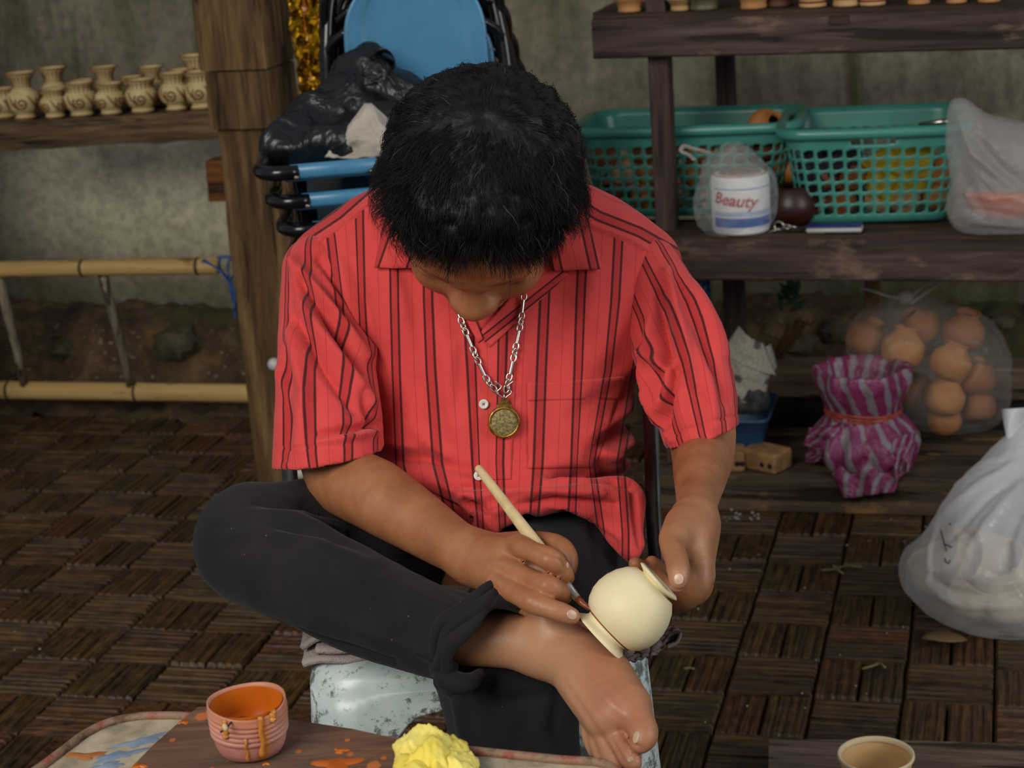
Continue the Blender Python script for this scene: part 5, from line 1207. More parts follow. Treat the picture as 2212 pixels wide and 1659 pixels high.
# roll of gold foil
def gold_mat():
    t = NT('gold_foil'); v = t.coord('World', (1, 1, .45)); vo = t.new('ShaderNodeTexVoronoi'); t.link(v, vo.inputs['Vector']); vo.inputs['Scale'].default_value = 70
    n = t.noise(v, 40, 4, .6, 1.5); t.bump(t.math('ADD', vo.outputs['Distance'], n), 1.0, .02); c = t.ramp(n, [(.35, '#8a5a10'), (.6, '#d9a520')]); return t.fin(c, .22, Metallic=1.0)
M_gold = gold_mat()
gb = 3.18; foil = thing('gold_foil_roll', W(672, 270, gb), 'tall crumpled gold foil roll between the timber post and the chairs', 'foil roll')
def foiltube(x0, y0, x1, y1, r0, r1, name, mat):
    t = np.linspace(0, 1, 60)[:, None]; path = W(x0, y0, gb)*(1-t)+W(x1, y1, gb)*t; V, F = tube(path, np.interp(t[:, 0], [0, .08, 1], [r0*.6, r0, r1]), 28)
    n = fbm(V, 45, 3); c = V-np.repeat(path, 28, 0); V = V+c/(np.linalg.norm(c, axis=1)[:, None]+1e-9)*(n*.006)[:, None]; obj(name, (V, F), mat, foil)
foiltube(672, 262, 634, -60, .014, .019, 'foil_sheet', M_gold); foiltube(690, 240, 680, -60, .013, .022, 'foil_sheet', M_gold)
foiltube(682, 250, 655, -60, .008, .012, 'amber_wrap', simple('amber_film', '#8a4a0c', .25, '#b8701c', 30, .3, 'World'))

# ================================================================== stack of blue and black steel chairs
M_cblue = NT('blue_enamel'); _v = M_cblue.coord('Object'); _n = M_cblue.noise(_v, 90, 5, .7); _m = M_cblue.noise(_v, 6, 3)
M_cblue = M_cblue.fin(M_cblue.mix(M_cblue.ramp(_n, [(.66, 0.0), (.72, .8)]), M_cblue.ramp(_m, [(.3, '#3f7899'), (.7, '#4d8bb0')]), '#4a3a2c'), .35)
M_ctube = simple('black_enamel_tube', '#0b0b0c', .22, '#121213', 30); M_bolt = simple('bolt', '#8d8a80', .35, '#5c4a38', 60, Metallic=.8)
CZ = 2.70
def chair_stack():
    f0 = P(862, 352, CZ); cx = nrm(A(RT[0], RT[1], 0)+A(0, .12, 0)); cy = nrm(np.cross(ZZ, cx)); base = A(f0[0], f0[1], 0)
    L_, R_ = P(568, 361, CZ), None; hw_ = abs((P(568, 361, CZ)-f0)@cx); seat_z = f0[2]
    r0 = thing('stacking_chair', base)
    def q(x, y, z): return base+cx*x+cy*y+ZZ*z
    # seat sheet
    nu, nv = 24, 20; V = []
    for j in range(nv):
        for i in range(nu):
            u, v = -1+2*i/(nu-1), j/(nv-1); V.append(q(u*(hw_-.03)*(1-.10*v), .012+v*.36, seat_z-.012-.014*(1-u*u)*math.sin(math.pi*v)-.02*max(0, v-.8)))
    obj('seat', shell(V, nu, nv, .004, outdir=ZZ), M_cblue, r0)
    # front strip with bolts
    for s0, s1 in ((-hw_+.035, -hw_+.168), (-hw_+.21, hw_-.035)):
        V, F = box(q((s0+s1)/2, .0, seat_z), (s1-s0, .016, .022), (cx, cy, ZZ), .005); st = obj('front_strip', (V, F), M_cblue, r0)
        for b_ in (s0+.012, s1-.012): obj('bolt', lathe([(.0042, 0), (.0042, .002), (.003, .0035), (0, .004)], 12, -cy, q(b_, -.008, seat_z-.007), cap0=False), M_bolt, st)
    # side tubes bending round the front corners
    for s in (-1, 1):
        pth = [q(s*(hw_-.05), .0, seat_z), q(s*(hw_-.015), .0, seat_z), q(s*hw_, .02, seat_z), q(s*hw_, .10, seat_z), q(s*(hw_-.01), .30, seat_z-.005), q(s*(hw_-.03), .36, seat_z-.012)]
        obj('side_tube', tube(spline(pth, 40), .0112, 12), M_ctube, r0)
        for y_, yb in ((.10, .08), (.30, .36)): obj('leg', tube([q(s*(hw_-.05), y_, seat_z-.02), q(s*(hw_-.045), yb, .147)], .0105, 10), M_ctube, r0)
    # back hoop and panel
    bl_, br_ = P(712, 210, 3.02), P(1098, 190, 3.02); c = (bl_+br_)/2; hb_ = abs((br_-bl_)@cx)/2; bx = (c-base)@cx; by = (c-base)@cy; bz = c[2]
    t = np.linspace(-1, 1, 61); hp = []
    for k in t:
        x = hb_*np.sign(k)*min(1, (abs(k)*1.6)**.7) if abs(k) < .625 else hb_*np.sign(k); z = bz+.245-.245*max(0, (abs(k)-.3)/.7)**1.0*1.55
        hp.append((x, z))
    pts = [q(bx-hb_*.96, by-.06, seat_z-.01), q(bx-hb_, by-.02, bz-.02), q(bx-hb_*.97, by, bz+.09), q(bx-hb_*.78, by+.02, bz+.20), q(bx-hb_*.35, by+.03, bz+.265), q(bx+hb_*.35, by+.03, bz+.265), q(bx+hb_*.78, by+.02, bz+.20), q(bx+hb_*.97, by, bz+.09), q(bx+hb_, by-.02, bz-.02), q(bx+hb_*.96, by-.06, seat_z-.01)]
    obj('back_hoop', tube(spline(pts, 90), .0125, 12), M_ctube, r0)
    pw_ = abs(P(1048, 100, 2.98)@cx-P(744, 100, 2.98)@cx)/2; nu, nv = 30, 26; V = []
    for j in range(nv):
        v = j/(nv-1); z = bz-.10+v*.30
        wv = pw_*(1 if v < .62 else math.sqrt(max(.0, 1-((v-.62)/.38)**2.4))) + .002
        for i in range(nu):
            u = -1+2*i/(nu-1); e = math.sqrt((max(abs(u)-.0, 0))**2); rb = .004*math.exp(-((abs(u)-.80)/.03)**2)
            V.append(q(bx+u*wv, by-.03+.012*(1-u*u)-rb, z))
    obj('back_panel', shell(V, nu, nv, .004, outdir=-cy), M_cblue, r0)
    for z_ in (-.02, .06, .14):
        for s in (-1, 1): obj('back_bracket', tube(spline([q(bx+s*pw_*.96, by-.022, bz+z_+.05), q(bx+s*(pw_+.022), by-.012, bz+z_+.03), q(bx+s*hb_*.985, by+.005, bz+z_-.03)], 14), .0085, 8), M_ctube, r0)
    return r0, cx, cy
r0, ccx, ccy = chair_stack()
clabs = ['topmost blue and black steel chair of the stack, carrying the black bag', 'second steel chair from the top of the blue and black stack', 'third steel chair from the top of the blue and black stack', 'lowest steel chair of the blue and black stack']
for k in range(4):
    o = r0 if k == 0 else copytree(r0)
    if k:
        o.location = Vector(r0.location)+Vector(ccx*.012*k+ccy*.022*k)+Vector((0, 0, -.047*k))
    tag(o, clabs[k], 'chair', 'stacked blue and black chairs')
# black plastic bag and grey cloth lying on the top seat
M_bbag = NT('black_plastic_bag'); _v = M_bbag.coord('World'); _n = M_bbag.noise(_v, 16, 3, .5, 1.0); M_bbag.bump(_n, .6, .03); M_bbag = M_bbag.fin('#0d0d0e', .38, Specular_IOR_Level=.6)
def B(x, y, Z, rx, ry=None, rz=None): k = Z/FPX; ry = ry or rx; return (P(x, y, Z), (rx*k, (rz or rx)*k, ry*k))
bb = [B(700, 300, 2.86, 110, 42), B(640, 310, 2.84, 62, 34), B(690, 260, 2.88, 45, 50), B(735, 230, 2.90, 48, 70), B(770, 180, 2.92, 34, 55), B(805, 145, 2.92, 26, 38), B(845, 200, 2.94, 60, 40), B(880, 230, 2.95, 60, 50), B(800, 270, 2.93, 90, 60)]
V, F = crumple('b', bb, .004, .017, 8, None, it=3, k=.03, seed=3.)
bag = thing('black_bag', P(700, 345, 2.86), 'crumpled black plastic bag on the topmost stacked chair', 'bag'); obj('bag_body', (V, F), M_bbag, bag)
ring = [(P(828+26*math.cos(t), 138+30*math.sin(t), 2.90+.02*math.sin(t))) for t in np.linspace(0, 2*np.pi, 30, endpoint=False)]
V = np.array([p+d for d in (-FW*.016, FW*.016) for p in ring]); obj('bag_mouth', shell(V, 30, 2, .002, wrap=True), M_bbag, bag)
V, F = crumple('c', [B(800, 150, 2.91, 22, 34), B(815, 110, 2.91, 14, 18), B(785, 190, 2.91, 26, 34)], .003, .007, 15, None, it=1, k=.02); obj('bag_neck', (V, F), M_bbag, bag)
M_gcloth = simple('grey_beige_cloth', '#a3988a', .9, '#bdb2a4', 25, .3, 'World')
gc = []
nu, nv = 40, 30
for j in range(nv):
    v = j/(nv-1)
    for i in range(nu):
        u = i/(nu-1); x = 795+(u-.5)*(14+v*215)+20*v; y = 222+v*118
        Z = 2.80-.05*math.sin(math.pi*u)*v**.6-.018*math.sin(u*9+2*v)*v-.022*noise.fractal(Vector((u*4, v*4, 2)), 1, 2, 3)*v
        gc.append(P(x, y, Z))
cl = tag(obj('grey_cloth', shell(gc, nu, nv, .003, outdir=-FW), M_gcloth), 'pale grey-beige cloth draped on the topmost chair in front of the black bag', 'cloth')
# ================================================================== right background: rack
RB = 3.40
M_rack = wood('purple_brown_painted_wood', 'a', '#372a26', '#55423b', '#6b574d', .7, .8, .5, 11., worn='#76604f')
M_rackz = wood('purple_brown_painted_post', 'z', '#372a27', '#56423d', '#6c584e', .7, .8, .5, 15.)
M_rackd = wood('dark_rack_plank', 'a', '#30241b', '#4d3b2e', '#63503e', .8, .8, .6, 19.)
rack = thing('storage_rack', RM(-.1, 3.6, 0), 'dark purple-brown wooden two-tier rack along the right wall', 'rack')
aR = aof(2330, 60, RB); aU = aof(1278, 60, RB); aL = aof(1300, 560, RB)
def beam(name, pl, pr, h0, h1, th, mat, b=RB):
    """board between px points: (x, ytop, ybottom) left and right"""
    V = []
    n = 24
    for i in range(n):
        t = i/(n-1); x = pl[0]+(pr[0]-pl[0])*t; yt = pl[1]+(pr[1]-pl[1])*t; yb = pl[2]+(pr[2]-pl[2])*t
        a, zt, zb = aof(x, yt, b), zof(x, yt, b), zof(x, yb, b); e = .0015*noise.fractal(Vector((a*7, h0, 0)), 1, 2, 3)
        for bb, z in ((b+e, zb+.004), (b+e, zt-.003), (b+.003, zt), (b+th, zt), (b+th, zb), (b+.004, zb)): V.append(RM(a, bb, z))
    return sharp(obj(name, (np.array(V), gridf(6, n, True)+[list(range(6))[::-1], [(n-1)*6+i for i in range(6)]]), mat, rack), 40)
beam('upper_beam', (1277, 44, 128), (2330, 18, 104), 1, 0, .035, M_rack); beam('lower_beam', (1330, 517, 605), (2330, 515, 611), 2, 0, .035, M_rack)
zu = zof(1400, 44, RB); zlo = zof(1800, 516, RB)
def plank(name, pl, pr, th, b0, b1, mat):
    V = []; n = 16
    for i in range(n):
        t = i/(n-1); x = pl[0]+(pr[0]-pl[0])*t; y = pl[1]+(pr[1]-pl[1])*t; a, z = aof(x, y, b0), zof(x, y, b0)
        for bb, dz in ((b0, -th), (b0, -.002), (b0+.003, 0), (b1, 0), (b1, -th)): V.append(RM(a, bb, z+dz))
    return sharp(obj(name, (np.array(V), gridf(5, n, True)+[list(range(5))[::-1], [(n-1)*5+i for i in range(5)]]), mat, rack), 40)
plank('upper_plank', (1280, 33, 0), (2330, 5, 0), .011, RB+.004, RB+.16, M_rackd); plank('upper_plank', (1280, 28, 0), (2330, 0, 0), .011, RB+.165, RB+.38, M_rackd)
plank('lower_plank', (1330, 508, 0), (2330, 506, 0), .010, RB+.002, RB+.13, M_rackd); plank('lower_plank', (1330, 505, 0), (2330, 503, 0), .010, RB+.135, RB+.27, M_rackd); plank('lower_plank', (1330, 503, 0), (2330, 501, 0), .010, RB+.275, RB+.41, M_rackd)
zs = zof(1800, 507, RB+.002)
def rpost(x0, x1, y, b, z0, z1, d, name='upright'): sharp(obj(name, rbox(aof(x0, y, b), aof(x1, y, b), b, b+d, z0, z1, .002), M_rackz, rack), 40)
rpost(1407, 1449, 300, RB+.037, .074, 2.0, .055); rpost(1546, 1585, 190, RB+.40, 0, 2.0, .04)
rpost(1562, 1606, 660, RB+.33, 0, zlo-.09, .04); 
obj('wooden_plug', box(W(1813, 43, RB-.001), (.036, .006, .016), RAX, .001), M_rackd, rack)
M_ply = simple('yellowed_wood', '#5e4526', .8, '#836436', 30, .3, 'World')
sharp(obj('strut', rbox(aof(1868, 640, RB+.36), aof(1903, 640, RB+.36), RB+.36, RB+.385, 0, zlo-.09, .002), M_ply, rack), 40)
# pots along the upper plank
M_pots = [simple('orange_clay', '#a8713f', .75, '#bd8952', 20, .15, rand=True), simple('grey_green_glaze', '#57503a', .5, '#6f6648', 20, .15, rand=True), simple('dark_red_clay', '#4a2c1c', .7, '#5f3a26', 20, .15, rand=True), simple('pale_clay', '#b9905c', .75, '#cfa874', 20, .15, rand=True)]
M_redl = simple('red_band', '#7d3420', .7); M_darkl = simple('dark_band', '#3c2a1a', .7)
pots = [(1360, 29, 25, 0, 0, 'orange clay pot standing at the left end of the upper plank'), (1470, 23, 21, 3, 2, 'pale pot with dark swirl bands just right of the rack upright'), (1521, 22, 30, 1, 0, 'wide grey-green pot on the upper plank'), (1628, 18, 28, 0, 0, 'orange clay pot with narrow foot above the toilet roll'), (1682, 17, 30, 2, 0, 'dark red-brown pot on the upper plank'), (1756, 15, 29, 3, 1, 'pale pot with a red foot band, left of the swirl bowl'), (1827, 13, 27, 3, 2, 'bowl with dark swirl bands on the upper plank'), (1885, 11, 27, 3, 1, 'pale pot with red foot band, right of the swirl bowl'), (1985, 8, 23, 0, 0, 'small orange pot above the second basket'), (2066, 5, 21, 0, 0, 'small orange pot second from the right frame edge'), (2137, 3, 23, 0, 0, 'small orange pot nearest the right frame edge')]
for x, y, r, m, dec, lab in pots:
    b = RB+.045+(.03 if m == 2 else 0); k = b/RB*3.32/FPX; q = W(x, y-2, b); q[2] = zof(x, 33-(x-1280)*.0267, RB+.004)+.0012; R_ = r*k
    t = thing('clay_pot', q, lab, 'pot', 'pots on the upper rack plank')
    pr = smoothprof([(R_*.98, 0), (R_*1.04, R_*.12), (R_*.98, R_*.32), (R_*1.0, R_*.5), (R_*1.5, R_*1.2), (R_*1.85, R_*2.2), (R_*1.6, R_*3.0), (R_*1.0, R_*3.5), (R_*1.1, R_*3.9), (R_*1.35, R_*4.3)], 40)
    obj('pot_wall', lathe(list(map(tuple, pr))+[(R_*1.2, R_*4.25), (R_*.9, R_*3.6)], 32, None, q), M_pots[m], t)
    th = np.linspace(0, 2*np.pi, 36, endpoint=False)
    for z in ((.34, .42) if dec == 1 else (.62, .85, 1.1) if dec == 2 else ()):
        rr = np.interp(z*R_, pr[:, 1], pr[:, 0]); obj('band', tube(np.c_[q[0]+rr*np.cos(th), q[1]+rr*np.sin(th), np.full(36, q[2]+z*R_)], R_*.05, 6, closed=True), M_redl if dec == 1 else M_darkl, t)

# ------------------------------------------------------------------ perforated baskets
def teal():
    t = NT('teal_plastic'); v = t.coord('World'); n = t.noise(v, 6, 3); return t.fin(t.ramp(n, [(.3, '#357a6d'), (.7, '#4a9283')]), .32, Specular_IOR_Level=.5)
M_teal = teal()
def basket(name, label, c, ax, ay, W0, D0, h, rows, cols_w, cols_d, slot=True, flare=.16):
    t = thing(name, c, label, 'basket', 'teal perforated baskets')
    per = 2*(cols_w+cols_d); Lt = 2*(W0+D0)
    def pt(s, z):
        """s: perimeter cell coordinate, z height"""
        f = 1-flare*(1-z/h); hw_, hd_ = W0/2*f, D0/2*f; r = .05*f
        s = s % per
        if s < cols_w: x, y = -1+2*s/cols_w, -1
        elif s < cols_w+cols_d: x, y = 1, -1+2*(s-cols_w)/cols_d
        elif s < 2*cols_w+cols_d: x, y = 1-2*(s-cols_w-cols_d)/cols_w, 1
        else: x, y = -1, 1-2*(s-2*cols_w-cols_d)/cols_d
        X, Y = x*hw_, y*hd_
        dx, dy = abs(X)-(hw_-r), abs(Y)-(hd_-r)
        if dx > 0 and dy > 0:
            l = math.hypot(dx, dy); m = max(dx, dy); X = math.copysign(hw_-r+dx*m/l, X); Y = math.copysign(hd_-r+dy*m/l, Y)
        return c+ax*X+ay*Y+ZZ*z
    z0, z1 = h*.09, h*.80; V, F = [], []; cache = {}
    def vid(s, z):
        k = (round(s % per, 4), round(z, 6))
        if k not in cache: cache[k] = len(V); V.append(pt(s, z))
        return cache[k]
    hol = [(-.30, -.36), (.02, -.36), (.30, -.20), (.32, .10), (.30, .36), (-.02, .36), (-.30, .20), (-.32, -.10)]; out = [(-.5, -.5), (0, -.5), (.5, -.5), (.5, 0), (.5, .5), (0, .5), (-.5, .5), (-.5, 0)]
    rh = (z1-z0)/rows
    for j in range(rows):
        for i in range(per):
            solid_c = (i % cols_w == -1)
            o = [vid(i+.5+x, z0+(j+.5+y)*rh) for x, y in out]
            g = [vid(i+.5+x*1.22, z0+(j+.5+y*1.1)*rh) for x, y in hol]
            for k in range(8): F.append([o[k], o[(k+1) % 8], g[(k+1) % 8], g[k]])
    def ringband(za, zb, skip=None):
        for i in range(per*2):
            s = i/2
            if skip and skip[0] <= s < skip[1]: continue
            F.append([vid(s, za), vid(s+.5, za), vid(s+.5, zb), vid(s, zb)])
    ringband(.004, z0); m_ = cols_w/2; ringband(z1, z1+h*.03)
    ringband(z1+h*.03, h*.93, (m_-1.5, m_+1.5) if slot else None); ringband(h*.93, h)
    o = obj('basket_wall', (np.array(V), F), M_teal, t); md = o.modifiers.new('thickness', 'SOLIDIFY'); md.thickness = .003; md.offset = 0
    b = [pt(i/2, .004) for i in range(per*2)]; obj('basket_base', (np.array(b+[p+ZZ*.003 for p in b]), [list(range(per*2))[::-1], list(range(per*2, per*4))]+[[i, (i+1) % (per*2), per*2+(i+1) % (per*2), per*2+i] for i in range(per*2)]), M_teal, t)
    rim = []
    for d, z in ((.0, h-.018), (.014, h-.018), (.017, h-.010), (.015, h-.001), (.008, h+.002), (-.001, h)):
        for i in range(per*2):
            p = pt(i/2, h); e = p-c-ZZ*h; rim.append(p+nrm(e)*d+ZZ*(z-h))
    n = per*2; obj('basket_rim', (np.array(rim), gridf(n, 6, True)+[[5*n+i, 5*n+(i+1) % n, (i+1) % n, i] for i in range(n)]), M_teal, t)
    return t, pt
b2f = W(1889, 498, RB+.075); tilt = math.radians(3); bax = nrm(LA*math.cos(tilt)+DE*math.sin(tilt)); bay = nrm(np.cross(ZZ, bax))
zsh = zs+.0012
bk2w, bk2h = .335, .185
bc2 = b2f+bay*.13; bc2[2] = zsh
bk2, pt2 = basket('plastic_basket', 'teal perforated basket at the right holding clay pots and a yellow cloth', bc2, bax, bay, bk2w, .27, bk2h, 6, 12, 9)
b1f = W(1478, 470, RB+.15); bc1 = b1f+DE*.125; bc1[2] = zsh
bk1, pt1 = basket('plastic_basket', 'teal perforated basket partly behind the rack upright, full of clay pots', bc1, LA, DE, .43, .24, .185, 6, 16, 9, False)
M_clay = simple('fired_clay', '#a5672f', .75, '#c08a4c', 18, .2, rand=True); M_clay2 = simple('brown_clay', '#7d4a26', .75, '#9a6236', 18, .2, rand=True); M_clay3 = simple('pale_fired_clay', '#b8946a', .75, '#cfae86', 18, .2, rand=True)
def potmesh(mat):
    pr = smoothprof([(.018, 0), (.030, .008), (.036, .024), (.034, .042), (.022, .055), (.018, .060), (.022, .068)], 22); me = bpy.data.meshes.new('pot_wall')
    V, F = lathe(list(map(tuple, pr))+[(.019, .067), (.015, .058)], 22); me.from_pydata(V.tolist(), [], F); me.update(); me.polygons.foreach_set('use_smooth', np.ones(len(me.polygons), bool)); me.materials.append(mat); return me
potm = [potmesh(m) for m in (M_clay, M_clay2, M_clay3)]
def fillpots(c, ax, ay, nx, nz, sx_, y, label, group, skip=lambda i, j: False, s=1.0, y2=None, h0=.012):
    for j in range(nz):
        for i in range(nx):
            if skip(i, j): continue
            o = bpy.data.objects.new('clay_pot', potm[int(rng.integers(3))]); COL.objects.link(o)
            q = c+ax*((i-(nx-1)/2)*sx_+rng.uniform(-.004, .004)+(sx_/2 if j % 2 else 0))+ay*(y+rng.uniform(-.006, .006)+.008*(j % 2))+ZZ*(h0+j*.046)
            o.location = q; o.scale = (s,)*3; o.rotation_euler = rng.uniform(-.5, .5, 3); tag(o, label % (('bottom', 'middle', 'top')[j], ('first', 'second', 'third', 'fourth', 'fifth', 'sixth')[i]), 'pot', group)
fillpots(bc2, bax, bay, 5, 2, .058, -.06, 'clay pot in the right teal basket, %s layer, %s from the left', 'clay pots in the right teal basket', lambda i, j: j == 1 and i in (2, 3), .80)
fillpots(bc1, LA, DE, 6, 3, .066, -.055, 'clay pot in the left teal basket, %s layer, %s from the left', 'clay pots in the left teal basket', lambda i, j: False, .84)
q = P(1690, 262, 3.58); q = bc1+LA*.13+ZZ*.150+DE*.02
o = bpy.data.objects.new('clay_pot', potm[0]); COL.objects.link(o); o.location = q; o.rotation_euler = (1.2, .3, .4); tag(o, 'orange clay pot showing above the rim of the left teal basket', 'pot')
bl = [(bc2+bax*x+bay*y+ZZ*z, r) for x, y, z, r in ((.02, -.055, .055, (.03, .025, .03)), (.055, -.055, .07, (.035, .025, .04)), (.035, -.06, .10, (.04, .022, .03)), (.085, -.05, .10, (.03, .022, .025)), (.0, -.055, .09, (.025, .02, .03)))]
V, F = crumple('y', bl, .004, .010, 26, None, cuts=[Half(bc2-bay*.094, -bay)]); tag(obj('yellow_cloth', (V, F), simple('dull_yellow_cloth', '#b39a1e', .85, '#cdb638', 22, .3, 'World')), 'yellow cloth stuffed in the right teal basket', 'cloth')
bl = [(bc2+bax*x+bay*y+ZZ*z, r) for x, y, z, r in ((-.10, -.055, .10, (.04, .022, .05)), (-.06, -.055, .12, (.035, .022, .03)), (-.115, -.06, .07, (.025, .02, .04)))]
V, F = crumple('d', bl, .004, .006, 50, None, cuts=[Half(bc2-bay*.094, -bay)]); tag(obj('dark_net', (V, F), simple('dark_net_cloth', '#17161a', .8, '#37343a', 150, .4, 'World')), 'dark netting cloth in the left half of the right basket', 'cloth')
obj_ = thing('metal_rod', bc2+ZZ*.15, 'shiny metal rod lying across the right basket', 'rod'); obj('rod', tube([P(1985, 268, 3.52), P(2035, 263, 3.50), P(2060, 262, 3.50)], [.003, .005, .004], 10), M_silver, obj_)

# ------------------------------------------------------------------ toilet roll in a clear bag
tq = W(1602, 503, RB+.045); tq[2] = zsh; rR, rH = .055, .112
roll = thing('tissue_roll', tq, 'white roll of tissue with red and blue print inside a clear bag', 'tissue roll')
def roll_mat():
    t = NT('printed_tissue_wrap'); v = t.coord('Object'); s = t.new('ShaderNodeSeparateXYZ'); t.link(v, s.inputs[0]); z = s.outputs[2]
    a = t.math('ARCTAN2', t.math('ADD', t.math('MULTIPLY', s.outputs[0], float(FW[0])), t.math('MULTIPLY', s.outputs[1], 0.0)), 1.0)
    c = (.80, .79, .76)
    def zb(lo, hi): return t.math('MULTIPLY', t.math('GREATER_THAN', z, lo), t.math('LESS_THAN', z, hi))
    fr = t.math('LESS_THAN', s.outputs[1], -.020)
    c = t.mix(t.math('MULTIPLY', zb(.0875, .0895), fr), c, '#4a6fae'); c = t.mix(t.math('MULTIPLY', zb(.016, .034), fr), c, '#2f5fae'); c = t.mix(t.math('MULTIPLY', zb(.037, .046), fr), c, '#a9b9d2')
    return t.fin(c, .55)
obj('roll_wrap', lathe([(.045, 0), (.052, .001), (rR, .006), (rR+.0005, .05), (rR, .102), (.0525, .110), (.045, rH), (.020, rH-.001)], 56, None, tq), roll_mat(), roll)
obj('roll_core', lathe([(.020, rH-.06), (.020, rH+.0005), (.0175, rH+.0005), (.0175, rH-.06)], 28, None, tq, cap0=False), simple('cardboard', '#8a6a48', .9), roll)
obj('roll_top', lathe([(.0538, .1055), (.051, .1115), (.022, .1125)], 48, None, tq, cap0=False), simple('pinkish_wrap_end', '#a8786a', .6, '#b9a294', 60, .3), roll)
def wraptext(body, size, zc, a_c, mat, name, shear=.0, slope=0.0):
    cu = bpy.data.curves.new('t', 'FONT'); cu.body = body; cu.size = size; cu.align_x = 'CENTER'; cu.shear = shear; cu.extrude = 0; cu.offset = .0007; cu.resolution_u = 3
    to = bpy.data.objects.new('t', cu); COL.objects.link(to); dg = bpy.context.evaluated_depsgraph_get(); me = to.evaluated_get(dg).to_mesh()
    V = np.array([v.co[:] for v in me.vertices]); F = [list(p.vertices) for p in me.polygons]; to.evaluated_get(dg).to_mesh_clear(); bpy.data.objects.remove(to); bpy.data.curves.remove(cu)
    fd = nrm(A(-ray(1602, 440)[0], -ray(1602, 440)[1], 0)); sd = np.cross(ZZ, fd); R2 = rR+.0012
    a = V[:, 0]/R2+a_c; Q = tq+R2*(np.cos(a)[:, None]*fd+np.sin(a)[:, None]*sd)+ZZ*(zc+V[:, 1]+slope*V[:, 0])[:, None]
    obj(name, (Q, F), mat, roll, smooth=False)
M_redp = simple('red_print', '#b3282c', .6)
wraptext('Beauty', .032, .058, -.25, M_redp, 'lettering', .35, -.12)
V, F = crumple('tb', [(tq+ZZ*.052, (.066, .066, .066)), (tq+ZZ*.095, (.060, .06, .042)), (tq-LA*.042+ZZ*.05-DE*.02, (.040, .04, .058)), (tq-LA*.01+ZZ*.145, (.022, .018, .022)), (tq+ZZ*.128-LA*.02, (.045, .035, .022))], .0035, .0045, 34, None, it=2, k=.03, cuts=[Half(tq+ZZ*.0008, -ZZ)])
M_film = plastic_film('clear_bag_film', (.72, .72, .70), .26, .2, 45)
cb = thing('clear_bag', tq, 'thin clear plastic bag wrapped round the tissue roll', 'bag'); obj('bag_film', (V, F), M_film, cb)
hb_ = [P(1500, 345, 3.40), P(1485, 332, 3.42), P(1470, 325, 3.42), P(1474, 318, 3.42), P(1500, 322, 3.41), P(1535, 332, 3.42)]
obj('bag_handle', tube(spline(hb_, 30), .0048, 8, flat=.4), plastic_film('bag_handle_film', (.65, .6, .52), .55, .3, 40), cb)
# keys and phone
ks = thing('key_bunch', W(1695, 495, RB+.03), 'bunch of shiny keys and a clip lying between the roll and the phone', 'keys')
kq = lambda x, y: W(x, y, RB+.025)
obj('key_ring', tube([kq(1683+11*math.cos(t), 488+9*math.sin(t))-DE*.004*math.cos(t) for t in np.linspace(0, 2*np.pi, 24, endpoint=False)], .002, 8, closed=True), M_silver, ks)
for k, pth in enumerate([[(1660, 502), (1672, 498), (1684, 494)], [(1690, 490), (1702, 493), (1714, 488)], [(1695, 484), (1708, 486), (1722, 490)], [(1700, 496), (1716, 496), (1732, 494)]]):
    obj('key', tube([kq(x, y)-DE*.003*k for x, y in pth], [.0035, .0022, .004], 8, flat=.6), M_silver if k < 3 else simple('dark_key', '#1c1c1e', .4), ks)
ph = thing('phone', W(1800, 498, RB+.03), 'white and blue mobile phone lying in front of the right basket', 'phone')
pc_ = W(1803, 494, RB+.022); pc_[2] = zsh+.0062; obj('phone_body', box(pc_, (.103, .042, .011), RAX, .004), simple('white_plastic', '#b5b2aa', .4), ph)
obj('phone_back', box(pc_+ZZ*.0066, (.100, .040, .0026), RAX, .001), simple('blue_plastic', '#27346e', .4), ph); obj('phone_slot', box(pc_+LA*.018-DE*.0211-ZZ*.004, (.066, .001, .003), RAX, .0002), simple('dark_slot', '#17171a', .5), ph)
# dark pot in the gap between the baskets
dq = bc1+LA*.27; o = tag(obj('dark_pot', lathe([(.03, 0), (.048, .02), (.05, .045), (.035, .07), (.03, .075), (.025, .07)], 32, None, A(*(W(1712, 480, RB+.10)[:2]), zsh)), simple('oxblood_glaze', '#2a1210', .4, '#3c1a16', 20)), 'dark oxblood pot in the shadow between the two baskets', 'pot')
# milky bag with an orange dish at the right edge
rq = lambda x, y, b=RB+.04: W(x, y, b)
V, F = crumple('rb', [(rq(2150, 440), (.085, .06, .065)), (rq(2185, 370), (.085, .06, .09)), (rq(2120, 330), (.05, .04, .065)), (rq(2085, 290), (.022, .025, .055)), (rq(2066, 255), (.009, .014, .026)), (rq(2200, 450), (.10, .06, .06))], .004, .003, 9, None, it=3, k=.04, cuts=[Half(A(0, 0, zsh), -ZZ)], seed=5.)
N = vnormals(V, F); V = creases(V, N, [([(2070, 250), (2100, 330), (2180, 400)], 9, .010), ([(2060, 290), (2080, 380), (2130, 460)], 12, -.006), ([(2110, 300), (2160, 360), (2212, 400)], 10, -.010), ([(2090, 420), (2150, 430), (2212, 420)], 8, .008), ([(2080, 450), (2150, 460), (2212, 470)], 7, -.006), ([(2095, 480), (2160, 485), (2212, 490)], 6, .006), ([(2120, 380), (2160, 420), (2212, 440)], 6, .006)])
mb = thing('milky_bag', rq(2150, 505), 'milky plastic bag with an orange dish inside at the right edge of the rack', 'bag'); obj('bag_film', (V, F), plastic_film('milky_film', (.66, .64, .62), .40, .2, 30), mb)
dq = rq(2165, 470, RB+.05); dq[2] = zsh+.012
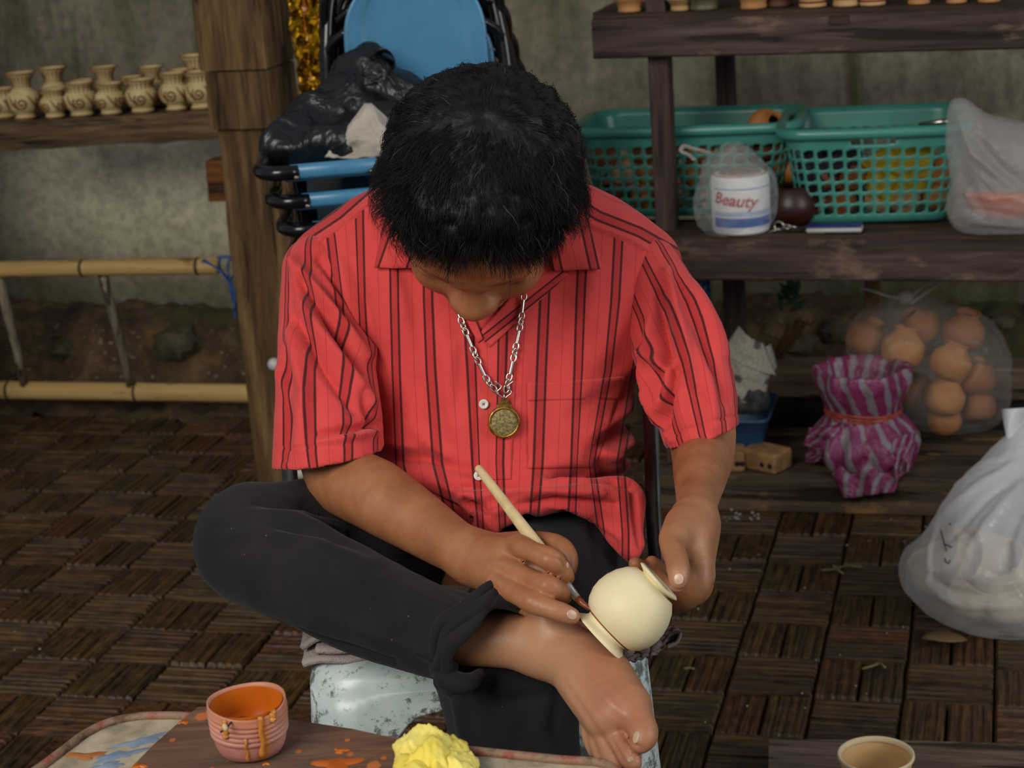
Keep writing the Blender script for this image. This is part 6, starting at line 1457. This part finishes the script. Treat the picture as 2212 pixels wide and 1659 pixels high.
tag(obj('orange_dish', lathe([(.03, 0), (.055, .012), (.068, .035), (.07, .05), (.066, .05), (.05, .02), (0, .012)], 40, A(.1, .15, 1), dq), simple('orange_glaze', '#c4562c', .5, '#d06a3c', 20)), 'orange dish inside the milky bag', 'dish')
# ================================================================== right foreground floor: bench, bags, bin
M_bench = wood('worn_bench_board', 'a', '#362a1f', '#584737', '#705c48', .85, .8, .8, 23., worn='#8a6b42')
BB0 = 3.375; bz = .072
bench = thing('low_bench', RM(-.2, 3.55, 0), 'low worn plank bench on the paving below the rack', 'bench')
ab0, ab1 = aof(1390, 1040, BB0), aof(2330, 1050, BB0)
for k, (b0, b1) in enumerate(((BB0, BB0+.15), (BB0+.156, BB0+.31))):
    n = 26; V = []
    for i in range(n):
        a = ab0+(ab1-ab0)*i/(n-1); e = .003*noise.fractal(Vector((a*6, k*3, 1)), 1, 2, 3)
        for bb, z in ((b0+e, .002 if k == 0 else bz-.03), (b0+e, bz-.004), (b0+.005, bz), (b1, bz), (b1, .002 if k == 0 else bz-.03)): V.append(RM(a, bb, z))
    sharp(obj('board', (np.array(V), gridf(5, n, True)+[list(range(5))[::-1], [(n-1)*5+i for i in range(5)]]), M_bench, bench), 40)
tb = sharp(obj('back_timber', rbox(aof(1600, 820, 3.86), aof(2330, 820, 3.86), 3.86, 3.95, zof(1700, 850, 3.86)-.012, zof(1700, 795, 3.86), .005), wood('grey_timber', 'a', '#5a4a36', '#85705a', '#a08a70', .85, .8, .8, 31.)), 40)
tag(tb, 'grey weathered timber lying behind the blue bin at the foot of the earth bank', 'timber')
sb_ = thing('support_block', RM(aof(1760, 900, 3.9), 3.9, 0), 'dark block carrying the grey timber', 'block')
obj('block', rbox(aof(1660, 880, 3.88), aof(2300, 880, 3.88), 3.885, 3.94, -.02, zof(1700, 850, 3.86)-.0125, .003), simple('dark_block', '#17110c', .9, '#241a12', 30), sb_)
# bricks on the bench
M_hbrick = simple('ochre_brick', '#7d5a36', .9, '#a07a4c', 40, .6, 'World')
def hollow(px, py, w, d, h, rot, label):
    q = W(px, py, BB0+.05); q = A(q[0], q[1], bz+.001); c, s = math.cos(rot), math.sin(rot); ax = LA*c+DE*s; ay = np.cross(ZZ, ax)
    t = thing('brick_piece', q, label, 'brick', 'brick pieces on the low bench')
    V, F = box(q+ZZ*h/2, (w, d, h), (ax, ay, ZZ), .005); V = V+.003*np.c_[fbm(V, 60, 2), fbm(V, 60, 2, 4.), fbm(V, 60, 2, 8.)]; obj('brick_body', (V, F), M_hbrick, t, smooth=False)
    for x in (.14, .36):
        obj('hole', lathe([(.0055, -.0005), (.0052, .0012), (.0, .0012)], 14, -ay, q+ax*w*x+ZZ*h*.42-ay*d*.5, cap0=True), simple('brick_hole', '#0c0806', .95) if 'brick_hole' not in bpy.data.materials else bpy.data.materials['brick_hole'], t)
hollow(1655, 1002, .085, .06, .042, -.5, 'ochre hollow brick piece with two holes on the low bench'); hollow(1588, 1000, .04, .06, .042, .1, 'ochre brick piece half hidden behind the man\'s left arm')
# pink striped bag tied round a pot
def pink_mat():
    t = NT('pink_striped_plastic'); u = t.attr('ustripe'); fr = t.math('FRACT', u); v = t.coord('World'); n = t.noise(v, 60, 4, .6, 1.)
    st = t.ramp(fr, [(.0, 0.0), (.05, 1.0), (.34, 1.0), (.40, 0.0)]); c = t.mix(st, '#7d2a52', '#83777c'); c = t.mix(t.ramp(n, [(.55, 0.0), (.7, .3)]), c, '#a8809a')
    t.bump(n, .5, .006); return t.fin(c, .38, Specular_IOR_Level=.5)
pq = G(1866, 1005, bz); pq = W(1866, 1000, BB0+.085); pq[2] = bz+.001; kP = ((pq-CC)@FW)/FPX
pb = thing('striped_bag', pq, 'pink and grey striped plastic bag tied round a pot with red string', 'bag')
def PZ(py): return W(1866, py, BB0+.085)[2]
rows = [(1010, 74), (985, 104), (955, 112), (925, 104), (900, 84), (884, 77), (868, 82), (845, 92), (820, 100), (800, 99), (792, 94), (800, 84), (818, 78), (845, 70)]
nu = 96; V, US = [], []
zz_ = [PZ(y) for y, r in rows]; zz_ = np.array(zz_); rr_ = np.array([r*kP for y, r in rows]); tt = np.linspace(0, 1, len(rows)); T = np.linspace(0, 1, 60)
zI, rI = crom(tt, zz_, T), crom(tt, rr_, T); zI = np.maximum(zI, bz+.002)
for j in range(60):
    for i in range(nu):
        th = 2*np.pi*i/nu; w = math.exp(-((zI[j]-PZ(884))/.018)**2); low = np.clip((PZ(900)-zI[j])/.09, 0, 1)
        r = rI[j]*(1+(.05*(1-w)+.05*low)*math.sin(9*th+2*math.sin(3*th))+.07*noise.fractal(Vector((math.cos(th)*2, math.sin(th)*2, zI[j]*22)), 1, 2, 3)+.025*w*math.sin(26*th))
        cxo = .012*low*math.sin(1.3)+0; V.append(pq+A(r*math.cos(th), r*math.sin(th), 0)*1.0+A(0, 0, zI[j]-bz)); US.append(th/(2*np.pi)*15+zI[j]*9+.2*noise.fractal(Vector((math.cos(th)*3, math.sin(th)*3, zI[j]*30)), 1, 2, 3))
V = np.array(V); sh = obj('bag_skin', (V, gridf(nu, 60, True)+[list(range(nu))[::-1]]), pink_mat(), pb); fattr(sh, 'ustripe', US); M_pink = sh.data.materials[0]
# skirt of the bag spilling over the bench edge
def skirt(poly, name, seed):
    (a, b, c, d) = [np.array(q, float) for q in poly]; nu, nv = 36, 30; V, U = [], []
    for j in range(nv):
        for i in range(nu):
            u, v = i/(nu-1), j/(nv-1); q = (a*(1-u)+b*u)*(1-v)+(d*(1-u)+c*u)*v; bu = math.sin(math.pi*u)
            bb = q[2]-.030*bu*(1-.4*v)-.010*math.sin(u*13+seed)*v-.008*noise.fractal(Vector((u*4, v*4, seed)), 1, 2, 3)
            V.append(W(q[0], q[1], bb)); U.append(u*4+v*1.8+seed+.25*noise.noise(Vector((u*4, v*4, seed))))
    o = obj(name, shell(V, nu, nv, .0016, outdir=-DE), M_pink, pb); fattr(o, 'ustripe', U+U)
skirt([(1762, 950, BB0+.03), (1965, 955, BB0+.03), (1932, 1062, BB0-.012), (1822, 1078, BB0-.012)], 'bag_skirt', .2)
skirt([(1748, 925, BB0+.05), (1850, 900, BB0+.03), (1836, 1000, BB0+.02), (1735, 960, BB0+.05)], 'bag_fold', 1.1)
skirt([(1738, 975, BB0+.07), (1810, 985, BB0+.05), (1795, 1000, BB0+.05), (1742, 998, BB0+.06)], 'bag_fold', 2.3)
skirt([(1900, 960, BB0+.02), (1978, 930, BB0+.05), (1972, 1010, BB0+.02), (1920, 1050, BB0+.0)], 'bag_fold', 3.4)
th = np.linspace(0, 2*np.pi, 60, endpoint=False); M_str = simple('copper_red_string', '#8a3020', .35, '#b0503a', 80)
for k in range(3): obj('string', tube([pq+A(.0805*77/77*math.cos(t)*kP/.0009*.9, .0805*math.sin(t)*kP/.0009*.9, PZ(884+k*4-4)-bz+.003*math.sin(2*t+k)) for t in th], .0023, 8, closed=True), M_str, pb)
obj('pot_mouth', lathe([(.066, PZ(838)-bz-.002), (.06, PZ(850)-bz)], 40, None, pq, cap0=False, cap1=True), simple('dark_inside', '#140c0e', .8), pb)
# big clear bag of brown pots
cbq = lambda x, y, b=BB0+.20: W(x, y, b)
gq = cbq(2000, 925); 
blobs = [(cbq(1990, 730), (.125, .10, .065)), (cbq(1915, 745), (.07, .08, .07)), (cbq(2070, 790), (.10, .09, .09)), (cbq(2010, 850), (.13, .09, .07)), (cbq(2100, 875), (.06, .07, .04)), (cbq(1965, 665), (.035, .03, .03))]
V, F = crumple('cb', blobs, .005, .004, 16, None, it=3, k=.05, cuts=[Half(A(0, 0, bz+.001), -ZZ)], seed=2.)
cb2 = thing('clear_bag', A(gq[0], gq[1], bz), 'large knotted clear bag full of brown clay pots on the low bench', 'bag'); obj('bag_film', (V, F), plastic_film('clear_bag_film_large', (.55, .52, .48), .18, .15, 22), cb2)
M_hand = plastic_film('knot_film', (.6, .58, .58), .6, .25, 40)
V, F = sphere(cbq(1957, 640), (.016, .012, .014), 14, 10); V = V+.003*np.c_[fbm(V, 90, 2), fbm(V, 90, 2, 3.), fbm(V, 90, 2, 5.)]; obj('knot', (V, F), M_hand, cb2)
for pth, r in (([(1955, 645), (1920, 640), (1885, 628), (1858, 622)], .006), ([(1965, 645), (1985, 625), (2010, 605), (2030, 590)], .0075), ([(1968, 655), (2000, 632), (2030, 610), (2042, 595)], .0075)):
    obj('bag_handle', tube(spline([cbq(x, y) for x, y in pth], 20), r, 8, flat=.5), M_hand, cb2)
big = [(1870, 735, 44), (1950, 755, 46), (2053, 785, 44), (2080, 720, 46), (1990, 705, 40), (2040, 860, 44), (2110, 820, 40), (2115, 880, 36), (1975, 845, 42), (2040, 905, 38)]
blab = ['leftmost brown pot in the large clear bag', 'brown pot second from the left in the large clear bag', 'bright ochre pot in the centre of the large clear bag', 'brown pot at the upper right in the large clear bag', 'brown pot at the top of the large clear bag', 'ochre pot standing below the bright central pot in the bag', 'reddish pot at the right side of the large clear bag', 'reddish pot at the lower right corner of the clear bag', 'dark pot at the lower left of the large clear bag', 'ochre pot lying at the bottom of the large clear bag']
for n_, (x, y, r) in enumerate(big):
    b = BB0+.20-(.02 if n_ in (2, 1, 5) else -.02); q = W(x, y, b); k = ((q-CC)@FW)/FPX; o = bpy.data.objects.new('clay_pot', potm[(1, 0, 0, 1, 1, 0, 1, 1, 1, 0)[n_]]); COL.objects.link(o)
    s = r*k/.036; o.scale = (s,)*3; o.rotation_euler = rng.uniform(-.7, .7, 3); o.location = Vector(q)-o.rotation_euler.to_matrix() @ Vector((0, 0, .028*s)); tag(o, blab[n_], 'pot', 'brown pots in the large clear bag')
    if o.location.z < bz+.012: o.location.z = bz+.012
# blue bin with newspaper
M_bin = simple('blue_bin_plastic', '#163a58', .45, '#1f4c6e', 10)
binb = BB0+.10; bq_ = W(1600, 950, binb+.04); bq_[2] = bz+.001
bt = thing('blue_bin', bq_, 'blue plastic bin with crumpled newspaper beside the man\'s left arm', 'bin')
zt = .098; V, F = [], []
for (f, z) in ((.60, 0), (.62, .004), (.80, zt*.5), (.98, zt*.92), (1.03, zt*.94), (1.03, zt), (.98, zt), (.94, zt*.93), (.6, .01)):
    for i in range(60):
        x, y = rrect(i/60, .066*f, .092*f, .022*f); V.append(bq_+LA*x+DE*y+ZZ*z)
V = np.array(V); obj('bin_wall', (V, gridf(60, 9, True)+[list(range(60))[::-1]]), M_bin, bt)
def news_mat():
    t = NT('newsprint'); v = t.coord('UV') if False else t.coord('World'); vv = t.new('ShaderNodeMapping'); vv.inputs['Rotation'].default_value = (0, .55, 0); t.link(v, vv.inputs[0])
    w = t.new('ShaderNodeTexWave'); w.bands_direction = 'Z'; t.link(vv.outputs[0], w.inputs['Vector']); w.inputs['Scale'].default_value = 95; w.inputs['Distortion'].default_value = 1.0
    n = t.noise(vv.outputs[0], 300, 2); m = t.noise(vv.outputs[0], 22, 2, .3)
    tx = t.math('MULTIPLY', t.ramp(w.outputs['Fac'], [(.45, 0.0), (.6, 1.0)]), t.ramp(n, [(.42, 0.0), (.5, 1.0)])); c = t.mix(t.math('MULTIPLY', tx, .65), '#a39b8a', '#3a3733')
    c = t.mix(t.ramp(m, [(.58, 0.0), (.62, .85)]), c, '#3f3c38'); return t.fin(c, .9)
M_news = news_mat(); nw = thing('newspaper', W(1625, 830, binb), 'crumpled sheet of newspaper sticking out of the blue bin', 'newspaper')
def nsheet(poly, amp, seed):
    (a, b, c, d) = [W(x, y, bb) for x, y, bb in poly]; nu = nv = 18; V = []
    for j in range(nv):
        for i in range(nu):
            u, v = i/(nu-1), j/(nv-1); q = (a*(1-u)+b*u)*(1-v)+(d*(1-u)+c*u)*v; V.append(q-DE*(amp*noise.fractal(Vector((u*3, v*3, seed)), 1, 2, 3)+.02*math.sin(math.pi*u)))
    obj('sheet', shell(V, nu, nv, .0012), M_news, nw)
nsheet([(1596, 704, binb+.03), (1648, 742, binb+.025), (1676, 812, binb+.01), (1558, 762, binb+.0)], .003, 1.); nsheet([(1558, 762, binb), (1664, 806, binb+.01), (1652, 862, binb+.0), (1572, 862, binb-.01)], .007, 3.); nsheet([(1650, 745, binb+.05), (1664, 742, binb+.05), (1679, 790, binb+.05), (1664, 812, binb+.03)], .002, 6.)
V, F = crumple('n', [(W(1600, 862, binb), (.030, .03, .020)), (W(1628, 862, binb), (.024, .03, .018))], .004, .010, 22, None, it=1); obj('wad', (V, F), simple('grey_newsprint', '#1f1e1d', .9, '#4a4743', 60, .3, 'World'), nw, smooth=False)
# blue netting bundle behind the sleeve
nb = thing('netted_bundle', W(1515, 700, 3.62), 'white bundle wrapped in blue netting under the rack', 'bundle'); nb0, nb1 = W(1508, 700, 3.62), W(1502, 600, 3.62)
obj('bundle_core', tube([nb0, nb0*.5+nb1*.5, nb1], [.028, .026, .024], 20), simple('white_sacking', '#8f8a84', .8), nb); M_net = simple('blue_net', '#1d3f8a', .5)
T_, N_, B_ = frames([nb0, nb0*.5+nb1*.5, nb1])
for k in range(7):
    for sg in (-1, 1):
        obj('net_cord', tube([nb0+(nb1-nb0)*s+.0275*(math.cos(sg*s*5+k*.9)*N_[0]+math.sin(sg*s*5+k*.9)*B_[0]) for s in np.linspace(0, 1, 16)], .0026, 5), M_net, nb)
# bundle of cut sticks with leaves
stk = thing('stick_bundle', onbank(1680, 770), 'bundle of cut twigs with green leaves leaning by the earth bank', 'twigs'); M_stk = simple('twig_bark', '#5a3d22', .85, '#7d5c34', 60, .3, 'World'); M_lf = simple('green_leaf', '#2c4a2c', .6, '#42683c', 30, 0, 'World')
for k in range(9):
    x0, y0 = 1676+rng.uniform(-8, 12), 770+rng.uniform(-8, 6); x1, y1 = 1700+k*6+rng.uniform(-6, 6), 690+rng.uniform(-10, 14)
    obj('stick', tube([W(x0, y0, 3.93), W((x0+x1)/2+2, (y0+y1)/2, 3.92), W(x1, y1, 3.91)], [.0035, .003, .0025], 6), M_stk, stk)
obj('stick', tube(spline([W(1722, 690, 3.91), W(1735, 695, 3.90), W(1752, 700, 3.89), W(1757, 692, 3.89)], 12), .0022, 6), M_stk, stk)
for k in range(11):
    x, y = 1695+rng.uniform(-8, 28), 660+rng.uniform(-40, 14); an = rng.uniform(-2.6, -.3); q = W(x, y, 3.90); d = math.cos(an)*RT-math.sin(an)*UP; w = math.sin(an)*RT+math.cos(an)*UP; V = []
    for i in range(7):
        s = i/6; wd = .0065*math.sin(math.pi*(s*.9+.08))
        for e in (-1, 0, 1): V.append(q+d*s*.045+w*e*wd-FW*.004*abs(e)+FW*.004*s)
    obj('leaf', shell(V, 3, 7, .0006), M_lf, stk)
# white bag of clay cups on the paving
wq = lambda x, y, Z=3.08: P(x, y, Z)
blobs = [(wq(2020, 1230, 3.10), (.055, .06, .055)), (wq(2080, 1250, 3.02), (.09, .08, .055)), (wq(2170, 1240, 3.02), (.12, .10, .10)), (wq(2150, 1120, 3.08), (.085, .08, .085)), (wq(2190, 1040, 3.12), (.055, .06, .06)), (wq(2215, 985, 3.14), (.03, .04, .05)), (wq(2240, 1280, 2.98), (.10, .08, .055))]
cutf = Half(A(0, 0, .004), -ZZ)
V, F = crumple('wb', blobs, .004, .0, 9, None, it=3, k=.06, cuts=[cutf]); N = vnormals(V, F)
wf = [([(2190, 1000), (2100, 1060), (2030, 1120)], 9, .006), ([(2200, 1030), (2130, 1080), (2060, 1160)], 9, -.007), ([(2212, 1040), (2150, 1110), (2090, 1190)], 10, .008), ([(2225, 1080), (2190, 1150), (2170, 1230)], 10, -.006), ([(2030, 1110), (2010, 1180), (2005, 1260), (2060, 1310)], 5, .006), ([(1990, 1230), (2060, 1280), (2150, 1290), (2212, 1270)], 8, -.006), ([(2000, 1270), (2080, 1310), (2212, 1310)], 8, .005), ([(2060, 1240), (2140, 1265), (2212, 1255)], 6, .004), ([(2212, 1120), (2190, 1180), (2195, 1240)], 10, .006)]
V = creases(V, N, wf); N = vnormals(V, F); V = V+N*(.0025*(1-np.abs(fbm(V, 14, 3, 3.))*2))[:, None]
wb = thing('white_bag', A(wq(2130, 1300)[0], wq(2130, 1300)[1], 0), 'knotted translucent white bag of clay cups on the paving at the right edge', 'bag')
M_wfilm = plastic_film('white_bag_film', (.95, .95, .95), .42, .14, 14, (.10, .24, .45))
wbo = obj('bag_film', (V, F), M_wfilm, wb); wb_bvh = BVHTree.FromPolygons([tuple(v) for v in V], F.tolist())
V = []
for j in range(12):
    for i in range(10):
        u, v = i/9, j/11; V.append(P(2168+(u-.5)*8+u*(75)*(1-.3*v)+v*18, 884+v*110-u*6, 3.13-.02*math.sin(u*5+v*2)))
obj('bag_ear', shell(V, 10, 12, .0012), M_wfilm, wb)
M_pen = simple('blue_pen', '#1d2260', .5)
for pth in ([(2032, 1145), (2036, 1162), (2044, 1190)], [(2051, 1130), (2053, 1134)], [(2042, 1176), (2050, 1179), (2056, 1182)], [(2041, 1206), (2043, 1214), (2049, 1217), (2052, 1210)]):
    q = [cast(wb_bvh, x, y)[0] for x, y in pth]
    if all(k is not None for k in q): obj('pen_mark', tube([k-FW*.0012 for k in q], .0011, 5), M_pen, wb)
M_buff = simple('buff_cup_clay', '#dcc091', .75, '#ecd6ae', 14, .15, rand=True)
cups = [(2075, 1200, 3.06, .040, 35, 'cup lying on its side showing its rim inside the white bag'), (2135, 1205, 3.06, .045, 20, 'round pale cup in the middle of the white bag'), (2015, 1245, 3.12, .036, 80, 'cup at the left corner of the white bag'), (2100, 1285, 3.02, .040, 100, 'cup at the bottom of the white bag'), (2190, 1240, 3.04, .045, 60, 'cup at the right edge of the white bag'), (2180, 1300, 2.99, .04, 120, 'cup at the lower right of the white bag')]
for x, y, Z, r, an, lab in cups:
    q = wq(x, y, Z); an = math.radians(an); d = nrm(-math.cos(an)*RT+math.sin(an)*UP*.5-FW*.35); q[2] = max(q[2], r+.012)
    tag(obj('clay_cup', lathe([(0, -r*.8), (r*.55, -r*.8), (r*.95, -r*.3), (r, r*.3), (r*.9, r*.8), (r*.98, r*.95), (r*.92, r*.93), (r*.85, r*.75), (r*.9, r*.2), (r*.5, -r*.6), (0, -r*.65)], 36, d, q, cap0=False), M_buff, org=q), lab, 'cup', 'clay cups in the white bag')
# straws and crumbs on the paving
M_straw = simple('straw', '#6e6238', .8, '#8a7c4a', 40)
for n_, (pth, lab) in enumerate((([(1775, 1232), (1800, 1230), (1830, 1222), (1862, 1225)], 'thin grass stem on the paving left of the white bag'), ([(1862, 1445), (1880, 1440), (1900, 1434), (1912, 1442)], 'curled straw on the paving above the bottom right board'), ([(1478, 1444), (1490, 1443), (1500, 1445)], 'short straw scrap near the man\'s foot'), ([(1800, 1222), (1812, 1232), (1822, 1240)], 'short grass blade crossing the thin stem'))):
    tag(obj('straw', tube(spline([G(x, y, .006) for x, y in pth], 14), .0022, 6), M_straw), lab, 'straw', 'straws on the paving')
parts = []
for k in range(60):
    x, y = (rng.uniform(1560, 1640), rng.uniform(1100, 1125)) if k < 16 else (rng.uniform(1420, 2000), rng.uniform(1120, 1560)) if k < 40 else (rng.uniform(10, 420), rng.uniform(900, 1450))
    q = G(x, y, .003); r = rng.uniform(.0015, .004) if k < 16 else rng.uniform(.001, .0022); V, F = sphere(q, (r, r*1.3, r*.6), 6, 4); parts.append((V, F))
c = obj('crumbs', join(parts), simple('white_crumb', '#a09a8c', .8), smooth=False); c['kind'] = 'stuff'; tag(c, 'tiny white crumbs scattered over the brick paving', 'crumbs')
